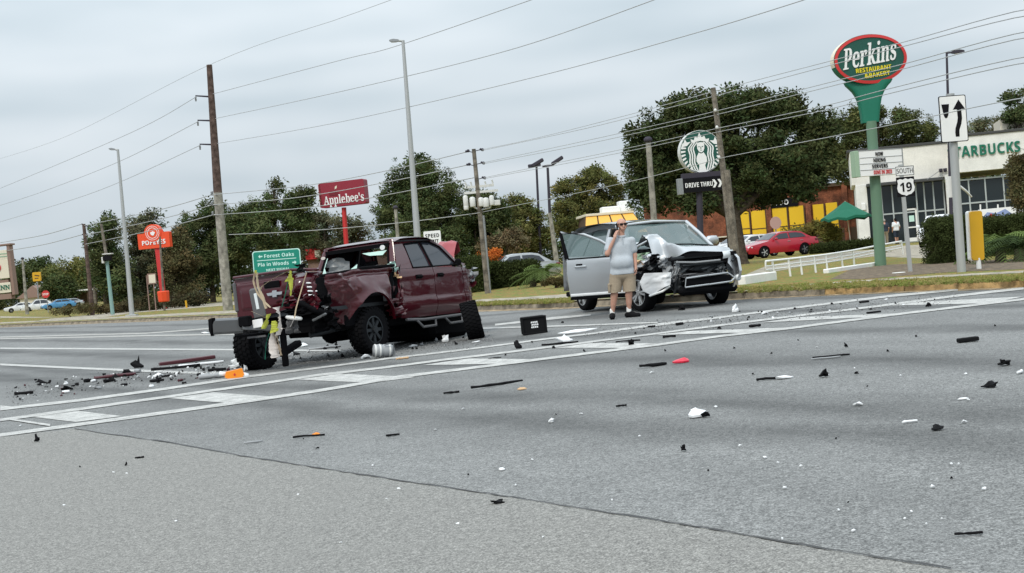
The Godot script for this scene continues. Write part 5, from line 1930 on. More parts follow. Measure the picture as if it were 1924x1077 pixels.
	for q in 4:
		s = begin()
		var a0 = lo[0].lerp(lo[1], q / 4.0 + 0.015) + Vector3(0, 0.05, 0.06)
		var a1 = lo[0].lerp(lo[1], (q + 1) / 4.0 - 0.015) + Vector3(0, 0.05, 0.06)
		var b1 = hi[0].lerp(hi[1], (q + 1) / 4.0 - 0.015) + Vector3(0, 0.0, 0.06)
		var b0 = hi[0].lerp(hi[1], q / 4.0 + 0.015) + Vector3(0, 0.0, 0.06)
		var dn = Vector3(0, -0.06, -0.08)
		quad(s, a0, a1, b1, b0)
		quad(s, a0, b0, b0 + dn, a0 + dn)
		quad(s, a1, b1, b1 + dn, a1 + dn)
		quad(s, b0, b1, b1 + dn, b0 + dn)
		put("roof_panel", s, M.amber_roof, t)
	s = begin()
	bx(s, Vector3(0.25, 4.27, -3.9), Vector3(4.0, 0.2, 6.6), Basis.IDENTITY, 0.02)
	put("roof_cap", s, M.beige, t)
	for q in [[0.5, 4.6, -2.0, 1.5, 0.5], [1.7, 4.8, -2.6, 0.8, 0.9], [2.0, 4.5, -1.4, 0.6, 0.3]]:
		s = begin()
		bx(s, Vector3(q[0], q[1], q[2]), Vector3(q[3], q[4], 1.6), Basis.IDENTITY, 0.06)
		put("roof_unit", s, M.white_paint, t)
	# --- red topped building behind the pickup ---
	D = 118.0
	k = D / F
	b = foot_at(650, 535, D)
	t = thing("red_topped_building", "low building with a red roof band and white box sign behind the pickup", "building", b)
	s = begin()
	bx(s, Vector3(1.0, 1.5, -4), Vector3(8.4, 3.0, 8))
	put("wall", s, M.clay_brown, t)
	s = begin()
	bx(s, Vector3(-0.6, 3.45, 0.1), Vector3(5.4, 0.95, 0.5), Basis.IDENTITY, 0.03)
	bx(s, Vector3(1.0, 3.1, -4), Vector3(8.6, 0.3, 8.2))
	put("roof_band", s, M.sign_red, t)
	s = begin()
	bx(s, Vector3(-2.2, 3.45, 0.4), Vector3(0.5, 0.6, 0.15))
	put("box_sign", s, M.beige, t)
	# --- far left lot ---
	D = 230.0
	k = D / F
	b = foot_at(62, 575, D)
	t = thing("gabled_house", "small grey gabled house roof under the mustard sign at far left", "building", b)
	s = begin()
	bx(s, Vector3(0, 1.1, -3), Vector3(4.4, 2.2, 6))
	put("wall", s, M.beige, t)
	s = begin()
	prism(s, pv([-2.7, 2.1, 2.7, 2.1, 0.3, 4.2]), -6.4, 0.4)
	put("roof", s, M.clay_brown, t)
	b = foot_at(128, 573, 225.0)
	t = thing("open_shed", "long low shed with a white roof edge behind the far parked cars", "building", b)
	s = begin()
	for q in 5:
		s = begin()
		bx(s, Vector3(-3.4 + q * 1.7, 1.2, 0), Vector3(0.16, 2.4, 0.16))
		put("post", s, M.brown_trim, t)
	s = begin()
	bx(s, Vector3(0, 1.2, -4), Vector3(7.4, 2.4, 0.2))
	put("wall", s, M.brown_trim, t)
	s = begin()
	bx(s, Vector3(0, 2.55, -2), Vector3(7.6, 0.22, 5.0), Basis(Vector3.BACK, 0.03))
	put("roof", s, M.white_paint, t)
	# --- green parasol, railings, banner ---
	D = 82.0
	k = D / F
	b = foot_at(1600, 466, D)
	t = thing("parasol", "dark green parasol open beside the coffee shop", "parasol", b)
	s = begin()
	var ap = wp(1588, 378, D) - b
	var rim = []
	for q in 8:
		var a = TAU * (q + 0.3) / 8
		rim.append(ap + Vector3(cos(a) * 1.55, -1.02 + 0.06 * sin(a * 2.0), sin(a) * 1.55))
	for q in 8:
		var m0 = ap.lerp(rim[q], 0.5) + Vector3(0, -0.02, 0)
		var m1 = ap.lerp(rim[(q + 1) % 8], 0.5) + Vector3(0, -0.02, 0)
		var sag = (rim[q] + rim[(q + 1) % 8]) / 2 + Vector3(0, 0.10, 0)
		tri(s, ap, m0, m1)
		quad(s, m0, rim[q], sag, m1)
		tri(s, m1, sag, rim[(q + 1) % 8])
		quad(s, rim[q], rim[q] + Vector3(0, -0.16, 0), sag + Vector3(0, -0.16, 0), sag)
		quad(s, sag, sag + Vector3(0, -0.16, 0), rim[(q + 1) % 8] + Vector3(0, -0.16, 0), rim[(q + 1) % 8])
	put("canopy", s, M.canvas_green, t)
	s = begin()
	tube(s, [Vector3(0, 0, 0), ap], [0.03, 0.03], 6)
	lathe(s, [[0.0, 0.0], [0.3, 0.0], [0.28, 0.08], [0.05, 0.12]], 12)
	put("pole", s, M.beige, t)
	# railings along the ramp: rails and every post
	t = thing("ramp_railing", "white metal railing with posts climbing along the ramp", "railing", foot_at(1455, 524, 35.0))
	b = t.position
	var top = [[1439, 491, 34.6], [1451, 490, 35], [1481, 487, 35.6], [1503, 484.5, 36.2], [1529, 481.5, 37], [1551, 479, 37.6], [1580, 474.5, 39], [1602, 471, 40], [1645, 462.5, 43], [1694, 453.5, 46]]
	for dv in [0.0, 9.5, 16.0]:
		s = begin()
		var pts = []
		for q in top:
			pts.append(wp(q[0], q[1] + dv * (35.0 / q[2]), q[2]) - b)
		tube(s, pts, 0.030 if dv == 0 else 0.022, 6)
		put("rail", s, M.white_paint, t)
	for q in top.slice(1, 8):
		s = begin()
		var p = wp(q[0], q[1], q[2]) - b
		var f = p
		f.y = -0.25
		tube(s, [f + Vector3(0.04, 0, 0), p], 0.03, 6)
		put("rail_post", s, M.white_paint, t)
	s = begin()
	tube(s, [wp(1439, 491, 34.6) - b, wp(1438, 508, 34.6) - b, wp(1451, 510, 35) - b], 0.028, 6)
	put("rail_end", s, M.white_paint, t)
	s = begin()
	tube(s, [wp(1694, 453.5, 46) - b, wp(1697, 478, 46) - b], 0.025, 6)
	put("rail_post", s, M.white_paint, t)
	s = begin()
	var lw = [[1400, 517, 33], [1451, 519, 34]]
	var p0 = gp(1392, 535, LAND)
	var p1 = gp(1452, 526, LAND)
	bx(s, (p0 + p1) / 2 + Vector3(0, 0.06, 0), Vector3(p0.distance_to(p1), 0.30, 0.25), Basis(Vector3.UP, atan2(-(p1 - p0).z, (p1 - p0).x)), 0.02)
	tag(put("low_wall", s, M.white_render), "low white wall at the foot of the ramp railing, behind the silver car", "wall")
	s = begin()
	p0 = gp(1552, 513.5, LAND)
	p1 = gp(1650, 499, LAND)
	bx(s, (p0 + p1) / 2 + Vector3(0, 0.04, 0), Vector3(p0.distance_to(p1), 0.14, 0.16), Basis(Vector3.UP, atan2(-(p1 - p0).z, (p1 - p0).x)), 0.02)
	tag(put("path_edging", s, M.white_render), "white concrete edging leading to the green sign post", "kerb edging")
	D = 58.0
	k = D / F
	b = foot_at(1885, 450, D)
	t = thing("banner", "white printed banner stretched behind the long hedge", "banner", b)
	s = begin()
	bx(s, wp(1884, 400, D) - b, Vector3(90 * k, 20 * k, 0.02), Basis(Vector3.BACK, 0.01))
	put("sheet", s, M.sign_white, t)
	s = begin()
	var cbn = wp(1868, 403, D) - b
	prism(s, pv([-0.6, -0.2, -0.3, 0.12, 0.1, 0.05, 0.5, 0.2, 0.8, -0.05, 0.6, -0.22]), 0.012, 0.018, Transform3D(Basis.IDENTITY, cbn))
	put("print", s, mat("print_blue", lin(0.25, 0.32, 0.55)), t)
	s = begin()
	prism(s, pv([-0.35, -0.2, -0.15, 0.06, 0.08, -0.08, 0.1, -0.21]), 0.016, 0.022, Transform3D(Basis.IDENTITY, cbn))
	put("print", s, M.sign_red, t)
	for u in [1843, 1876, 1906]:
		s = begin()
		tube(s, [wp(u + 2, 450, D) - b - Vector3(0, 0.4, 0.05), wp(u, 384, D) - b - Vector3(0, 0, 0.05)], 0.035, 6)
		put("post", s, M.white_paint, t)
	b = foot_at(1459, 470, 84.0)
	t = thing("small_sign", "small round pinkish sign in front of the brick restaurant", "sign", b)
	s = begin()
	post(s, Vector3(0, -0.1, 0), wp(1457, 410, 84.0) - b, 0.04, 0.04, 6)
	put("post", s, M.grey_metal, t)
	s = begin()
	prism(s, ellipse(0.36, 0.40, 16), 0.05, 0.09, Transform3D(Basis.IDENTITY, wp(1457, 419, 84.0) - b))
	put("plate", s, mat("faded_pink", lin(0.42, 0.26, 0.22)), t)

# ---------- ordinary cars in the distance ----------
func wheel(parent, c: Vector3, r: float, w: float, side: float, rim_m: Material, called := "wheel"):
	# axis along z; side is the sign of the outside
	var s = begin()
	var x = Transform3D(Basis(Vector3.RIGHT, PI / 2), c)
	lathe(s, [[r * 0.66, -w / 2], [r * 0.94, -w / 2], [r, -w * 0.36], [r, w * 0.36], [r * 0.94, w / 2], [r * 0.66, w / 2]], 24, x)
	var t = put(called, s, M.rubber, parent)
	s = begin()
	var z = w * 0.40
	var rr = r * 0.66
	for e in 5:
		var a = TAU * e / 5
		var p = PackedVector2Array()
		for q in [[0.16, -0.35], [0.97, -0.13], [0.97, 0.13], [0.16, 0.35]]:
			p.append(Vector2(cos(a + q[1]) * q[0], sin(a + q[1]) * q[0]) * rr)
		prism(s, p, z * side - 0.03, z * side, Transform3D(Basis.IDENTITY, c))
	prism(s, ellipse(rr * 0.25, rr * 0.25, 12), z * side - 0.03, z * side + 0.01, Transform3D(Basis.IDENTITY, c))
	lathe(s, [[rr * 0.98, -w * 0.48], [rr * 1.02, 0.0], [rr * 0.98, w * 0.48]], 24, x)
	put("rim", s, rim_m, t)
	s = begin()
	prism(s, ellipse(rr, rr, 20), -0.03, 0.03, Transform3D(Basis.IDENTITY, c))
	put("brake_disc", s, M.steel_dark, t)
	return t

func arch(cx: float, r: float, y0: float, n := 9) -> Array:
	# points over a wheel arch, from the front (+x) to the rear
	var o = []
	var a0 = asin(clampf((y0 - 0.34) / r, -1, 1))
	for q in n:
		var a = lerpf(a0, PI - a0, float(q) / (n - 1))
		o += [cx + cos(a) * r, 0.34 + sin(a) * r]
	return o

func plain_car(label: String, cat: String, at: Vector3, fwd: Vector3, m: Material, tall := 1.0, group := "parked cars", called := "parked_car"):
	fwd = fwd.normalized()
	var t = thing(called, label, cat, at, Basis(fwd, Vector3.UP, fwd.cross(Vector3.UP)), group)
	var W = 0.88
	var H = tall
	var low = [2.28, 0.30, 2.36, 0.50, 2.30, 0.66, 2.1, 0.76, 1.2, 0.92 * (0.9 + 0.1 * H), 0.8, 0.99, -1.7, 1.03, -2.2, 0.99, -2.34, 0.85, -2.36, 0.5, -2.28, 0.32]
	var poly = pv(low + [-1.78, 0.26] )
	var ar = arch(-1.33, 0.38, 0.24)
	ar.reverse()
	var full = PackedVector2Array(pv(low))
	var back = []
	for c in [-1.33, 1.36]:
		var a = arch(c, 0.38, 0.25)
		for q in range(a.size() - 2, -1, -2):
			back.append(Vector2(a[q], a[q + 1]))
	for p in back:
		full.append(p)
	var fz = func(p: Vector2) -> float:
		var n = absf(p.x) / 2.36
		return W * (1.0 - 0.16 * pow(n, 4)) - 0.07 * pow(clampf((p.y - 0.62) / 0.4, -1, 1), 2)
	for sd in [-1.0, 1.0]:
		mi("side_panel", panel(full, 0.16, func(p): return Vector3(p.x, p.y, sd * fz.call(p)), Vector3(0, 0, -0.05 * sd)), m, t)
	# bonnet, boot, nose and tail: across the width along the upper outline
	var s = begin()
	var up = pv(low)
	patch(s, 40, 10, func(u, v):
		var q = u * (up.size() - 1)
		var i = mini(int(q), up.size() - 2)
		var p = up[i].lerp(up[i + 1], q - i)
		var z = lerpf(-1, 1, v)
		var w = fz.call(p)
		var e = 1.0 - z * z
		return Vector3(p.x + signf(p.x) * 0.05 * e * (1.0 if absf(p.x) > 2.0 else 0.0), p.y + 0.035 * e, z * w))
	put("body_shell", s, m, t)
	var gh = [1.0, 0.96, 0.25, 0.96 + 0.42 * H, 0.0, 0.96 + 0.46 * H, -0.95, 0.96 + 0.45 * H, -1.25, 0.96 + 0.41 * H, -1.95 if H < 1.25 else -2.15, 1.0]
	var hz = func(p: Vector2) -> float: return fz.call(Vector2(p.x, 0.95)) - 0.05 - 0.16 * clampf((p.y - 0.96) / 0.5, 0, 1.2)
	s = begin()
	up = pv(gh)
	patch(s, 24, 8, func(u, v):
		var q = u * (up.size() - 1)
		var i = mini(int(q), up.size() - 2)
		var p = up[i].lerp(up[i + 1], q - i)
		var z = lerpf(-1, 1, v)
		return Vector3(p.x, p.y + 0.03 * (1.0 - z * z), z * hz.call(p)))
	for sd in [-1.0, 1.0]:
		s.set_smooth_group(-1)
		var tg = Geometry2D.triangulate_polygon(up)
		for q in range(0, tg.size(), 3):
			var v3 = []
			for e in 3:
				var p = up[tg[q + e]]
				v3.append(Vector3(p.x, p.y, sd * hz.call(p)))
			tri(s, v3[0], v3[1], v3[2])
	put("cabin", s, m, t)
	# windows
	for sd in [-1.0, 1.0]:
		for w in [[0.72, 1.03, 0.22, 0.93 + 0.38 * H, -0.32, 0.93 + 0.41 * H, -0.36, 1.03], [-0.44, 1.03, -0.42, 0.93 + 0.41 * H, -0.95, 0.93 + 0.40 * H, -1.3, 0.93 + 0.33 * H, -1.55, 1.05]]:
			s = begin()
			var pw = pv(w)
			var tg = Geometry2D.triangulate_polygon(pw)
			for q in tg:
				s.add_vertex(Vector3(pw[q].x, pw[q].y, sd * (hz.call(pw[q]) + 0.008)))
			put("window", s, M.tint_glass, t)
	s = begin()
	for q in [[up[0], up[1]], [up[4], up[5]]]:
		var a = q[0].lerp(q[1], 0.1)
		var b = q[0].lerp(q[1], 0.9)
		var nn = Vector2(-(b - a).y, (b - a).x).normalized() * 0.015
		if nn.y < 0:
			nn = -nn
		for z in 6:
			var z0 = lerpf(-0.9, 0.9, z / 6.0)
			var z1 = lerpf(-0.9, 0.9, (z + 1) / 6.0)
			var f = func(p, zz): return Vector3(p.x + nn.x, p.y + nn.y + 0.03 * (1 - zz * zz), zz * hz.call(p))
			quad(s, f.call(a, z0), f.call(a, z1), f.call(b, z1), f.call(b, z0))
	put("windscreen", s, M.tint_glass, t)
	for sd in [-1.0, 1.0]:
		s = begin()
		bx(s, Vector3(2.16, 0.66, sd * 0.62), Vector3(0.3, 0.13, 0.30), Basis(Vector3.UP, sd * 0.35), 0.04)
		put("headlight", s, M.lamp_clear, t)
		s = begin()
		bx(s, Vector3(-2.2, 0.84, sd * 0.66), Vector3(0.24, 0.17, 0.22), Basis(Vector3.UP, -sd * 0.2), 0.03)
		put("tail_lamp", s, M.lamp_red, t)
		s = begin()
		bx(s, Vector3(0.62, 1.04, sd * 0.98), Vector3(0.12, 0.13, 0.2), Basis.IDENTITY, 0.03)
		put("mirror", s, m, t)
		s = begin()
		for x in [-0.30, -1.15]:
			bx(s, Vector3(x, 0.86, sd * (fz.call(Vector2(x, 0.86)) + 0.01)), Vector3(0.18, 0.03, 0.03), Basis.IDENTITY, 0.006)
		put("handle", s, M.grey_metal, t)
		for x in [1.36, -1.33]:
			wheel(t, Vector3(x, 0.33, sd * 0.76), 0.33, 0.2, sd, M.alloy)
	s = begin()
	bx(s, Vector3(2.33, 0.58, 0), Vector3(0.10, 0.16, 0.8), Basis.IDENTITY, 0.02)
	bx(s, Vector3(2.32, 0.36, 0), Vector3(0.10, 0.14, 1.2), Basis.IDENTITY, 0.02)
	put("grille", s, M.black_plastic, t)
	s = begin()
	bx(s, Vector3(0, 0.36, 0), Vector3(4.3, 0.2, 1.4))
	put("underbody", s, M.black_plastic, t)
	return t

func build_far_cars():
	var at = func(u, v, d): return foot_at(u, v, d, LAND)
	plain_car("red sedan parked at the end of the white railing", "car", at.call(1462, 492, 77.0), Vector3(-0.94, 0, 0.36), M.car_red, 1.0)
	plain_car("white car mostly hidden behind the red sedan", "car", at.call(1408, 492, 82.0), Vector3(-0.90, 0, 0.45), M.car_white, 0.98)
	plain_car("white car second behind the red sedan, nearest the oak trunk", "car", at.call(1388, 490, 87.0), Vector3(-0.90, 0, 0.45), M.car_white, 0.95)
	plain_car("white car facing out with a dark grille beside the square hedge", "car", at.call(1772, 488, 66.0), Vector3(-0.42, 0, 0.9), M.car_white, 1.25)
	plain_car("pale grey car behind the loose dark hedge", "car", at.call(965, 536, 67.0), Vector3(-0.97, 0, 0.2), M.silver, 1.2)
	plain_car("dark car with its nose out at the drive behind the yellow stub", "car", at.call(378, 567, 122.0), Vector3(0.35, 0, 0.9), M.car_dark, 1.2)
	plain_car("blue car in the far left lot right of the stop sign", "car", at.call(109, 573, 190.0), Vector3(-0.85, 0, 0.5), M.car_blue, 0.95)
	plain_car("white van shaped car left of the stop sign", "car", at.call(70, 576, 195.0), Vector3(-0.9, 0, 0.4), M.car_white, 1.5)
	plain_car("white car farthest left in the lot beside the shop board", "car", at.call(38, 578, 200.0), Vector3(-0.9, 0, 0.4), M.car_white, 0.95)
	plain_car("pale car at the right end of the far left lot", "car", at.call(126, 572, 200.0), Vector3(-0.8, 0, 0.6), M.silver, 0.95)

# ---------- crashed pickup ----------
func smooth(a: float, b: float, x: float) -> float:
	var t = clampf((x - a) / (b - a), 0, 1)
	return t * t * (3.0 - 2.0 * t)

func ridge(p: Vector3) -> float:
	# folded sheet metal: flat facets meeting in creases, -1..1
	return 1.0 - 2.0 * absf(nz.get_noise_3dv(p)) * 1.6

# a torn, crumpled sheet about w by h
func scrap(parent, called: String, m: Material, c: Vector3, w: float, h: float, b: Basis, seed: int, amp := 0.3, n := 6) -> MeshInstance3D:
	var r = RandomNumberGenerator.new()
	r.seed = seed
	var g = []
	for i in n + 1:
		var row = []
		for j in n + 1:
			var u = float(i) / n - 0.5
			var v = float(j) / n - 0.5
			var edge = 1.0 + r.randf_range(-0.18, 0.18)
			row.append(c + b * Vector3(u * w * edge, v * h * edge, r.randf_range(-1, 1) * amp * minf(w, h) * 0.5))
		g.append(row)
	var s = begin()
	for i in n:
		for j in n:
			if (i == 0 or j == 0 or i == n - 1 or j == n - 1) and r.randf() < 0.2:
				continue
			quad(s, g[i][j], g[i + 1][j], g[i + 1][j + 1], g[i][j + 1])
	return put(called, s, m, parent)

# a limp strip: rags and straps
func ribbon(parent, called: String, m: Material, pts: Array, w, seed := 1):
	var r = RandomNumberGenerator.new()
	r.seed = seed
	var c = Curve3D.new()
	for k in pts.size():
		var tg = (pts[mini(k + 1, pts.size() - 1)] - pts[maxi(k - 1, 0)]) / 6.0
		c.add_point(pts[k], -tg, tg)
	var n = pts.size() * 5
	var s = begin()
	s.set_smooth_group(4)
	var a = 0.0
	var pl = []
	for k in n + 1:
		var u = float(k) / n
		var p = c.sample_baked(c.get_baked_length() * u)
		a += r.randf_range(-0.35, 0.35)
		var ww = w if not (w is Array) else lerpf(w[0], w[1], u)
		var d = Vector3(cos(a), 0.2 * sin(a * 2.0), sin(a)) * ww / 2.0
		pl.append([p - d, p + Vector3(0, 0, 0.2 * ww), p + d])
	for k in n:
		quad(s, pl[k][0], pl[k + 1][0], pl[k + 1][1], pl[k][1])
		quad(s, pl[k][1], pl[k + 1][1], pl[k + 1][2], pl[k][2])
	return put(called, s, m, parent)

func off_road_wheel(parent, c: Vector3, b: Basis, r: float, w: float, side: float):
	var s = begin()
	var x = Transform3D(b * Basis(Vector3.RIGHT, PI / 2), c)
	lathe(s, [[r * 0.60, -w * 0.46], [r * 0.80, -w * 0.52], [r * 0.92, -w * 0.5], [r * 0.965, -w * 0.40], [r * 0.97, 0.0], [r * 0.965, w * 0.40], [r * 0.92, w * 0.5], [r * 0.80, w * 0.52], [r * 0.60, w * 0.46]], 36, x)
	var t = put("wheel", s, M.rubber, parent)
	s = begin()
	for k in 30:
		var a = TAU * k / 30.0
		for q in 4:
			var z = (q - 1.5) * w * 0.24
			var aa = a + (0.1 if q % 2 == 0 else 0.0)
			var p = Vector3(cos(aa) * r * 0.985, sin(aa) * r * 0.985, z)
			bx(s, c + b * p, Vector3(r * 0.055, r * 0.115, w * 0.20), b * Basis(Vector3.BACK, aa) * Basis(Vector3.RIGHT, 0.25 * (1 if q < 2 else -1)))
		for sd in [-1.0, 1.0]:
			bx(s, c + b * Vector3(cos(a) * r * 0.93, sin(a) * r * 0.93, sd * w * 0.50), Vector3(r * 0.11, r * 0.10, w * 0.06), b * Basis(Vector3.BACK, a))
	var tr = put("tread", s, M.rubber, t)
	tr.set_meta("kind", "stuff")
	s = begin()
	var rr = r * 0.60
	var z = side * w * 0.34
	lathe(s, [[rr * 0.90, -w * 0.45], [rr, -w * 0.46], [rr * 0.97, 0], [rr, w * 0.46], [rr * 0.90, w * 0.45]], 30, x)
	for e in 8:
		var a = TAU * e / 8
		var p = PackedVector2Array()
		for q in [[0.22, -0.5], [0.95, -0.13], [0.95, 0.13], [0.22, 0.5]]:
			p.append(Vector2(cos(a + q[1]) * q[0], sin(a + q[1]) * q[0]) * rr)
		prism(s, p, z - 0.02, z + 0.02, Transform3D(b, c))
	prism(s, ellipse(rr * 0.27, rr * 0.27, 14), z - 0.03, z + side * 0.045 + 0.02, Transform3D(b, c))
	put("rim", s, M.steel_dark, t)
	s = begin()
	prism(s, ellipse(rr * 0.93, rr * 0.93, 20), -0.02, 0.02, Transform3D(b, c))
	put("brake_disc", s, M.black_plastic, t)
	return t

func build_truck():
	var yaw = deg_to_rad(30.0)
	var fwd = Vector3(sin(yaw), 0, -cos(yaw))
	var right = fwd.cross(Vector3.UP)
	var b0 = Basis(fwd, Vector3.UP, right)
	var foot = gp(696, 668) - right * 0.84
	foot.y = gp(696, 668).y
	var bs = b0 * Basis(Vector3.RIGHT, deg_to_rad(-2.2)) * Basis(Vector3.BACK, deg_to_rad(-0.3))
	var t = thing("pickup_truck", "maroon crew cab pickup with a smashed tailgate and broken rear axle", "pickup truck", foot, bs)
	var inv = t.transform.affine_inverse()
	var L = func(u: float, v: float, d: float) -> Vector3: return inv * wp(u, v, d)
	var mar = M.maroon
	var s
	# ---- bed sides ----
	var R = 0.55
	var side = PackedVector2Array(pv([-1.18, 1.46, -0.6, 1.455, 0.0, 1.47, 0.84, 1.49, 0.86, 0.60, 0.80, 0.54, 0.545, 0.54]))
	for q in 15:
		var a = lerpf(0.22, PI - 0.15, q / 14.0)
		side.append(Vector2(cos(a) * R, 0.42 + sin(a) * (R + 0.07)))
	side.append_array(pv([-0.62, 0.60, -0.85, 0.63, -1.12, 0.78, -1.18, 1.0]))
	var bed = func(p: Vector2) -> Vector3:
		var z = 0.985 - 0.10 * pow(maxf(0.0, (p.y - 1.30) / 0.2), 2) * 0.5
		# shoulder that looks up at the sky between the groove and the arch
		z += 0.085 * smooth(1.36, 1.10, p.y) * smooth(-0.55, -0.2, p.x) * smooth(0.75, 0.45, p.x)
		z -= 0.045 * exp(-pow((p.y - 1.375) / 0.035, 2))
		var rr = Vector2(p.x, (p.y - 0.42) * 0.92).length()
		z += 0.05 * exp(-pow((rr - R) / 0.07, 2))
		z -= 0.05 * smooth(1.0, 0.6, p.y) * smooth(0.35, 0.7, absf(p.x))
		# rear quarter folded in behind a sharp crease
		var xc = -0.62 + (1.22 - p.y) * 0.75
		if p.x < xc:
			z -= 0.42 * minf(xc - p.x, 0.5)
		z -= 0.16 * smooth(0.52, 0.86, p.x) * smooth(1.5, 1.25, p.y)
		var cr = smooth(-0.1, -0.9, p.x) * 0.05 + 0.006 + 0.03 * smooth(0.45, 0.8, p.x)
		z += cr * ridge(Vector3(p.x * 1.1, p.y * 1.5, 3.0))
		var y = p.y - 0.06 * smooth(-0.2, -1.0, p.x) * smooth(1.0, 1.4, p.y) + 0.02 * nz.get_noise_3dv(Vector3(p.x * 3.0, 1, 0)) * smooth(1.3, 1.45, p.y)
		return Vector3(p.x, y, z)
	mi("bed_side", panel(side, 0.045, bed, Vector3(0, 0, -0.06)), mar, t)
	var sl = PackedVector2Array()
	for p in side:
		sl.append(Vector2(p.x, p.y))
	mi("bed_side", panel(sl, 0.12, func(p): return Vector3(p.x, p.y + 0.02, -0.985 + 0.03 * smooth(1.3, 1.5, p.y)), Vector3(0, 0, 0.06)), mar, t)
	# top rails, bed floor and head board
	s = begin()
	bx(s, Vector3(-0.15, 1.49, -0.955), Vector3(2.0, 0.05, 0.09), Basis.IDENTITY, 0.012)
	bx(s, Vector3(0.35, 1.478, 0.93), Vector3(1.0, 0.05, 0.10), Basis(Vector3.BACK, 0.01), 0.012)
	bx(s, Vector3(-0.62, 1.425, 0.86), Vector3(0.98, 0.05, 0.10), Basis(Vector3.BACK, 0.06) * Basis(Vector3.UP, -0.10), 0.012)
	put("bed_rail", s, M.black_plastic, t)
	s = begin()
	bx(s, Vector3(-0.15, 0.84, 0), Vector3(2.0, 0.06, 1.8))
	bx(s, Vector3(0.86, 1.15, 0), Vector3(0.06, 0.66, 1.8))
	put("bed_floor", s, M.steel_dark, t)
	for z in [-1.0, 1.0]:
		s = begin()
		bx(s, Vector3(0.0, 0.75, z * 0.70), Vector3(1.15, 0.56, 0.34), Basis.IDENTITY, 0.05)
		put("wheel_housing", s, M.black_plastic, t)
	# ---- tailgate ----
	var tg = pv([-0.96, 1.52, -0.4, 1.525, 0.1, 1.52, 0.5, 1.50, 0.80, 1.46, 0.78, 1.2, 0.70, 1.02, 0.45, 0.90, 0.1, 0.92, -0.3, 0.86, -0.96, 0.82])
	var gate = func(p: Vector2) -> Vector3:
		var d = smooth(0.0, 0.45, p.x)
		var x = -1.20 + 0.018 * smooth(1.42, 1.46, p.y) - 0.016 * (smooth(0.98, 1.02, p.y) - smooth(1.30, 1.36, p.y)) * smooth(-0.86, -0.8, p.x) * (1.0 - d)
		x += d * (0.09 * ridge(Vector3(p.x * 1.0, p.y * 1.2, 8.0)) - 0.03 + 0.16 * smooth(0.1, 0.8, p.x))
		x += 0.25 * d * smooth(1.15, 0.9, p.y)
		return Vector3(x, p.y, p.x)
	mi("tailgate", panel(tg, 0.045, gate, Vector3(0.07, 0, 0)), mar, t)
	s = begin()
	bx(s, Vector3(-1.20, 1.555, -0.3), Vector3(0.10, 0.05, 1.3), Basis.IDENTITY, 0.015)
	bx(s, Vector3(-1.16, 1.535, 0.55), Vector3(0.10, 0.05, 0.5), Basis(Vector3.UP, 0.25) * Basis(Vector3.RIGHT, 0.10), 0.015)
	put("tailgate_cap", s, mar, t)
	s = begin()
	bx(s, Vector3(-1.225, 1.36, -0.12), Vector3(0.03, 0.11, 0.34), Basis.IDENTITY, 0.012)
	put("tailgate_handle", s, M.black_plastic, t)
	s = begin()
	# winged cross badge
	prism(s, pv([-0.17, 0.02, -0.05, 0.025, -0.04, 0.055, 0.05, 0.055, 0.05, 0.025, 0.17, 0.02, 0.15, -0.025, 0.04, -0.025, 0.04, -0.055, -0.05, -0.055, -0.05, -0.025, -0.15, -0.025]), 0.0, 0.02, Transform3D(Basis(Vector3.UP, -PI / 2), Vector3(-1.235, 1.20, -0.06)))
	put("badge", s, M.chrome, t)
	# rear corner pieces under the tail lamps
	for q in [[-0.965, 0.87, 1.50]]:
		s = begin()
		bx(s, Vector3(-1.12, (q[1] + q[2]) / 2, q[0]), Vector3(0.14, q[2] - q[1], 0.07), Basis.IDENTITY, 0.02)
		put("corner_post", s, mar, t)
	s = begin()
	bx(s, Vector3(-1.185, 1.22, -0.965), Vector3(0.08, 0.50, 0.075), Basis.IDENTITY, 0.02)
	put("tail_lamp", s, M.grey_plastic, t)
	# smashed right tail lamp: dark pocket with bright bars
	s = begin()
	bx(s, Vector3(-1.02, 1.17, 0.74), Vector3(0.26, 0.44, 0.20), Basis(Vector3.UP, 0.3), 0.03)
	var tl = put("tail_lamp", s, M.black_plastic, t)
	for k in 4:
		s = begin()
		bx(s, Vector3(-1.175, 1.30 - k * 0.068, 0.66 + 0.01 * k), Vector3(0.02, 0.026, 0.155 + 0.008 * k), Basis(Vector3.UP, 0.3) * Basis(Vector3.RIGHT, 0.12), 0.008)
		put("lamp_bar", s, M.shard_white, tl)
	# dangling grey lamp
	s = begin()
	var hl = L.call(484, 570, 21.2)
	bx(s, hl, Vector3(0.08, 0.50, 0.24), Basis(Vector3.RIGHT, -0.1), 0.03)
	var dl = put("hanging_lamp", s, M.grey_plastic, t)
	s = begin()
	bx(s, hl + Vector3(-0.045, 0.03, 0.02), Vector3(0.02, 0.26, 0.06), Basis(Vector3.RIGHT, -0.1), 0.008)
	put("lamp_lens", s, M.lamp_clear, dl)
	# ---- torn bumper ----
	var ex = func(called: String, a: Vector3, c: Vector3, prof: Array, m: Material, par):
		var st = begin()
		var d = (c - a).normalized()
		var up = (inv.basis * Vector3.UP).normalized()
		var n = d.cross(up).normalized()
		for q in prof.size():
			var p0 = n * prof[q][0] + up * prof[q][1]
			var e = prof[(q + 1) % prof.size()]
			var p1 = n * e[0] + up * e[1]
			quad(st, a + p0, c + p0, c + p1, a + p1)
		for q in prof.size() - 2:
			for o in [a, c]:
				tri(st, o + n * prof[0][0] + up * prof[0][1], o + n * prof[q + 1][0] + up * prof[q + 1][1], o + n * prof[q + 2][0] + up * prof[q + 2][1])
		return put(called, st, m, par)
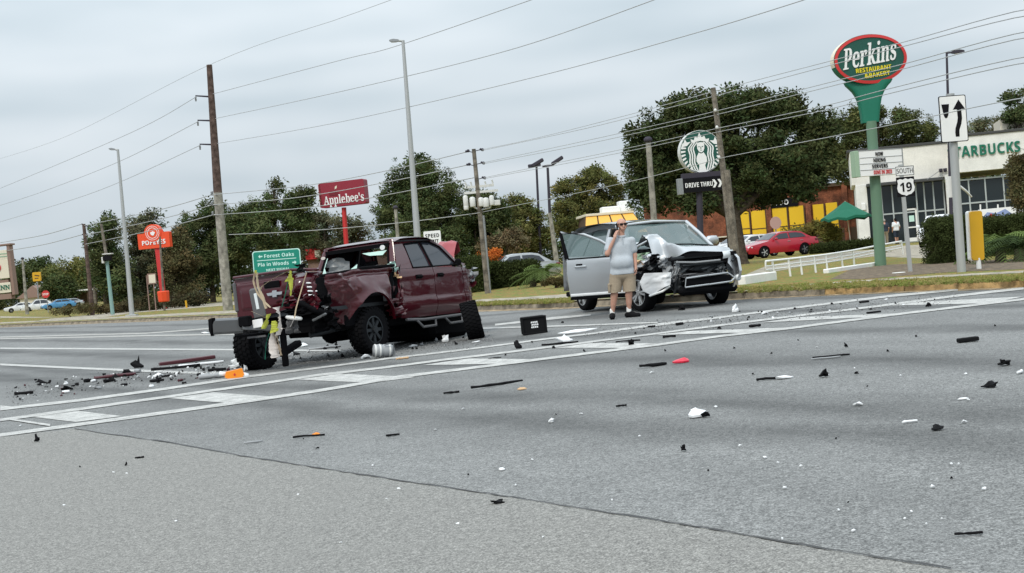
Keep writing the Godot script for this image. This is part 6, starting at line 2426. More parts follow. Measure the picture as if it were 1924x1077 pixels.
	var prof = [[-0.09, 0.10], [-0.05, 0.125], [0.06, 0.115], [0.08, 0.09], [0.05, -0.09], [0.0, -0.13], [-0.08, -0.10]]
	var bm = ex.call("rear_bumper", L.call(399, 614, 21.0), L.call(455, 611, 21.15), prof, M.bumper_metal, t)
	ex.call("bumper_step", L.call(455, 612, 21.1), L.call(520, 615, 21.2), [[-0.08, 0.03], [0.10, 0.03], [0.10, -0.055], [-0.06, -0.075]], M.bumper_metal, bm)
	s = begin()
	bx(s, L.call(461, 604, 21.05), Vector3(0.14, 0.17, 0.20), Basis.IDENTITY, 0.02)
	put("bumper_pad", s, M.black_plastic, bm)
	s = begin()
	prism(s, pv([-0.12, 0.13, 0.02, 0.12, 0.05, -0.05, 0.0, -0.15, -0.06, -0.02]), -0.03, 0.03, Transform3D(b0.inverse() * bs * Basis(Vector3.UP, 1.2), L.call(397, 614, 21.0)))
	put("bumper_end", s, M.black_plastic, bm)
	s = begin()
	bx(s, L.call(484, 608, 21.0), Vector3(0.02, 0.13, 0.22), Basis(Vector3.RIGHT, -0.05), 0.006)
	put("licence_plate", s, M.sign_white, bm)
	# right half of the bumper, bent and black
	s = begin()
	tube(s, [L.call(535, 573, 21.3), L.call(568, 570, 21.2), L.call(588, 582, 21.1), L.call(612, 588, 21.2), L.call(628, 583, 21.3)], [0.035, 0.05, 0.05, 0.045, 0.025], 7)
	put("bumper_bar", s, M.black_plastic, t)
	s = begin()
	bx(s, L.call(600, 596, 21.1), Vector3(0.05, 0.035, 0.30), Basis(Vector3.RIGHT, -0.30), 0.012)
	put("bumper_trim", s, M.bumper_metal, t)
	s = begin()
	lathe(s, [[0.0, -0.03], [0.15, -0.025], [0.16, 0.0], [0.14, 0.02], [0.0, 0.025]], 14, Transform3D(Basis(Vector3.RIGHT, 0.2).scaled(Vector3(0.6, 1, 1)), L.call(552, 597, 21.1)))
	put("hitch_plate", s, M.insulator, t)
	for q in [[550, 612, 0.26, 0.22, "grey_plastic", 5], [540, 566, 0.42, 0.18, "maroon", 6], [575, 566, 0.46, 0.26, "maroon", 7], [596, 588, 0.30, 0.22, "black_plastic", 8], [612, 570, 0.26, 0.3, "black_plastic", 9], [622, 600, 0.26, 0.30, "black_plastic", 10], [560, 585, 0.5, 0.14, "black_plastic", 11], [605, 582, 0.22, 0.12, "shard_grey", 12]]:
		scrap(t, "crumpled_metal", M[q[4]], L.call(q[0], q[1], 21.25), q[2], q[3], Basis(Vector3.UP, -PI / 2), q[5], 0.55)
	# ---- chassis ----
	s = begin()
	for z in [-0.45, 0.45]:
		bx(s, Vector3(1.6, 0.56, z), Vector3(5.2, 0.16, 0.09))
	for x in [-0.95, 0.7, 1.9, 3.1]:
		bx(s, Vector3(x, 0.55, 0), Vector3(0.10, 0.12, 0.9))
	put("frame_rails", s, M.black_plastic, t)
	s = begin()
	tube(s, [Vector3(0.05, 0.40, 0.8), Vector3(0.0, 0.42, 0.1), Vector3(-0.2, 0.46, -0.7)], 0.055, 8)
	lathe(s, [[0.0, -0.17], [0.12, -0.13], [0.19, 0.0], [0.12, 0.13], [0.0, 0.17]], 12, Transform3D(Basis(Vector3.BACK, PI / 2), Vector3(0, 0.42, 0.05)))
	put("rear_axle", s, M.black_plastic, t)
	s = begin()
	bx(s, Vector3(2.1, 0.55, 0), Vector3(2.6, 0.26, 1.5), Basis.IDENTITY, 0.05)
	bx(s, Vector3(-0.55, 0.66, 0.05), Vector3(0.9, 0.26, 1.0), Basis.IDENTITY, 0.06)
	put("underbody", s, M.black_plastic, t)
	s = begin()
	bx(s, Vector3(2.9, 0.28, 0.0), Vector3(1.3, 0.44, 1.35), Basis(Vector3.BACK, -0.04), 0.08)
	put("added_shade_block", s, M.black_plastic, t)  # black block added to stand for the shadow under the cab
	s = begin()
	bx(s, Vector3(1.15, 0.40, -0.40), Vector3(1.2, 0.30, 0.5), Basis.IDENTITY, 0.08)
	put("fuel_tank", s, M.black_plastic, t)
	s = begin()
	tube(s, [Vector3(0.2, 0.42, 0.05), Vector3(1.9, 0.42, 0.0), Vector3(2.6, 0.40, 0.0)], [0.05, 0.05, 0.14], 8)
	put("drive_shaft", s, M.black_plastic, t)
	s = begin()
	tube(s, [Vector3(1.0, 0.5, 0.5), Vector3(-0.4, 0.5, 0.55), Vector3(-0.9, 0.44, 0.3)], 0.05, 8)
	put("exhaust", s, M.steel_dark, t)
	s = begin()
	bx(s, L.call(533, 645, 21.3), Vector3(0.10, 0.75, 0.09), Basis(Vector3.RIGHT, 0.03), 0.02)
	bx(s, L.call(545, 655, 21.6), Vector3(0.5, 0.10, 0.14), Basis(Vector3.BACK, 0.3), 0.02)
	put("broken_spring", s, M.black_plastic, t)
	# ---- cab ----
	var zc = func(p: Vector2) -> float:
		var z = 0.985 - 0.02 * pow((p.y - 1.05) / 0.4, 2)
		z += 0.032 * smooth(0.90, 0.80, p.y) - 0.05 * smooth(0.72, 0.52, p.y)
		z += 0.018 * smooth(1.18, 1.24, p.y) - 0.02 * smooth(1.24, 1.40, p.y)
		if p.y > 1.40:
			z -= (p.y - 1.40) * 0.30
		z -= 0.06 * smooth(2.8, 3.6, p.x)
		z += 0.007 * nz.get_noise_3dv(Vector3(p.x * 0.9, p.y * 3.0, 2.0)) * smooth(1.25, 1.1, p.y) * smooth(0.7, 0.9, p.y)
		return z
	for sd in [-1.0, 1.0]:
		var f = func(p: Vector2) -> Vector3: return Vector3(p.x, p.y, sd * zc.call(p))
		var inn = Vector3(0, 0, -0.06 * sd)
		for d in [[pv([0.99, 0.53, 2.035, 0.51, 2.035, 1.405, 0.99, 1.405, 0.965, 1.1]), 1.52], [pv([2.05, 0.51, 2.94, 0.50, 3.03, 0.62, 3.05, 1.0, 3.03, 1.37, 2.05, 1.405]), 2.23]]:
			var door = mi("door", panel(d[0], 0.06 if sd > 0 else 0.15, f, inn), mar, t)
			s = begin()
			bx(s, Vector3(d[1], 1.245, sd * (zc.call(Vector2(d[1], 1.245)) + 0.03)), Vector3(0.17, 0.04, 0.035), Basis.IDENTITY, 0.012)
			bx(s, Vector3(d[1], 1.245, sd * (zc.call(Vector2(d[1], 1.245)) + 0.004)), Vector3(0.19, 0.075, 0.02), Basis.IDENTITY, 0.006)
			put("handle", s, M.black_plastic, door)
		# pillars and roof rail
		mi("rear_pillar", panel(pv([0.90, 0.55, 0.985, 0.53, 0.96, 1.1, 0.985, 1.41, 1.42, 1.41, 1.50, 1.86, 2.02, 1.895, 2.02, 1.41, 2.07, 1.41, 2.07, 1.905, 2.35, 1.885, 2.60, 1.78, 2.90, 1.41, 3.05, 1.375, 2.72, 1.80, 2.42, 1.95, 2.0, 1.985, 1.35, 1.97, 1.16, 1.93, 1.02, 1.6, 0.92, 1.42]), 0.07, f, Vector3(0, 0, -0.05 * sd)), mar, t)
		for w in [pv([1.41, 1.415, 2.03, 1.415, 2.03, 1.90, 1.49, 1.87]), pv([2.06, 1.415, 2.91, 1.415, 2.61, 1.785, 2.35, 1.89, 2.06, 1.91])]:
			var wi = mi("window", panel(w, 0.12, func(p): return Vector3(p.x, p.y, sd * (zc.call(p) - 0.022))), M.tint_glass, t)
			s = begin()
			for q in w.size():
				var a = w[q]
				var c = w[(q + 1) % w.size()]
				var a3 = Vector3(a.x, a.y, sd * (zc.call(a) + 0.002))
				var c3 = Vector3(c.x, c.y, sd * (zc.call(c) + 0.002))
				tube(s, [a3, (a3 + c3) / 2, c3], 0.014, 5)
			put("window_seal", s, M.black_plastic, wi)
		s = begin()
		bx(s, Vector3(2.90, 1.46, sd * 1.0), Vector3(0.08, 0.13, 0.12), Basis(Vector3.UP, sd * 0.2), 0.03)
		bx(s, Vector3(2.86, 1.42, sd * 0.95), Vector3(0.07, 0.05, 0.14), Basis.IDENTITY, 0.01)
		put("mirror", s, M.black_plastic, t)
		s = begin()
		mi("fender", panel(pv([3.07, 0.50, 3.36, 0.52, 3.48, 0.68, 3.58, 0.86, 3.68, 0.97, 3.69, 1.12, 3.56, 1.26, 3.06, 1.365]), 0.05, func(p):
			var q = smooth(3.1, 3.7, p.x)
			return Vector3(p.x, p.y, sd * (zc.call(p) - 0.20 * q * q + 0.035 * q * ridge(Vector3(p.x * 4, p.y * 4, 5)))), Vector3(0, 0, -0.05 * sd)), mar, t)
	# roof, crowned
	s = begin()
	patch(s, 14, 16, func(u, v):
		var x = lerpf(1.12, 2.45, u)
		var z = lerpf(-1, 1, v)
		var y = 1.972 + 0.055 * sin(PI * clampf(u * 0.8 + 0.12, 0, 1)) - 0.045 * pow(absf(z), 5) - 0.035 * smooth(0.8, 1.0, u) - 0.03 * smooth(0.15, 0.0, u)
		return Vector3(x, y, z * (0.83 - 0.02 * u)))
	put("roof", s, mar, t)
	# back of the cab below and round the open rear window
	var zb = func(y: float) -> float: return 0.93 - maxf(0.0, y - 1.40) * 0.26
	var xb = func(y: float) -> float: return 0.915 + maxf(0.0, y - 1.40) * 0.42
	s = begin()
	patch(s, 12, 4, func(u, v):
		var y = lerpf(0.55, 1.43, v)
		return Vector3(xb.call(y), y, lerpf(-1, 1, u) * zb.call(y)))
	put("cab_back", s, mar, t)
	for sd in [-1.0, 1.0]:
		s = begin()
		patch(s, 3, 8, func(u, v):
			var y = lerpf(1.43, 1.96, v)
			var z = zb.call(y)
			return Vector3(xb.call(y) - 0.02 * sin(PI * u), y, sd * lerpf(z, z - (0.10 + 0.05 * (1.0 - v)), u)))
		put("rear_window_post", s, mar, t)
	s = begin()
	patch(s, 16, 3, func(u, v):
		var y = lerpf(1.905, 1.975, v)
		return Vector3(xb.call(y) + 0.02, y, lerpf(-1, 1, u) * (zb.call(y) - 0.02)))
	put("roof_header", s, mar, t)
	# what is left of the sliding rear window
	s = begin()
	for q in [[-0.79, 1.44, -0.69, 1.88], [0.78, 1.44, 0.68, 1.88]]:
		tube(s, [Vector3(xb.call(q[1]) - 0.01, q[1], q[0]), Vector3(xb.call(q[3]) - 0.01, q[3], q[2])], 0.02, 5)
	bx(s, Vector3(xb.call(1.87) - 0.01, 1.875, 0), Vector3(0.03, 0.07, 1.44))
	bx(s, Vector3(xb.call(1.45) - 0.02, 1.45, 0), Vector3(0.03, 0.05, 1.56))
	tube(s, [Vector3(xb.call(1.44), 1.44, 0.08), Vector3(xb.call(1.86), 1.86, 0.08)], 0.016, 5)
	put("rear_window_frame", s, M.black_plastic, t)
	s = begin()
	for w in [[pv([-0.74, 1.46, -0.62, 1.46, -0.70, 1.60, -0.66, 1.78, -0.68, 1.78])], [pv([-0.2, 1.47, 0.05, 1.47, 0.05, 1.60, -0.05, 1.54])], [pv([0.60, 1.70, 0.68, 1.78, 0.12, 1.78, 0.3, 1.72])]]:
		var tr = Geometry2D.triangulate_polygon(w[0])
		for q in tr:
			s.add_vertex(Vector3(xb.call(w[0][q].y) - 0.005, w[0][q].y, w[0][q].x))
	put("glass_remains", s, M.broken_glass, t)
	s = begin()
	prism(s, ellipse(0.055, 0.045, 14), 0, 0.012, Transform3D(Basis(Vector3.UP, -PI / 2), Vector3(xb.call(1.82) - 0.03, 1.835, 0.60)))
	put("sticker", s, M.sign_white, t)
	s = begin()
	prism(s, ellipse(0.05, 0.03, 14), 0, 0.012, Transform3D(Basis(Vector3.UP, -PI / 2), Vector3(xb.call(1.79) - 0.04, 1.79, -0.74)))
	put("cargo_lamp", s, M.rag_white, t)
	# windscreen, cowl, interior
	s = begin()
	patch(s, 8, 10, func(u, v):
		var z = lerpf(-1, 1, v)
		return Vector3(lerpf(3.02, 2.44, u) + 0.10 * (1.0 - z * z), lerpf(1.38, 1.93, u), z * lerpf(0.86, 0.78, u)))
	put("windscreen", s, M.windscreen_glass, t)
	s = begin()
	bx(s, Vector3(2.80, 1.22, 0), Vector3(0.5, 0.34, 1.7), Basis.IDENTITY, 0.06)
	put("dashboard", s, M.black_plastic, t)
	for q in [[1.35, 0.0, 1.5, 1.42], [2.1, -0.40, 0.56, 1.46], [2.1, 0.40, 0.56, 1.46]]:
		s = begin()
		bx(s, Vector3(q[0], 1.08, q[1]), Vector3(0.22, 0.75, q[2]), Basis(Vector3.BACK, 0.15), 0.06)
		bx(s, Vector3(q[0] + 0.25, 0.76, q[1]), Vector3(0.52, 0.18, q[2]), Basis.IDENTITY, 0.05)
		if q[2] < 1.0:
			bx(s, Vector3(q[0] - 0.07, 1.56, q[1]), Vector3(0.12, 0.20, 0.26), Basis.IDENTITY, 0.04)
		put("seat", s, M.seat_cloth, t)
	s = begin()
	bx(s, Vector3(1.9, 0.62, 0), Vector3(2.0, 0.06, 1.8))
	bx(s, Vector3(1.8, 1.93, 0), Vector3(1.2, 0.03, 1.5))
	put("cab_lining", s, M.seat_cloth, t)
	scrap(t, "curtain_airbag", M.airbag, Vector3(1.3, 1.58, -0.66), 0.5, 0.36, Basis(Vector3.UP, -0.9), 21, 0.3, 5)
	scrap(t, "fallen_glass_sheet", M.broken_glass, Vector3(2.45, 1.60, 0.30), 0.62, 0.24, Basis(Vector3.UP, -PI / 2) * Basis(Vector3.BACK, 0.1), 22, 0.12, 5)
	scrap(t, "bent_window_trim", M.grey_plastic, Vector3(0.78, 1.475, 0.05), 1.15, 0.16, Basis(Vector3.UP, -PI / 2) * Basis(Vector3.RIGHT, -1.1), 23, 0.35, 7)
	for q in [[0.90, 1.50, 0.86, 24], [0.88, 1.42, 0.92, 25], [0.9, 1.30, 0.97, 26]]:
		scrap(t, "glass_crumbs", M.broken_glass if q[3] < 26 else M.shard_tan, Vector3(q[0], q[1], q[2]), 0.14, 0.12, Basis(Vector3.UP, -0.9), q[3], 0.8, 3)
	for q in [[0.90, 1.15, 0.94, 0.16, 0.6, 27], [0.88, 0.85, 0.95, 0.18, 0.5, 28], [0.72, 0.68, 1.0, 0.4, 0.14, 29], [0.70, 0.85, 1.0, 0.34, 0.10, 30]]:
		scrap(t, "crumpled_metal", mar if q[5] != 27 else M.black_plastic, Vector3(q[0], q[1], q[2]), q[3], q[4], Basis(Vector3.UP, -0.3), q[5], 0.6, 5)
	# smashed front end
	s = begin()
	patch(s, 10, 12, func(u, v):
		var z = lerpf(-0.78, 0.74, v)
		var x = 3.05 + 0.42 * u
		var y = 1.38 + 0.50 * smooth(0.0, 0.75, u) * (0.55 + 0.45 * smooth(0.2, 0.8, v)) - 0.24 * smooth(0.75, 1.0, u)
		return Vector3(x + 0.05 * nz.get_noise_3dv(Vector3(u * 3, v * 4, 1)), y + 0.05 * ridge(Vector3(u * 2, v * 3, 4)), z))
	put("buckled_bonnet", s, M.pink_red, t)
	s = begin()
	bx(s, Vector3(3.3, 0.85, 0), Vector3(0.5, 0.7, 1.3), Basis.IDENTITY, 0.08)
	put("engine_block", s, M.black_plastic, t)
	for q in [[3.52, 1.1, 0.75, 31, "maroon"], [3.5, 0.85, 0.62, 32, "black_plastic"], [3.55, 1.22, 0.80, 33, "shard_grey"], [3.5, 0.7, 0.2, 34, "black_plastic"], [3.48, 1.3, 0.6, 35, "maroon"]]:
		scrap(t, "crumpled_metal", M[q[4]], Vector3(q[0], q[1], q[2]), 0.32, 0.3, Basis(Vector3.UP, -0.6), q[3], 0.7, 5)
	# hoop steps under the doors
	s = begin()
	tube(s, [Vector3(1.0, 0.50, 0.98), Vector3(1.5, 0.46, 1.03), Vector3(2.9, 0.46, 1.03), Vector3(3.0, 0.52, 0.98)], 0.028, 6)
	put("side_bar", s, M.grey_plastic, t)
	for x in [1.55, 2.45]:
		s = begin()
		tube(s, [Vector3(x - 0.28, 0.455, 1.03), Vector3(x - 0.16, 0.33, 1.06), Vector3(x + 0.26, 0.33, 1.06), Vector3(x + 0.30, 0.455, 1.03)], 0.024, 6)
		bx(s, Vector3(x + 0.05, 0.33, 1.06), Vector3(0.36, 0.02, 0.08))
		put("hoop_step", s, M.grey_plastic, t)
	# ---- wheels ----
	off_road_wheel(t, Vector3(0.0, 0.40, 0.86), Basis(Vector3.UP, 0.0), 0.40, 0.30, 1.0)
	var lw = inv * (gp(486, 694) + Vector3(0, 0.405, 0))
	off_road_wheel(t, lw, Basis(Vector3.UP, 0.08) * Basis(Vector3.RIGHT, 0.03), 0.41, 0.34, 1.0)
	var fw = inv * (gp(890, 637) + Vector3(0, 0.34, 0))
	off_road_wheel(t, fw, Basis(Vector3.UP, 0.55) * Basis(Vector3.RIGHT, -0.15), 0.35, 0.29, 1.0)
	off_road_wheel(t, Vector3(3.6, 0.42, -0.85), Basis(Vector3.UP, 0.2), 0.39, 0.30, -1.0)
	s = begin()
	bx(s, L.call(480, 629, 21.4), Vector3(0.34, 0.05, 0.52), Basis(Vector3.RIGHT, 0.02), 0.01)
	put("mud_guard", s, M.black_plastic, t)
	s = begin()
	bx(s, L.call(482, 633, 21.15), Vector3(0.02, 0.03, 0.38))
	put("guard_edge", s, M.grey_plastic, t)
	# ---- straps and rags tied to the tailgate ----
	var D = 20.95
	for q in [["strap_tan", 0.035, [[479, 509], [476, 528], [484, 552], [497, 568], [508, 578]]], ["strap_tan", 0.03, [[545, 508], [520, 520], [492, 538], [486, 550]]], ["strap_tan", 0.05, [[482, 512], [485, 540], [494, 560], [500, 580]]], ["strap_tan", 0.022, [[576, 512], [566, 545], [556, 580], [553, 598]]],
			["strap_green", 0.022, [[541, 528], [536, 552], [529, 578]]], ["strap_green", 0.03, [[506, 626], [500, 645], [498, 676]]], ["rag_white", 0.018, [[552, 600], [545, 615], [530, 618], [515, 612]]], ["strap_tan", 0.03, [[472, 585], [488, 592], [500, 598]]]]:
		var pts = []
		for p in q[2]:
			pts.append(L.call(p[0], p[1], D))
		ribbon(t, "strap", M[q[0]], pts, q[1], int(q[2][0][0]))
	for q in [[[[546, 509], [545, 520], [543, 528]], [0.07, 0.17]], [[[546, 526], [547, 540], [546, 556]], [0.09, 0.05]], [[[505, 590], [500, 605], [495, 618]], [0.09, 0.12]], [[[514, 603], [516, 612], [515, 624]], [0.10, 0.14]], [[[480, 508], [481, 514]], [0.06, 0.05]]]:
		var pts = []
		for p in q[0]:
			pts.append(L.call(p[0], p[1], D - 0.04))
		ribbon(t, "ribbon", M.hi_vis, pts, q[1], int(q[0][0][1]))
	for q in [[[[519, 577], [524, 592], [526, 612], [522, 630]], [0.16, 0.12], "rag_white"], [[[512, 625], [512, 645], [518, 672]], [0.10, 0.20], "rag_white"], [[[518, 628], [524, 650], [528, 668]], [0.12, 0.06], "khaki"]]:
		var pts = []
		for p in q[0]:
			pts.append(L.call(p[0], p[1], D + 0.02))
		ribbon(t, "rag", M[q[2]], pts, q[1], int(q[0][0][0]))
	scrap(t, "bundle", M.shoe_black, L.call(565, 505, 21.2), 0.22, 0.14, Basis(Vector3.UP, -PI / 2), 41, 0.8, 5)

# ---------- crashed silver SUV ----------
func build_suv():
	var fwd = Vector3(0.335, 0, 0.942).normalized()
	var right = fwd.cross(Vector3.UP)
	var K = 1.07
	var w0 = gp(1209, 586)
	var at = w0 - right * 0.78 * K
	at.y = w0.y + 0.0
	var lw = gp(1362, 566)
	var tilt = atan2(lw.y - w0.y, 1.56 * K)
	var t = thing("silver_suv", "silver sport utility car with a smashed front corner and one door open", "car", at, Basis(fwd, Vector3.UP, right) * Basis(Vector3.RIGHT, -0.012).scaled(Vector3.ONE * K))
	var inv = t.transform.affine_inverse()
	var L = func(u: float, v: float, d: float) -> Vector3: return inv * wp(u, v, d)
	var sv = M.silver
	var s
	var W = 0.90
	var zc = func(p: Vector2) -> float:
		var z = W - 0.03 * pow((p.y - 0.75) / 0.4, 2)
		z += 0.02 * smooth(0.92, 0.97, p.y) - 0.03 * smooth(0.97, 1.08, p.y) - 0.05 * smooth(0.42, 0.25, p.y) - 0.02 * smooth(0.62, 0.5, p.y)
		if p.y > 1.06:
			z -= (p.y - 1.06) * 0.34
		z -= 0.10 * pow(smooth(0.2, 1.0, p.x), 2) + 0.14 * pow(smooth(-3.0, -3.8, p.x), 2)
		return z
	var arc = func(cx: float, r: float) -> Array:
		var o = []
		for q in 13:
			var a = lerpf(PI - 0.12, 0.12, q / 12.0)
			o.append(Vector2(cx - cos(PI - a) * r * -1.0 * -1.0, 0.35 + sin(a) * r))
		return o
	for sd in [-1.0, 1.0]:
		var f = func(p: Vector2) -> Vector3: return Vector3(p.x, p.y, sd * zc.call(p))
		var inn = Vector3(0, 0, -0.05 * sd)
		# rear wing and rear door, with the wheel arch
		var pl = PackedVector2Array(pv([-1.50, 0.30, -1.52, 1.07, -3.55, 1.12, -3.72, 0.95, -3.70, 0.50, -3.50, 0.36]))
		var a2 = PackedVector2Array()
		for q in 13:
			var a = lerpf(PI - 0.05, 0.05, q / 12.0)
			a2.append(Vector2(-2.67 + cos(a) * 0.40, 0.34 + sin(a) * 0.40))
		pl.append_array(a2)
		mi("rear_side", panel(pl, 0.10, f, inn), sv, t)
		# greenhouse frame
		mi("roof_frame", panel(pv([-0.42, 1.07, -0.55, 1.13, -1.02, 1.50, -1.40, 1.585, -2.2, 1.60, -2.9, 1.55, -3.2, 1.42, -3.45, 1.12, -3.62, 1.12, -3.35, 1.52, -3.05, 1.66, -2.2, 1.70, -1.35, 1.68, -0.90, 1.56, -0.30, 1.10]), 0.09, f, inn), sv, t)
		for w in [pv([-1.60, 1.08, -2.48, 1.10, -2.48, 1.575, -1.60, 1.59]), pv([-2.54, 1.10, -3.40, 1.12, -3.2, 1.42, -2.9, 1.55, -2.54, 1.575])]:
			mi("window", panel(w, 0.2, func(p): return Vector3(p.x, p.y, sd * (zc.call(p) - 0.015))), M.windscreen_glass, t)
		s = begin()
		bx(s, Vector3(-1.55, 1.32, sd * (zc.call(Vector2(-1.55, 1.32)) - 0.02)), Vector3(0.10, 0.56, 0.05), Basis(Vector3.RIGHT, -sd * 0.32), 0.01)
		bx(s, Vector3(-1.52, 0.70, sd * 0.84), Vector3(0.10, 0.80, 0.10), Basis.IDENTITY, 0.02)
		put("door_pillar", s, sv, t)
		s = begin()
		bx(s, Vector3(-1.0, 0.33, sd * 0.80), Vector3(1.3, 0.14, 0.14), Basis.IDENTITY, 0.03)
		put("sill", s, M.black_plastic, t)
		if sd < 0:
			mi("front_door", panel(pv([-0.45, 0.30, -0.45, 1.07, -1.48, 1.07, -1.48, 0.30]), 0.12, f, inn), sv, t)
			mi("window", panel(pv([-0.62, 1.09, -1.50, 1.08, -1.50, 1.585, -1.40, 1.57, -1.06, 1.49]), 0.2, func(p): return Vector3(p.x, p.y, sd * (zc.call(p) - 0.015))), M.windscreen_glass, t)
			var fp = PackedVector2Array(pv([-0.43, 0.32, -0.43, 1.07, -0.2, 1.07, 0.55, 0.98, 0.85, 0.86, 0.93, 0.62, 0.90, 0.50]))
			for q in 13:
				var a = lerpf(0.35, PI - 0.05, q / 12.0)
				fp.append(Vector2(cos(a) * 0.42, 0.34 + sin(a) * 0.42))
			mi("front_fender", panel(fp, 0.08, f, inn), sv, t)
		else:
			# what is left of the fender on the struck side
			mi("front_fender", panel(pv([-0.43, 0.32, -0.43, 1.06, -0.30, 1.05, -0.24, 0.9, -0.33, 0.75, -0.26, 0.62, -0.40, 0.34]), 0.06, func(p): return Vector3(p.x, p.y, zc.call(p) + 0.02 * ridge(Vector3(p.x * 3, p.y * 3, 2))), inn), sv, t)
	# roof, windscreen, rear window, tail
	s = begin()
	patch(s, 16, 14, func(u, v):
		var x = lerpf(-0.98, -3.3, u)
		var z = lerpf(-1, 1, v)
		var y = 1.615 + 0.095 * sin(PI * clampf(0.16 + u * 0.72, 0, 1)) - 0.05 * smooth(0.8, 1.0, u)
		return Vector3(x, y + 0.035 * (1 - z * z), z * (0.735 + 0.01 * sin(u * PI))))
	put("roof", s, sv, t)
	s = begin()
	patch(s, 10, 12, func(u, v):
		var z = lerpf(-1, 1, v)
		return Vector3(lerpf(-0.24, -1.0, u) + 0.15 * (1 - z * z) * (1.0 - 0.4 * u), lerpf(1.10, 1.61, u), z * lerpf(0.84, 0.72, u)))
	put("windscreen", s, M.windscreen_glass, t)
	for sd in [-1.0, 1.0]:
		s = begin()
		tube(s, [Vector3(-0.24, 1.10, sd * 0.86), Vector3(-0.60, 1.37, sd * 0.80), Vector3(-1.0, 1.62, sd * 0.735)], [0.04, 0.038, 0.04], 7)
		put("windscreen_pillar", s, sv, t)
	s = begin()
	tube(s, [Vector3(-1.0, 1.625, -0.72), Vector3(-0.92, 1.66, 0), Vector3(-1.0, 1.625, 0.72)], 0.03, 6)
	put("roof_header", s, sv, t)
	s = begin()
	tube(s, [Vector3(-0.12, 1.12, -0.8), Vector3(-0.05, 1.17, -0.3), Vector3(-0.06, 1.19, 0.1)], 0.014, 5)
	tube(s, [Vector3(-0.12, 1.10, 0.2), Vector3(-0.10, 1.13, 0.75)], 0.014, 5)
	put("wiper", s, M.black_plastic, t)
	s = begin()
	patch(s, 10, 10, func(u, v):
		var z = lerpf(-1, 1, v)
		var q = Vector2(-3.3, 1.63).lerp(Vector2(-3.66, 1.1), minf(u * 2.0, 1.0)) if u < 0.5 else Vector2(-3.66, 1.1).lerp(Vector2(-3.72, 0.4), u * 2.0 - 1.0)
		return Vector3(q.x - 0.05 * (1 - z * z), q.y, z * (0.73 + 0.10 * minf(u * 2.0, 1.0))))
	put("tailgate", s, sv, t)
	s = begin()
	bx(s, Vector3(-0.58, 0.88, 0), Vector3(0.45, 0.34, 1.55), Basis.IDENTITY, 0.07)
	put("dashboard", s, M.black_plastic, t)
	for q in [[-1.35, -0.38], [-1.35, 0.38], [-2.3, -0.38], [-2.3, 0.38]]:
		s = begin()
		bx(s, Vector3(q[0], 0.85, q[1]), Vector3(0.20, 0.72, 0.50), Basis(Vector3.BACK, 0.2), 0.06)
		bx(s, Vector3(q[0] + 0.28, 0.52, q[1]), Vector3(0.55, 0.18, 0.52), Basis.IDENTITY, 0.05)
		bx(s, Vector3(q[0] - 0.09, 1.30, q[1]), Vector3(0.10, 0.18, 0.26), Basis.IDENTITY, 0.04)
		put("seat", s, M.grey_plastic, t)
	s = begin()
	bx(s, Vector3(-1.9, 0.33, 0), Vector3(3.6, 0.10, 1.6), Basis.IDENTITY, 0.02)
	put("floor_pan", s, M.black_plastic, t)
	scrap(t, "curtain_airbag", M.airbag, Vector3(-1.3, 1.36, -0.66), 1.0, 0.4, Basis.IDENTITY, 51, 0.2, 6)
	# mirror on the far side
	s = begin()
	lathe(s, [[0.0, -0.09], [0.07, -0.085], [0.10, -0.04], [0.10, 0.03], [0.07, 0.075], [0.0, 0.08]], 14, Transform3D(Basis.IDENTITY.scaled(Vector3(0.75, 1.0, 1.35)), Vector3(-0.52, 1.23, -1.02)))
	put("mirror", s, sv, t)
	# ---- bonnet: the struck corner folded up ----
	s = begin()
	patch(s, 26, 26, func(u, v):
		var z = lerpf(-0.80, 0.80, v)
		var x = lerpf(-0.20, 0.84, u) - 0.10 * pow(absf(z), 3)
		var y = 1.145 - 0.05 * u - 0.10 * smooth(0.82, 1.0, u) - 0.03 * pow(absf(z), 3)
		var hit = smooth(0.22, 0.60, z)
		x -= hit * 0.50 * u
		y += hit * (0.20 * sin(PI * clampf(u * 0.85, 0, 1)) - 0.26 * smooth(0.70, 1.0, u))
		y += (0.02 + 0.085 * hit) * ridge(Vector3(u * 1.3, v * 1.6, 6.0)) * smooth(0.30, 0.75, v)
		x += 0.06 * hit * nz.get_noise_3dv(Vector3(u * 2, v * 5, 1))
		y += 0.10 * smooth(0.45, 0.0, absf(v - 0.62)) * smooth(0.6, 1.0, u) * 0.4
		return Vector3(x - 0.06 * u * smooth(-0.5, -0.8, z), y - 0.04 * u * smooth(-0.45, -0.8, z), (z - 0.16 * hit * u) * (1.0 - 0.05 * u)))
	put("bonnet", s, sv, t)
	s = begin()
	patch(s, 3, 20, func(u, v):
		var z = lerpf(-0.78, 0.30, v)
		return Vector3(0.84 - 0.10 * pow(absf(z), 3) + 0.02 * u, 1.0 - 0.06 * u - 0.02 * absf(z), z))
	put("bonnet_lip", s, M.black_plastic, t)
	# ---- nose ----
	s = begin()
	bx(s, Vector3(0.36, 0.64, -0.12), Vector3(0.62, 0.62, 1.10), Basis.IDENTITY, 0.06)
	put("engine_bay", s, M.black_plastic, t)
	s = begin()
	bx(s, Vector3(0.76, 0.93, -0.12), Vector3(0.10, 0.05, 1.25), Basis(Vector3.UP, 0.03), 0.012)
	bx(s, Vector3(0.80, 0.80, -0.20), Vector3(0.06, 0.04, 1.05), Basis(Vector3.RIGHT, 0.03), 0.012)
	put("lock_beam", s, M.steel_dark, t)
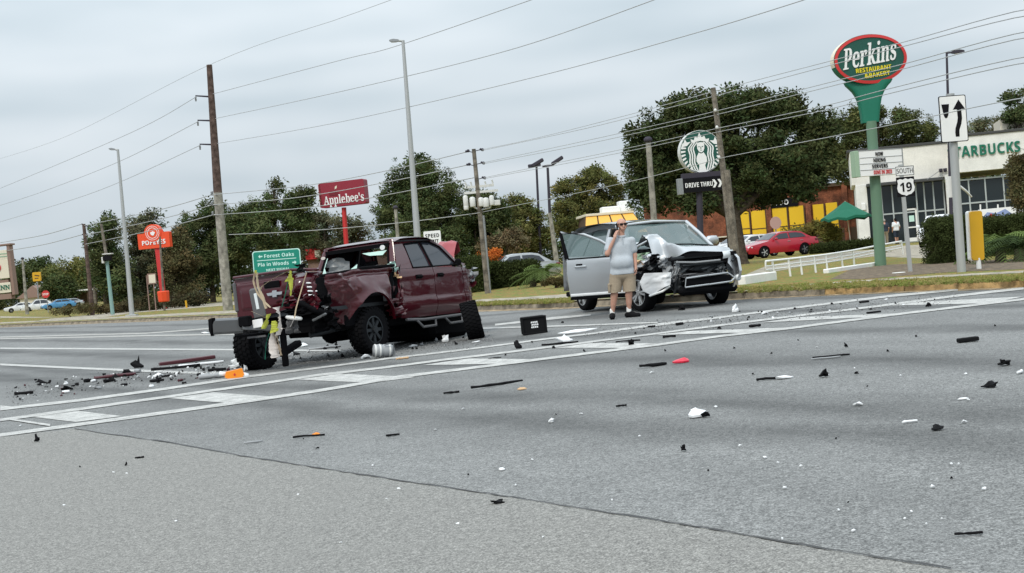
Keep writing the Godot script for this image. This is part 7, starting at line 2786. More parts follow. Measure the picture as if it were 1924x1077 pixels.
	for q in [[0.80, 0.70, -0.30, 0.5, 0.10, 62, 0.15], [0.84, 0.62, 0.05, 0.45, 0.12, 63, -0.2], [0.78, 0.78, 0.12, 0.5, 0.12, 64, 0.25], [0.82, 0.86, -0.30, 0.6, 0.08, 65, -0.1], [0.86, 0.68, -0.42, 0.2, 0.14, 66, 0.4], [0.80, 0.56, 0.25, 0.3, 0.16, 67, 0.3]]:
		scrap(t, "broken_grille_piece", M.black_plastic if int(q[5]) % 2 else M.steel_dark, Vector3(q[0], q[1], q[2]), q[3], q[4], Basis(Vector3.UP, PI / 2 + q[6] * 0.4) * Basis(Vector3.BACK, q[6]), q[5], 0.5, 5)
	s = begin()
	tube(s, [Vector3(0.80, 0.86, 0.45), Vector3(0.86, 0.83, 0.1), Vector3(0.88, 0.84, -0.4)], 0.018, 6)
	put("cooler_pipe", s, M.shard_grey, t)
	s = begin()
	bx(s, Vector3(0.70, 0.70, -0.10), Vector3(0.05, 0.36, 0.95), Basis.IDENTITY, 0.01)
	put("radiator", s, M.steel_dark, t)
	scrap(t, "torn_grille", M.grey_plastic, Vector3(0.88, 0.56, -0.10), 0.9, 0.16, Basis(Vector3.UP, PI / 2 - 0.05), 61, 0.25, 6)
	# bumper corner on the good side: silver cheek, lamp, bright surround
	mi("bumper_cheek", panel(pv([-0.86, 0.88, -0.60, 0.90, -0.56, 0.78, -0.66, 0.64, -0.70, 0.46, -0.62, 0.34, -0.86, 0.36]), 0.05, func(p): return Vector3(0.91 - 0.30 * pow(smooth(-0.5, -0.95, p.x), 1.6) - 0.06 * smooth(0.6, 0.9, p.y), p.y, p.x), Vector3(-0.05, 0, 0)), sv, t)
	s = begin()
	patch(s, 6, 8, func(u, v):
		var z = lerpf(-0.46, -0.84, v)
		return Vector3(0.87 - 0.30 * pow(v, 2.0) + 0.03 * sin(PI * u), lerpf(0.86, 0.99, u) + 0.03 * v, z))
	put("headlight", s, M.lamp_clear, t)
	s = begin()
	var ch = [Vector3(0.92, 0.40, 0.36), Vector3(0.96, 0.42, -0.1), Vector3(0.93, 0.44, -0.56), Vector3(0.90, 0.50, -0.66), Vector3(0.90, 0.60, -0.52), Vector3(0.95, 0.585, -0.1), Vector3(0.92, 0.56, 0.33)]
	for q in 7:
		tube(s, [ch[q], ch[q].lerp(ch[(q + 1) % 7], 0.5), ch[(q + 1) % 7]], [0.017, 0.019, 0.017] if q != 6 else [0.010, 0.009, 0.010], 7)
	put("bright_surround", s, sv, t)
	s = begin()
	bx(s, Vector3(0.80, 0.33, -0.15), Vector3(0.16, 0.16, 1.22), Basis(Vector3.UP, 0.04), 0.06)
	bx(s, Vector3(0.90, 0.50, -0.12), Vector3(0.03, 0.14, 0.95), Basis.IDENTITY, 0.01)
	put("lower_bumper", s, M.black_plastic, t)
	s = begin()
	lathe(s, [[0.0, -0.02], [0.055, -0.02], [0.06, 0.02], [0.0, 0.035]], 14, Transform3D(Basis(Vector3.BACK, -PI / 2), Vector3(0.82, 0.50, -0.77)))
	put("fog_lamp", s, M.lamp_clear, t)
	# bumper corner on the struck side, hanging low
	mi("bumper_corner", panel(pv([0.52, 0.72, 0.86, 0.73, 0.92, 0.56, 0.88, 0.40, 0.80, 0.33, 0.66, 0.46, 0.54, 0.50]), 0.04, func(p): return Vector3(0.80 - 0.50 * pow(smooth(0.55, 0.98, p.x), 1.5) + 0.02 * ridge(Vector3(p.x * 3, p.y * 3, 1)), p.y - 0.03, p.x + 0.04), Vector3(-0.05, 0, 0)), M.car_white, t)
	s = begin()
	tube(s, [Vector3(0.76, 0.44, 0.58), Vector3(0.74, 0.36, 0.72), Vector3(0.56, 0.29, 0.90)], 0.022, 6)
	put("bright_trim", s, M.white_paint, t)
	s = begin()
	bx(s, Vector3(0.66, 0.42, 0.66), Vector3(0.05, 0.16, 0.24), Basis(Vector3.UP, -0.4), 0.02)
	put("lamp_pocket", s, M.black_plastic, t)
	# torn metal where wing and lamp stood
	var lst = [[0.30, 0.95, 0.72, 0.30, 0.18, "silver", 71], [0.42, 0.82, 0.66, 0.36, 0.24, "steel_dark", 72], [0.20, 0.80, 0.80, 0.40, 0.22, "shard_grey", 73], [0.55, 0.86, 0.58, 0.20, 0.16, "silver", 74], [0.60, 0.72, 0.50, 0.24, 0.3, "shard_grey", 75], [0.70, 0.55, 0.40, 0.20, 0.5, "grey_plastic", 76],
		[0.72, 0.40, 0.42, 0.24, 0.34, "steel_dark", 77], [0.35, 0.72, 0.78, 0.4, 0.2, "black_plastic", 78], [0.10, 0.98, 0.80, 0.3, 0.16, "pale_green", 79], [0.15, 0.85, 0.86, 0.22, 0.2, "shard_tan", 80], [0.74, 0.76, 0.40, 0.10, 0.26, "shard_grey", 81], [0.5, 0.95, 0.72, 0.2, 0.16, "black_plastic", 82], [0.0, 1.02, 0.78, 0.34, 0.22, "black_plastic", 83]]
	for q in lst:
		scrap(t, "torn_metal", M[q[5]], Vector3(q[0], q[1], q[2]), q[3], q[4], Basis(Vector3.UP, 1.2), q[6], 0.8, 5)
	for q in [[0.68, 0.62, 0.44, 0.08], [0.66, 0.50, 0.40, 0.06]]:
		s = begin()
		var pts = []
		for e in 13:
			pts.append(Vector3(q[0] + 0.02 * sin(e), q[1] + sin(TAU * e / 12.0) * q[3], q[2] + cos(TAU * e / 12.0) * q[3] * 0.7))
		tube(s, pts, 0.013, 5, false)
		put("loose_hose", s, M.shard_grey, t)
	s = begin()
	lathe(s, [[0.0, -0.03], [0.045, -0.03], [0.05, 0.02], [0.0, 0.03]], 12, Transform3D(Basis(Vector3.BACK, -1.4), Vector3(0.58, 0.95, 0.60)))
	put("lamp_bulb_cap", s, M.shard_white, t)
	s = begin()
	tube(s, [Vector3(-0.30, 1.06, 0.84), Vector3(0.02, 1.20, 0.80), Vector3(0.12, 1.28, 0.66)], [0.035, 0.03, 0.02], 6)
	put("bent_strut", s, sv, t)
	# ---- wheels ----
	for q in [[0.0, 0.76, 1.0, 0.10], [0.02, -0.74, -1.0, 0.0], [-2.67, 0.76, 1.0, 0.0], [-2.67, -0.76, -1.0, 0.0]]:
		var wb = Basis(Vector3.UP, q[3])
		var c = Vector3(q[0], 0.345, q[1])
		s = begin()
		var r = 0.345
		var w = 0.23
		var x = Transform3D(wb * Basis(Vector3.RIGHT, PI / 2), c)
		lathe(s, [[r * 0.70, -w * 0.47], [r * 0.86, -w * 0.52], [r * 0.97, -w * 0.44], [r, -w * 0.3], [r, w * 0.3], [r * 0.97, w * 0.44], [r * 0.86, w * 0.52], [r * 0.70, w * 0.47]], 32, x)
		var tw = put("wheel", s, M.rubber, t)
		s = begin()
		var rr = r * 0.71
		lathe(s, [[rr * 0.93, -w * 0.46], [rr, -w * 0.47], [rr * 0.97, 0.0], [rr, w * 0.47], [rr * 0.93, w * 0.46]], 30, x)
		for e in 5:
			for h in [-0.16, 0.16]:
				var a = TAU * e / 5 + h
				var p = PackedVector2Array()
				for g in [[0.14, -0.5], [0.96, -0.075], [0.96, 0.075], [0.14, 0.5]]:
					p.append(Vector2(cos(a + g[1]) * g[0], sin(a + g[1]) * g[0]) * rr)
				prism(s, p, q[2] * w * 0.40 - 0.02, q[2] * w * 0.40 + 0.012, Transform3D(wb, c))
		prism(s, ellipse(rr * 0.2, rr * 0.2, 12), q[2] * w * 0.40 - 0.02, q[2] * w * 0.40 + 0.02, Transform3D(wb, c))
		put("rim", s, M.alloy, tw)
		s = begin()
		prism(s, ellipse(rr * 0.9, rr * 0.9, 18), -0.02, 0.02, Transform3D(wb, c))
		put("brake_disc", s, M.steel_dark, tw)
	for z in [-0.62, 0.62]:
		s = begin()
		bx(s, Vector3(0.0, 0.62, z), Vector3(0.8, 0.3, 0.3), Basis.IDENTITY, 0.05)
		put("wheel_housing", s, M.black_plastic, t)
	# ---- the open door, hinged behind the struck wheel ----
	var hinge = Vector3(-0.42, 0, 0.86)
	var db = Basis(Vector3.UP, deg_to_rad(70.0))
	var dx = Transform3D(db, hinge)
	var dp = pv([0.0, 0.34, -0.02, 1.05, -1.10, 1.06, -1.12, 0.80, -1.08, 0.34])
	var df = func(p: Vector2) -> Vector3:
		var z = 0.02 - 0.03 * pow((p.y - 0.75) / 0.4, 2) + 0.025 * smooth(0.95, 0.99, p.y) - 0.03 * smooth(1.0, 1.06, p.y)
		return dx * Vector3(p.x, p.y, z)
	var door = mi("open_door", panel(dp, 0.06, df, db * Vector3(0, 0, -0.10)), sv, t)
	door.set_meta("label", "open front door, seen from outside")
	s = begin()
	bx(s, dx * Vector3(-0.54, 0.70, -0.10), Vector3(1.04, 0.66, 0.04), db, 0.01)
	put("inner_lining", s, M.black_plastic, door)
	s = begin()
	var fr = [Vector3(-0.02, 1.05, -0.01), Vector3(-0.45, 1.36, -0.10), Vector3(-0.75, 1.50, -0.15), Vector3(-1.18, 1.56, -0.17), Vector3(-1.10, 1.06, -0.02)]
	var wp_ = []
	for p in fr:
		wp_.append(dx * p)
	tube(s, [wp_[0], wp_[1], wp_[2], wp_[3]], [0.03, 0.03, 0.03, 0.03], 6)
	put("window_frame", s, sv, door)
	s = begin()
	tube(s, [wp_[3], wp_[3].lerp(wp_[4], 0.5), wp_[4]], [0.03, 0.035, 0.04], 6)
	put("window_frame", s, M.black_plastic, door)
	s = begin()
	var tg = Geometry2D.triangulate_polygon(pv([fr[0].x, fr[0].y, fr[1].x, fr[1].y, fr[2].x, fr[2].y, fr[3].x, fr[3].y, fr[4].x, fr[4].y]))
	for q in tg:
		s.add_vertex(wp_[q])
	put("window", s, M.windscreen_glass, door)
	s = begin()
	bx(s, dx * Vector3(-0.54, 0.375, 0.012), Vector3(1.08, 0.05, 0.03), db, 0.01)
	put("lower_trim", s, M.car_white, door)
	s = begin()
	bx(s, dx * Vector3(-0.54, 0.315, -0.02), Vector3(1.08, 0.06, 0.05), db, 0.01)
	put("lower_edge", s, M.black_plastic, door)
	s = begin()
	bx(s, dx * Vector3(-0.86, 0.90, 0.05), Vector3(0.22, 0.035, 0.03), db, 0.01)
	put("handle", s, sv, door)
	s = begin()
	bx(s, dx * Vector3(-0.88, 0.935, 0.02), Vector3(0.12, 0.04, 0.02), db, 0.008)
	put("handle_recess", s, M.black_plastic, door)
	s = begin()
	bx(s, dx * Vector3(-0.54, 1.055, 0.0), Vector3(1.1, 0.022, 0.05), db, 0.006)
	put("belt_trim", s, M.black_plastic, door)

# ---------- people ----------
func fingers(bn: Array, wrist: Vector3, dir: Vector3, flat: Vector3, thumb: float, curl: float):
	# palm and five unequal, bent fingers; flat: the palm's normal
	var d = dir.normalized()
	var sd = d.cross(flat).normalized()
	var n = flat.normalized()
	var k0 = wrist + d * 0.085
	bn.append([wrist, wrist + d * 0.03, 0.026, 0.028])
	for q in 4:
		var off = (q - 1.5) * 0.019
		var base = k0 + sd * off
		bn.append([wrist + d * 0.02 + sd * off * 0.6, base, 0.017, 0.012])
		var l = [0.068, 0.078, 0.074, 0.058][q]
		var c1 = curl
		var p1 = base + (d * cos(c1) + n * sin(c1)) * l * 0.5
		var c2 = curl * 2.1
		var p2 = p1 + (d * cos(c2) + n * sin(c2)) * l * 0.32
		var c3 = curl * 2.9
		var p3 = p2 + (d * cos(c3) + n * sin(c3)) * l * 0.24
		bn.append([base, p1, 0.0098, 0.009])
		bn.append([p1, p2, 0.009, 0.0082])
		bn.append([p2, p3, 0.0082, 0.007])
	var tb = wrist + d * 0.03 + sd * thumb * 0.026
	var t1 = tb + (d * 0.7 + sd * thumb * 0.8 + n * 0.25).normalized() * 0.042
	var t2 = t1 + (d * 0.85 + sd * thumb * 0.2 + n * 0.5).normalized() * 0.036
	bn.append([wrist + d * 0.015, tb, 0.02, 0.016])
	bn.append([tb, t1, 0.014, 0.0105])
	bn.append([t1, t2, 0.0105, 0.008])

func build_people():
	var s
	var foot = gp(1168, 598)
	var D = -foot.z
	var t = thing("person", "person in pale blue polo shirt and khaki shorts talking on a phone", "person", foot)
	var P = func(u: float, v: float, z := 0.0) -> Vector3: return wp(u, v, D) - foot + Vector3(0, 0, z)
	# joints
	var hipL = P.call(1158, 520, 0.0)
	var hipR = P.call(1182, 519, 0.0)
	var kneeL = P.call(1154, 553, 0.04)
	var kneeR = P.call(1181, 551, 0.05)
	var ankL = P.call(1150.5, 588, 0.0)
	var ankR = P.call(1182, 588, 0.02)
	ankL.y = 0.085
	ankR.y = 0.10
	var pelv = P.call(1170, 513)
	var belly = P.call(1168, 494, 0.05)
	var chest = P.call(1166, 465, 0.0)
	var neck = P.call(1167, 442, -0.01)
	var head = P.call(1168.5, 424, 0.01)
	var shL = P.call(1146, 453, 0.0)
	var shR = P.call(1187, 452, 0.0)
	var elL = P.call(1140.5, 477, 0.10)
	var wrL = P.call(1154, 448, 0.13)
	var elR = P.call(1193, 480, -0.02)
	var wrR = P.call(1194, 502, 0.06)
	var skin = [[hipL, kneeL, 0.082, 0.058], [kneeL, ankL, 0.055, 0.036], [hipR, kneeR, 0.082, 0.058], [kneeR, ankR, 0.055, 0.036],
		[kneeL.lerp(ankL, 0.15) + Vector3(0, 0, -0.015), kneeL.lerp(ankL, 0.5) + Vector3(0, 0, -0.01), 0.056, 0.045], [kneeR.lerp(ankR, 0.15) + Vector3(0, 0, -0.015), kneeR.lerp(ankR, 0.5) + Vector3(0, 0, -0.01), 0.056, 0.045],
		[hipL, hipR, 0.10, 0.10], [pelv, chest, 0.12, 0.12], [shL, shR, 0.055, 0.055], [chest, neck, 0.10, 0.058], [neck, head, 0.056, 0.058],
		[shL, elL, 0.042, 0.042], [elL, wrL, 0.043, 0.028], [shR, elR, 0.04, 0.04], [elR, wrR, 0.041, 0.027]]
	s = begin()
	body(s, skin, 0.016, 0.04)
	# head: face turned a little to the right
	var fb = Basis(Vector3.UP, 0.22)
	var H = func(x: float, y: float, z: float) -> Vector3: return head + fb * Vector3(x, y, z)
	var hb = [[H.call(0, 0.045, -0.025), H.call(0, 0.035, 0.015), 0.088, 0.082], [H.call(0, -0.02, 0.02), H.call(0, -0.055, 0.035), 0.070, 0.050], [H.call(0, -0.075, 0.045), H.call(0, -0.085, 0.055), 0.036, 0.026],
		[H.call(0, 0.02, 0.088), H.call(0, -0.020, 0.112), 0.010, 0.016], [H.call(-0.05, -0.015, 0.05), H.call(-0.04, -0.03, 0.06), 0.026, 0.024], [H.call(0.05, -0.015, 0.05), H.call(0.04, -0.03, 0.06), 0.026, 0.024],
		[H.call(-0.085, 0.012, -0.01), H.call(-0.088, -0.03, -0.005), 0.016, 0.011], [H.call(0.085, 0.012, -0.01), H.call(0.088, -0.03, -0.005), 0.016, 0.011],
		[H.call(-0.03, -0.052, 0.082), H.call(0.03, -0.052, 0.082), 0.010, 0.010], [H.call(-0.026, -0.066, 0.080), H.call(0.026, -0.066, 0.080), 0.009, 0.009],
		[H.call(-0.045, 0.045, 0.066), H.call(0.045, 0.045, 0.066), 0.014, 0.014], [H.call(0, -0.06, -0.03), neck - head + head, 0.058, 0.058]]
	body(s, hb, 0.0065, 0.022)
	var hand = []
	fingers(hand, wrL, (H.call(-0.10, 0.0, 0.05) - wrL), Vector3(0.75, 0.1, -0.5), 1.0, 0.28)
	body(s, hand, 0.0055, 0.010)
	hand = []
	fingers(hand, wrR, Vector3(0.02, -1, 0.12), Vector3(-1, 0, -0.2), -1.0, 0.35)
	body(s, hand, 0.0055, 0.010)
	put("body", s, M.skin, t)
	s = begin()
	# shirt with sleeves, open at the neck
	body(s, [[pelv + Vector3(-0.085, -0.01, 0), pelv + Vector3(0.085, -0.01, 0), 0.152, 0.152], [belly + Vector3(-0.06, 0, 0.0), belly + Vector3(0.06, 0, 0.0), 0.150, 0.148], [pelv + Vector3(-0.075, 0.02, 0), chest + Vector3(-0.10, 0.03, -0.01), 0.140, 0.115], [pelv + Vector3(0.075, 0.02, 0), chest + Vector3(0.10, 0.03, -0.01), 0.140, 0.115], [pelv, chest, 0.15, 0.13], [pelv + Vector3(-0.08, -0.12, 0), pelv + Vector3(0.08, -0.12, 0), 0.15, 0.15],
		[shL + Vector3(0.045, -0.01, 0), shR + Vector3(-0.045, -0.01, 0), 0.070, 0.070], [chest, neck + Vector3(0, -0.035, 0), 0.11, 0.072], [shL, shL.lerp(elL, 0.66), 0.072, 0.072], [shR, shR.lerp(elR, 0.62), 0.070, 0.070]], 0.014, 0.03, pelv.y - 0.02)
	# folds and hem
	put("polo_shirt", s, M.polo_shirt, t)
	s = begin()
	lathe(s, [[0.078, -0.02], [0.088, 0.0], [0.082, 0.025], [0.070, 0.03], [0.064, 0.01]], 18, Transform3D(Basis(Vector3.RIGHT, 0.25), neck + Vector3(0, -0.02, 0.005)))
	put("collar", s, M.polo_shirt, t)
	s = begin()
	tube(s, [neck + Vector3(0.0, -0.04, 0.10), neck + Vector3(0.005, -0.13, 0.135), neck + Vector3(0.008, -0.17, 0.145)], [0.008, 0.009, 0.006], 5)
	put("placket", s, M.polo_shirt, t)
	s = begin()
	body(s, [[pelv + Vector3(-0.09, -0.02, 0), pelv + Vector3(0.09, -0.02, 0), 0.145, 0.145], [hipL, kneeL + Vector3(-0.01, -0.06, -0.01), 0.125, 0.118], [hipR, kneeR + Vector3(0.012, -0.06, -0.01), 0.125, 0.120]], 0.014, 0.02, kneeL.y + 0.035)
	put("shorts", s, M.khaki, t)
	s = begin()
	bx(s, hipL.lerp(kneeL, 0.62) + Vector3(-0.11, 0, 0.04), Vector3(0.05, 0.17, 0.14), Basis.IDENTITY, 0.02)
	bx(s, hipL.lerp(kneeL, 0.46) + Vector3(-0.112, 0.01, 0.04), Vector3(0.056, 0.05, 0.15), Basis.IDENTITY, 0.015)
	put("cargo_pocket", s, M.khaki, t)
	for q in [[ankL, Vector3(-0.03, 0, 0.16)], [ankR, Vector3(0.165, 0, 0.09)]]:
		s = begin()
		var a: Vector3 = q[0]
		body(s, [[a + Vector3(0, 0.02, 0), a + Vector3(0, 0.075, 0), 0.046, 0.044]], 0.012, 0.02)
		put("sock", s, M.sock_white, t)
		s = begin()
		var d: Vector3 = q[1]
		var heel = Vector3(a.x, 0.048, a.z) - d * 0.25
		var toe = Vector3(a.x, 0.040, a.z) + d
		body(s, [[heel, heel.lerp(toe, 0.55), 0.046, 0.048], [heel.lerp(toe, 0.5), toe, 0.048, 0.038], [Vector3(a.x, 0.085, a.z), heel.lerp(toe, 0.45) + Vector3(0, 0.02, 0), 0.046, 0.042]], 0.011, 0.03)
		put("shoe", s, M.shoe_black, t)
	s = begin()
	for sd in [-1.0, 1.0]:
		bx(s, H.call(sd * 0.036, 0.022, 0.098), Vector3(0.060, 0.038, 0.012), fb * Basis(Vector3.UP, sd * 0.3), 0.004)
		bx(s, H.call(sd * 0.080, 0.026, 0.045), Vector3(0.006, 0.012, 0.10), fb * Basis(Vector3.UP, sd * 0.12))
	bx(s, H.call(0, 0.03, 0.105), Vector3(0.02, 0.01, 0.01), fb)
	put("sunglasses", s, M.shoe_black, t)
	s = begin()
	bx(s, H.call(-0.105, -0.02, 0.025), Vector3(0.012, 0.145, 0.070), fb * Basis(Vector3.RIGHT, -0.35), 0.004)
	put("phone", s, M.shoe_black, t)
	s = begin()
	body(s, [[H.call(-0.078, 0.03, -0.05), H.call(-0.03, 0.01, -0.098), 0.026, 0.024], [H.call(0.078, 0.03, -0.05), H.call(0.03, 0.01, -0.098), 0.026, 0.024], [H.call(-0.03, 0.01, -0.098), H.call(0.03, 0.01, -0.098), 0.026, 0.026]], 0.008, 0.02)
	put("hair", s, M.hair_grey, t)
	# two people at the shop door, seen from behind
	for q in [["person in dark top and tan trousers walking beside the green sign post", 1665, 462, 88.0, "navy", "khaki", "hair_grey", false], ["person in white shirt and dark shorts walking to the shop door", 1686, 459, 90.0, "tee_white", "navy", "shoe_black", true]]:
		var b = foot_at(q[1], q[2], q[3])
		t = thing("person", q[0], "person", b, Basis(Vector3.UP, 0.25 if q[7] else -0.15))
		var sk = [[Vector3(-0.10, 0.92, 0), Vector3(-0.12, 0.50, 0.04), 0.08, 0.058], [Vector3(-0.12, 0.50, 0.04), Vector3(-0.12, 0.08, 0.14), 0.055, 0.04], [Vector3(0.10, 0.92, 0), Vector3(0.12, 0.50, -0.08), 0.08, 0.058], [Vector3(0.12, 0.50, -0.08), Vector3(0.12, 0.08, -0.10), 0.055, 0.04],
			[Vector3(-0.1, 0.95, 0), Vector3(0.1, 0.95, 0), 0.10, 0.10], [Vector3(0, 0.95, 0), Vector3(0, 1.38, 0), 0.12, 0.12], [Vector3(-0.17, 1.43, 0), Vector3(0.17, 1.43, 0), 0.055, 0.055], [Vector3(0, 1.4, 0), Vector3(0, 1.58, -0.02), 0.06, 0.055],
			[Vector3(-0.19, 1.42, 0), Vector3(-0.26, 1.14, 0.03), 0.05, 0.04], [Vector3(-0.26, 1.14, 0.03), Vector3(-0.23, 0.90, -0.08), 0.04, 0.03], [Vector3(-0.23, 0.9, -0.08), Vector3(-0.23, 0.80, -0.10), 0.035, 0.022],
			[Vector3(0.19, 1.42, 0), Vector3(0.26, 1.14, 0.05), 0.05, 0.04], [Vector3(0.26, 1.14, 0.05), Vector3(0.24, 0.92, -0.06), 0.04, 0.03], [Vector3(0.24, 0.92, -0.06), Vector3(0.23, 0.82, -0.09), 0.035, 0.022],
			[Vector3(0, 1.64, -0.02), Vector3(0, 1.60, -0.05), 0.092, 0.075], [Vector3(0, 1.60, -0.12), Vector3(0, 1.58, -0.13), 0.016, 0.016], [Vector3(-0.085, 1.62, -0.03), Vector3(-0.085, 1.59, -0.03), 0.018, 0.014], [Vector3(0.085, 1.62, -0.03), Vector3(0.085, 1.59, -0.03), 0.018, 0.014]]
		s = begin()
		body(s, sk, 0.022, 0.04)
		put("body", s, M.skin, t)
		s = begin()
		body(s, [[Vector3(-0.07, 0.96, 0), Vector3(-0.08, 1.30, 0), 0.13, 0.135], [Vector3(0.07, 0.96, 0), Vector3(0.08, 1.30, 0), 0.13, 0.135], [Vector3(-0.07, 0.98, 0), Vector3(0.07, 0.98, 0), 0.135, 0.135], [Vector3(-0.09, 1.30, 0), Vector3(0.09, 1.30, 0), 0.14, 0.14], [Vector3(-0.17, 1.42, 0), Vector3(0.17, 1.42, 0), 0.075, 0.075], [Vector3(-0.19, 1.42, 0), Vector3(-0.24, 1.22, 0.02), 0.07, 0.07], [Vector3(0.19, 1.42, 0), Vector3(0.24, 1.22, 0.03), 0.07, 0.07]], 0.022, 0.05)
		put("shirt", s, M[q[4]], t)
		s = begin()
		var leg = 0.12 if not q[7] else 0.50
		body(s, [[Vector3(-0.07, 0.92, 0), Vector3(0.07, 0.92, 0), 0.13, 0.13], [Vector3(-0.10, 0.9, 0), Vector3(-0.12, 0.52, 0.04), 0.11, 0.085], [Vector3(0.10, 0.9, 0), Vector3(0.12, 0.52, -0.08), 0.11, 0.085]] + ([] if q[7] else [[Vector3(-0.12, 0.52, 0.04), Vector3(-0.12, 0.14, 0.12), 0.085, 0.068], [Vector3(0.12, 0.52, -0.08), Vector3(0.12, 0.14, -0.09), 0.085, 0.068]]), 0.022, 0.03)
		put("shorts" if q[7] else "trousers", s, M[q[5]], t)
		s = begin()
		body(s, [[Vector3(0, 1.67, 0.0), Vector3(0, 1.63, 0.03), 0.095, 0.08]], 0.02, 0.02)
		put("hair", s, M[q[6]], t)
		for e in [[-0.12, 0.14], [0.12, -0.10]]:
			s = begin()
			body(s, [[Vector3(e[0], 0.05, e[1] + 0.05), Vector3(e[0], 0.04, e[1] - 0.14), 0.05, 0.042]], 0.02, 0.02)
			put("shoe", s, M.shoe_black, t)

# ---------- wreckage on the road ----------
func shard(s: SurfaceTool, w: float, d: float, h: float, seed: int, curl := 0.3):
	# a broken plate: ragged outline, bent, with thickness
	var r = RandomNumberGenerator.new()
	r.seed = seed
	var n = r.randi_range(7, 11)
	var top = []
	var bot = []
	var th = clampf(h * 0.25, 0.004, 0.03)
	var ca = r.randf() * TAU
	for k in n:
		var a = TAU * k / n + r.randf_range(-0.2, 0.2)
		var q = r.randf_range(0.55, 1.0)
		var x = cos(a) * w / 2 * q
		var z = sin(a) * d / 2 * q
		var y = (pow(maxf(0.0, cos(a - ca)), 1.5) * r.randf_range(0.4, 1.0) + (0.12 * r.randf())) * h * (curl * 2.0 if curl < 0.5 else 1.0)
		top.append(Vector3(x, y + th, z))
		bot.append(Vector3(x * 0.97, maxf(y - th * 0.2, -0.004), z * 0.97))
	var ct = Vector3(r.randf_range(-0.15, 0.15) * w, h * r.randf_range(0.4, 0.9) + th, r.randf_range(-0.15, 0.15) * d)
	s.set_smooth_group(-1)
	for k in n:
		var e = (k + 1) % n
		tri(s, ct, top[e], top[k])
		tri(s, ct - Vector3(0, th, 0), bot[k], bot[e])
		quad(s, top[k], top[e], bot[e], bot[k])

func bar(s: SurfaceTool, l: float, w: float, h: float, seed: int, bend := 0.12):
	var r = RandomNumberGenerator.new()
	r.seed = seed
	var pts = []
	var rad = []
	for k in 7:
		var u = k / 6.0 - 0.5
		pts.append(Vector3(u * l, w * 0.4 + absf(r.randfn()) * l * 0.006, bend * l * (0.25 - u * u) * 2.0 + r.randfn() * l * 0.006))
		rad.append(w * r.randf_range(0.38, 0.6))
	tube(s, pts, rad, 6)

func piece(kind: String, called: String, label: String, cat: String, u: float, v: float, w: float, m: Material, seed: int, ang := 0.0, hh := 0.0, dd := 0.0, group := "wreckage scattered on the road"):
	var p = gp(u, v, 0.006)
	var k = 1.0 / ppm(p)
	var s = begin()
	var W = w * k * (0.85 if group.begins_with("scatter") else 1.0)
	var H = hh * k if hh > 0.0 else W * 0.22
	match kind:
		"shard":
			shard(s, W, (dd * k if dd > 0.0 else W * 0.7), H, seed)
		"lump":
			shard(s, W, W * 0.7, H, seed, 0.8)
			shard(s, W * 0.7, W * 0.6, H * 1.3, seed + 50, 0.8)
		"bar":
			bar(s, W, (hh * k if hh > 0.0 else 0.03), 0.03, seed, [0.02, 0.10, -0.16, 0.22, 0.05][seed % 5])
		"plate":
			bx(s, Vector3(0, H / 2, 0), Vector3(W, H, minf(maxf(W * 0.35, H), 0.16)), Basis(Vector3.BACK, 0.03), minf(H * 0.2, 0.02))
	var o = put(called, s, m, null, Transform3D(Basis(Vector3.UP, ang), p))
	tag(o, label, cat, group)
	return o

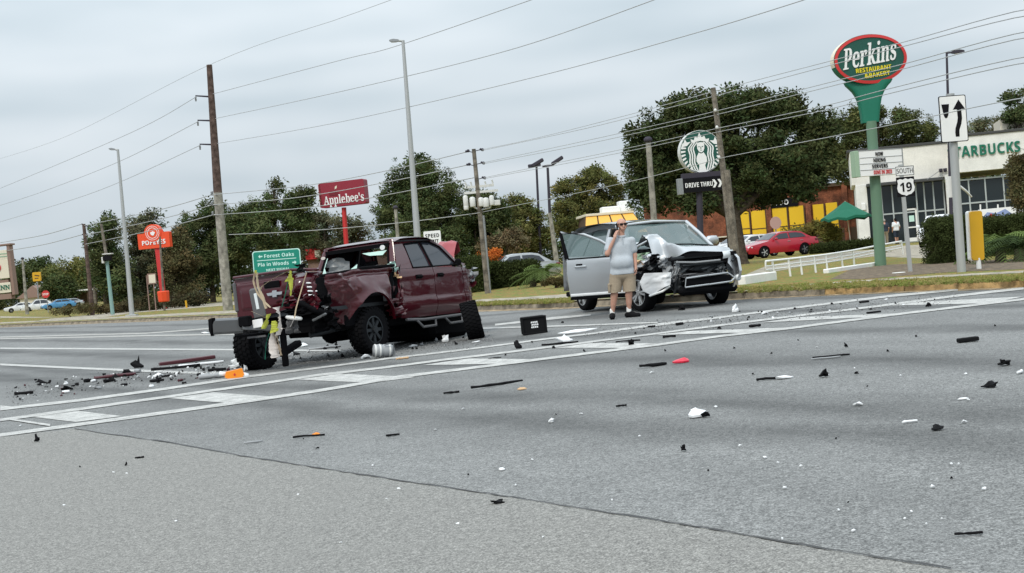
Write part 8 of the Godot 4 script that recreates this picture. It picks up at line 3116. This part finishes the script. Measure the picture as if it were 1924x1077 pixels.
func build_debris():
	var W = M.shard_white
	var B = M.shard_black
	var G = M.shard_grey
	var R = M.shard_maroon
	# --- named pieces ---
	var p = gp(1006, 628, 0.0)
	var t = thing("storage_crate", "black plastic crate standing on its side between the pickup and the silver car", "crate", p + Vector3(0, 0.004, 0), Basis(Vector3.UP, 0.12) * Basis(Vector3.BACK, 0.03))
	var s = begin()
	var k = 1.0 / ppm(p)
	bx(s, Vector3(0, 16.5 * k, -0.14), Vector3(45 * k, 33 * k, 0.28), Basis.IDENTITY, 0.015)
	put("body", s, M.shoe_black, t)
	s = begin()
	for q in [[0, 31.5, 47, 3], [0, 1.5, 47, 3], [-22, 16.5, 3, 33], [22, 16.5, 3, 33]]:
		bx(s, Vector3(q[0] * k, q[1] * k, 0.006), Vector3(q[2] * k, q[3] * k, 0.03), Basis.IDENTITY, 0.004)
	put("rim", s, B, t)
	s = begin()
	for q in 3:
		for e in 4:
			bx(s, Vector3((-5.0 + e * 3.4 + (q % 2)) * k, (13.0 + q * 4.6) * k, 0.003), Vector3(2.4 * k, 3.2 * k, 0.008), Basis(Vector3.BACK, 0.3 * (e - 1.5)))
	put("label_print", s, W, t)
	p = gp(441, 711, 0.004)
	t = thing("orange_case", "bright orange plastic case beside the left rear wheel of the pickup", "case", p, Basis(Vector3.UP, 0.25))
	k = 1.0 / ppm(p)
	s = begin()
	prism(s, pv([-18 * k, 3 * k, -15 * k, 13 * k, 0, 15 * k, 15 * k, 17 * k, 18 * k, 6 * k, 14 * k, 0, -12 * k, 0]), -0.14, 0.0)
	bx(s, Vector3(0, 9 * k, -0.2), Vector3(26 * k, 10 * k, 0.12), Basis(Vector3.BACK, 0.1), 0.02)
	put("body", s, M.shard_orange, t)
	s = begin()
	prism(s, pv([-2 * k, 7 * k, 0, 10 * k, 2.5 * k, 7 * k, 0, 4 * k]), 0.0, 0.008)
	put("mark", s, M.sign_red, t)
	s = begin()
	lathe(s, [[0.0, -0.05], [0.04, -0.045], [0.045, 0.05], [0.0, 0.06]], 10, Transform3D(Basis(Vector3.BACK, 1.2), Vector3(20 * k, 3 * k, -0.05)))
	put("end_cap", s, W, t)
	s = begin()
	lathe(s, [[0.0, -0.05], [0.035, -0.045], [0.035, 0.05], [0.0, 0.06]], 10, Transform3D(Basis(Vector3.BACK, 1.4), Vector3(-21 * k, 10 * k, -0.1)))
	put("end_cap", s, W, t)
	# canister and bracket under the right rear wheel
	p = gp(722, 672, 0.004)
	t = thing("canister", "dented grey canister with a wire handle lying against the right rear wheel", "canister", p, Basis(Vector3.UP, 0.35).scaled(Vector3.ONE * 0.85))
	k = 1.0 / ppm(p)
	s = begin()
	var cx = Transform3D(Basis(Vector3.BACK, PI / 2 - 0.08), Vector3(0, 0.13, -0.1))
	lathe(s, [[0.0, -0.22], [0.10, -0.21], [0.125, -0.16], [0.125, -0.02], [0.115, 0.0], [0.125, 0.02], [0.125, 0.12], [0.11, 0.14], [0.12, 0.17], [0.0, 0.19]], 16, cx)
	put("body", s, G, t)
	s = begin()
	for y in [-0.13, 0.06, 0.15]:
		lathe(s, [[0.124, y - 0.02], [0.133, y], [0.124, y + 0.02]], 16, cx)
	put("band", s, M.insulator, t)
	s = begin()
	tube(s, [Vector3(0.02, 0.24, 0.02), Vector3(0.19, 0.26, 0.02), Vector3(0.21, 0.0, 0.04), Vector3(0.30, 0.01, 0.06)], 0.012, 6)
	put("wire_handle", s, M.bumper_metal, t)
	var tbl = [
		["shard", "trim_sheet", "white torn sheet beside the canister under the right rear wheel", "trim", 688, 674, 22, W, 1, 0.4, 12],
		["bar", "rusty_bracket", "rusty bent bracket right of the grey canister", "bracket", 756, 675, 24, M.shard_tan, 2, 0.3, 4],
		["shard", "trim_sheet", "white scrap under the middle of the pickup", "trim", 776, 651, 20, W, 3, 0.2, 4],
		["lump", "trim_sheet", "white crumpled scrap below the hoop steps", "trim", 838, 642, 20, W, 4, 0.8, 12],
		["shard", "trim_sheet", "white scrap by the splayed front wheel", "trim", 896, 643, 22, W, 5, 0.2, 3],
		["shard", "trim_sheet", "long flat white strip right of the black crate", "trim", 1082, 625, 92, W, 6, 0.22, 6, 22],
		["lump", "trim_sheet", "white moulded panel piece in front of the black crate", "trim", 1060, 642, 44, W, 7, 0.3, 9],
		["bar", "trim_strip", "black lip under the white moulded panel piece", "trim", 1052, 647, 70, B, 8, 0.15, 4],
		["lump", "mirror_shell", "black wedge shaped shell in front of the crate on the white line", "mirror", 973, 655, 18, B, 9, 0.2, 14],
		["shard", "black_fragment", "flat black piece left of the wedge shaped shell", "fragment", 931, 673, 30, B, 10, 0.1, 3, 12],
		["lump", "black_bracket", "black bracket with thin arms on the hatched bars, below the standing person", "bracket", 1186, 648, 20, B, 11, 0.5, 10],
		["bar", "black_rod", "thin black rod crossing the bracket on the hatched bars", "rod", 1180, 642, 46, B, 12, -0.05, 2.6],
		["bar", "black_strip", "black strip leading to the red lamp cover", "trim", 1227, 688, 52, B, 13, 0.12, 6],
		["shard", "red_lamp_cover", "bright red broken lamp cover on the near lanes", "lamp cover", 1281, 681, 46, M.shard_red, 14, 0.1, 10, 24],
		["bar", "long_rod", "longest black rod lying on the near lanes", "rod", 934, 724, 112, B, 15, 0.55, 5],
		["bar", "black_strip", "short black strip left of the longest rod", "trim", 848, 739, 30, B, 16, 0.2, 4],
		["bar", "black_strip", "small black strip right of the longest rod, farther down the lane", "trim", 1168, 764, 20, B, 17, 0.2, 4],
		["lump", "white_spoon", "white spoon shaped piece in the middle of the near lanes", "fragment", 1036, 793, 16, W, 18, 0.0, 6],
		["lump", "white_housing", "largest white broken housing in the near lanes", "housing", 1312, 782, 52, W, 119, 0.2, 14],
		["lump", "black_fragment", "black underside piece behind the largest white housing", "fragment", 1326, 783, 22, B, 20, 0.2, 9],
		["shard", "panel_fragment", "white flat panel with a black tail in the near lanes", "panel", 1472, 711, 46, W, 21, 0.1, 6, 26],
		["bar", "black_tail", "black tail left of the white flat panel", "trim", 1440, 714, 36, B, 22, 0.05, 5],
		["lump", "black_clip", "three armed black clip right of the white flat panel", "clip", 1549, 708, 26, B, 23, 0.4, 10],
		["bar", "blade_fragment", "long thin dark blade above the three armed clip", "blade", 1562, 671, 72, B, 24, 0.10, 4],
		["bar", "grey_blade", "grey blade beside the long thin dark one", "blade", 1552, 674, 56, G, 25, 0.02, 3],
		["plate", "black_block", "black rectangular block far right of the near lanes", "block", 1819, 642, 40, B, 26, 0.12, 8],
		["lump", "black_bracket", "black hooked bracket at the right edge of the near lanes", "bracket", 1888, 686, 32, B, 27, 0.3, 11],
		["bar", "white_strip", "white strip at the extreme right of the near lanes", "trim", 1916, 701, 24, W, 28, 0.9, 6],
		["lump", "dark_clip", "dark ribbed clip below the hooked bracket", "clip", 1861, 727, 38, B, 29, -0.1, 8],
		["shard", "white_shard", "long pale shard below the dark ribbed clip", "fragment", 1809, 750, 30, W, 30, 0.05, 4, 12],
		["shard", "white_shell", "white oval shell in the middle of the right lane", "fragment", 1613, 761, 22, W, 31, 0.0, 7],
		["bar", "white_stick", "thin white stick left of the boat shaped black piece", "fragment", 1710, 794, 30, W, 32, 0.15, 5],
		["shard", "white_chip", "white chip right of the boat shaped black piece", "fragment", 1811, 794, 14, W, 33, 0.2, 6],
		["lump", "black_wedge", "boat shaped black piece in the right lane", "fragment", 1761, 807, 34, B, 34, -0.2, 7],
		["lump", "cap_fragment", "small black cap with a white top in the near lanes", "cap", 1284, 847, 16, B, 35, 0.2, 9],
		["bar", "black_hook", "bent black hook near the lower right corner", "hook", 1820, 1004, 52, B, 36, -0.1, 5],
		["lump", "black_scrap", "black scrap on the joint between the two surfacings", "fragment", 936, 945, 36, B, 37, -0.15, 6],
		["lump", "black_ball", "round black knob on the old surfacing at left", "knob", 69, 830, 13, B, 38, 0.0, 11],
		["bar", "black_strip", "short black strip on the old surfacing", "trim", 262, 861, 17, B, 39, 0.15, 3.5],
		["lump", "black_fragment", "tiny black fragment left of the short strip on the old surfacing", "fragment", 237, 875, 7, B, 40, 0.3, 6],
		["shard", "orange_reflector", "pale orange reflector piece in the near lane at left", "reflector", 594, 817, 18, M.shard_orange, 41, 0.1, 5, 12],
		["bar", "black_strip", "dark strip behind the pale orange reflector", "trim", 580, 821, 60, B, 42, 0.0, 3.5],
		["bar", "black_strip", "dark strip left of the pale orange reflector", "trim", 476, 832, 34, G, 43, 0.25, 4],
		["shard", "black_chip", "dark chip below the pale orange reflector", "fragment", 596, 843, 9, B, 44, 0.0, 3],
		["bar", "black_strip", "dark strip right of the pale orange reflector", "trim", 738, 819, 26, B, 45, 0.25, 4],
		["shard", "beige_scrap", "beige scrap right below the end of the longest rod", "fragment", 980, 732, 22, M.shard_tan, 46, 0.1, 5],
		["lump", "black_fragment", "black lump on the line in front of the silver car", "fragment", 1282, 583, 18, B, 47, 0.1, 8],
		["lump", "white_housing", "white boxy piece right of the lump in front of the silver car", "housing", 1381, 586, 17, W, 48, 0.4, 12],
		["plate", "black_block", "black block on the line below the silver car", "block", 1277, 611, 15, B, 49, 0.1, 5],
		["bar", "black_strip", "dark strip left of the block below the silver car", "trim", 1224, 615, 14, B, 50, 0.1, 4],
		["shard", "white_shard", "white rounded shell on the far hatching", "fragment", 1436, 591, 18, W, 51, 0.2, 7],
		["lump", "black_fragment", "black piece at the left end of the far hatching", "fragment", 1352, 618, 12, B, 52, 0.1, 4],
		["bar", "black_fragment", "dark curled piece above the far hatching bar", "fragment", 1418, 614, 24, B, 53, 0.3, 5],
		["plate", "black_fragment", "dark flat plate in the middle of the far hatching", "fragment", 1642, 588, 26, B, 54, 0.0, 3],
		["lump", "black_fragment", "dark lump on the last hatching bar at right", "fragment", 1745, 576, 16, B, 55, 0.3, 7],
		["plate", "black_fragment", "thin dark plate on the upper line at right", "fragment", 1624, 569, 18, B, 56, 0.0, 3.5],
		["bar", "black_fragment", "two dark links on the gap between hatching bars", "fragment", 1258, 634, 24, B, 57, 0.05, 4.5],
		["lump", "wheel_liner", "dark wheel liner piece left of the person on the road", "liner", 1057, 607, 8, B, 58, 0.1, 3],
		# heap left of the pickup
		["plate", "bumper_beam", "long dark maroon beam in the heap left of the pickup", "beam", 352, 681, 104, R, 60, 0.42, 7],
		["bar", "maroon_strip", "maroon strip pointing left out of the heap", "trim", 216, 709, 76, R, 61, 0.38, 6],
		["lump", "black_bracket", "upright black bracket at the left end of the heap", "bracket", 258, 692, 26, B, 62, 0.2, 16],
		["lump", "black_fragment", "dark tangle below the upright bracket", "fragment", 240, 705, 30, B, 63, 0.2, 8],
		["bar", "white_strip", "long white strip on the heap left of the pickup", "trim", 378, 686, 84, W, 64, 0.40, 5],
		["bar", "black_strip", "dark hose on the heap left of the pickup", "hose", 330, 693, 90, B, 65, 0.15, 6],
		["lump", "clear_bag", "crumpled pale plastic behind the orange case", "plastic bag", 446, 691, 34, M.airbag, 66, 0.3, 14],
		["lump", "white_bottle", "white bottle end right of the orange case", "bottle", 462, 697, 12, W, 67, 0.3, 12],
		["bar", "white_pole", "white ended grey tube left of the orange case", "tube", 402, 710, 54, G, 68, 0.08, 9],
		["lump", "cap_fragment", "white end of the grey tube left of the orange case", "cap", 380, 710, 12, W, 69, 0.1, 8],
		["bar", "black_strip", "dark bar behind the orange case", "trim", 408, 697, 34, B, 70, 0.0, 6],
		["shard", "silver_shard", "curved pale shard in front of the heap", "fragment", 297, 708, 26, W, 71, 0.3, 7],
		["bar", "black_strip", "dark curved strip right of the curved pale shard", "trim", 314, 708, 22, B, 72, 0.8, 4],
		["bar", "black_strip", "dark strip below the curved pale shard", "trim", 295, 717, 26, B, 73, 0.05, 5],
		["lump", "black_fragment", "black wedge at the left of the scatter", "fragment", 128, 733, 30, B, 74, 0.2, 7],
		["lump", "silver_shard", "dark and silver splinter right of the black wedge", "fragment", 182, 731, 20, G, 75, 0.5, 7],
		["bar", "black_strip", "long dark strip at the far left of the scatter", "trim", 45, 741, 36, B, 76, -0.15, 6],
		["lump", "black_fragment", "dark lump above the black wedge", "fragment", 78, 720, 26, B, 77, 0.1, 5],
		["lump", "rubber_scrap", "dark rubber scrap under the tail of the pickup", "fragment", 545, 668, 40, B, 78, 0.2, 7],
		["lump", "foam_scrap", "pale foam scrap on the ground behind the pickup tail", "foam", 560, 652, 50, M.airbag, 79, 0.2, 6],
		["lump", "foam_scrap", "pale scrap in front of the left rear wheel of the pickup", "foam", 545, 675, 22, W, 80, 0.2, 9],
		["lump", "stone_lump", "grey lump under the left rear wheel", "fragment", 486, 692, 24, G, 81, 0.2, 9],
		["shard", "white_shard", "white scrap left of the torn bumper, in the far lane", "fragment", 385, 627, 20, W, 82, 0.0, 4],
		["bar", "road_tile_line", "dark flat strip right behind the pickup on the far lane", "trim", 610, 655, 60, G, 83, 0.3, 4],
	]
	for q in tbl:
		piece(q[0], q[1], q[2], q[3], q[4], q[5], q[6], q[7], q[8], q[9], q[10], q[11] if q.size() > 11 else 0.0)
	# --- small chips that nothing tells apart ---
	var r = RandomNumberGenerator.new()
	r.seed = 77
	for q in [[1556, 705, 6], [1692, 706, 6], [1815, 703, 9], [1224, 701, 10], [1535, 653, 8], [1606, 692, 5], [1437, 860, 12], [1475, 917, 11], [1505, 876, 7], [1752, 915, 14], [1788, 872, 6], [1802, 872, 6], [1850, 919, 14], [1604, 998, 12], [1462, 870, 7], [1741, 985, 8], [860, 985, 10], [943, 883, 16], [969, 912, 7], [750, 919, 9], [726, 938, 6], [870, 769, 10], [818, 808, 10], [1092, 778, 8], [1202, 820, 7], [1020, 1010, 7], [1820, 752, 8],
			[170, 727, 8], [238, 890, 7], [38, 800, 7], [213, 888, 6], [1390, 838, 10], [1345, 765, 10], [1770, 975, 7], [1713, 962, 8], [1700, 975, 7], [1576, 959, 8], [1470, 1013, 6], [700, 875, 6], [1150, 940, 6], [1000, 864, 7], [560, 930, 6], [330, 980, 7], [120, 950, 6], [640, 1020, 7]]:
		piece("shard", "white_chip", "%s white chip lying loose on the %s" % ["tiny" if q[2] < 7.5 else ("small" if q[2] < 10.5 else "flat"), where_on_road(q[0], q[1])], "fragment", q[0], q[1], q[2], W, r.randi(), r.randf() * TAU, q[2] * 0.3, 0.0, "small white chips")
	for q in [[1415, 704, 6], [1610, 703, 10], [1630, 727, 5], [1571, 825, 6], [1788, 900, 8], [1594, 945, 5], [1331, 885, 6], [1668, 661, 8], [1590, 652, 12], [1722, 633, 7], [1870, 613, 6], [1045, 780, 5], [570, 825, 5], [880, 893, 7], [150, 878, 5], [1250, 660, 6], [1098, 661, 8], [1040, 655, 10], [1000, 644, 7], [950, 668, 7], [1380, 655, 6], [1450, 665, 6], [1500, 640, 5]]:
		piece("lump", "black_chip", "%s black crumb lying loose on the %s" % ["tiny" if q[2] < 5.5 else ("small" if q[2] < 7.5 else "larger"), where_on_road(q[0], q[1])], "fragment", q[0], q[1], q[2], B, r.randi(), r.randf() * TAU, q[2] * 0.45, 0.0, "small black crumbs")
	for n in 170:
		var q = [lerpf(20, 470, pow(r.randf(), 0.7)), 0.0]
		q[1] = lerpf(738, 690, (q[0] - 20.0) / 450.0) + r.randfn() * 8.0
		var w = 4.0 + 13.0 * pow(r.randf(), 2.2)
		var ci = r.randi() % 6
		piece("lump" if n % 3 else "bar", "scatter_piece", "%s %s %s in the scatter left of the pickup, %s" % ["tiny" if w < 9.0 else ("small" if w < 13.0 else "bigger"), ["black", "black", "black", "maroon", "grey", "white"][ci], "lump" if n % 3 else "splinter", ["at its far left end", "left of its middle", "right of its middle", "near the wheel"][clampi(int((q[0] - 20.0) / 113.0), 0, 3)]], "fragment", q[0], q[1], w, [B, B, B, R, G, W][ci], r.randi(), r.randf() * TAU, w * r.randf_range(0.25, 0.5), 0.0, "scatter left of the pickup")
	for n in 46:
		var q = [r.randf_range(1180, 1780), 0.0]
		q[1] = lerpf(618, 562, (q[0] - 1180.0) / 600.0) + r.randfn() * 6.0
		var w = r.randf_range(4, 12)
		var ci = r.randi() % 5
		piece("lump" if n % 2 else "shard", "scatter_piece", "%s %s %s along the far white lines, %s" % ["tiny" if w < 7.5 else ("small" if w < 11.0 else "bigger"), ["black", "black", "white", "black", "grey"][ci], "lump" if n % 2 else "flake", ["below the silver car", "right of the silver car", "below the white railing", "towards the green sign post"][clampi(int((q[0] - 1180.0) / 150.0), 0, 3)]], "fragment", q[0], q[1], w, [B, B, W, B, G][ci], r.randi(), r.randf() * TAU, w * r.randf_range(0.2, 0.4), 0.0, "scatter along the far lines")
	for n in 26:
		var q = [r.randf_range(560, 880), 0.0]
		q[1] = lerpf(676, 644, (q[0] - 560.0) / 320.0) + r.randf_range(-20, 4)
		var w = r.randf_range(5, 16)
		var ci = r.randi() % 4
		piece("lump", "scatter_piece", "%s %s piece on the road under the pickup, %s" % ["tiny" if w < 8.5 else ("small" if w < 12.0 else "bigger"), ["black", "black", "grey", "white"][ci], ["behind its right rear wheel", "below the doors", "near the splayed front wheel"][clampi(int((q[0] - 560.0) / 107.0), 0, 2)]], "fragment", q[0], q[1], w, [B, B, G, W][ci], r.randi(), r.randf() * TAU, w * 0.35, 0.0, "scatter under the pickup")
	# crushed glass and grit nobody could count
	var g = begin()
	for n in 5200:
		var z = r.randi() % 3
		var u = 0.0
		var v = 0.0
		if z == 0:
			u = r.randf_range(10, 560)
			v = lerpf(742, 672, (u - 10.0) / 550.0) + r.randfn() * 9.0
		elif z == 1:
			u = r.randf_range(1100, 1800)
			v = lerpf(626, 560, (u - 1100.0) / 700.0) + r.randfn() * 7.0
		else:
			u = r.randf_range(560, 930)
			v = lerpf(674, 640, (u - 560.0) / 370.0) + r.randfn() * 7.0
		var c = gp(u, v, 0.004)
		var e = r.randf_range(0.006, 0.022)
		var a = c + Vector3(r.randfn(), 0, r.randfn()).normalized() * e
		var b = c + Vector3(r.randfn(), 0, r.randfn()).normalized() * e
		var d = c + Vector3(r.randfn(), 0, r.randfn()).normalized() * e
		var top = c + Vector3(0, e * 0.8, 0)
		tri(g, a, b, top)
		tri(g, b, d, top)
		tri(g, d, a, top)
	var o = put("glass_grit", g, M.grit)
	o.set_meta("kind", "stuff")
	tag(o, "crushed glass and grit spread over the road around the wrecks", "grit")

func where_on_road(u: float, v: float) -> String:
	var side = "left" if u < 640 else ("middle" if u < 1280 else "right")
	if v > 835.0 + (u - 320.0) * 0.155:
		return "old pale surfacing, %s" % side
	return "near lanes, %s, %s" % [side, "far part" if v < 740 else ("centre part" if v < 890 else "nearest part")]
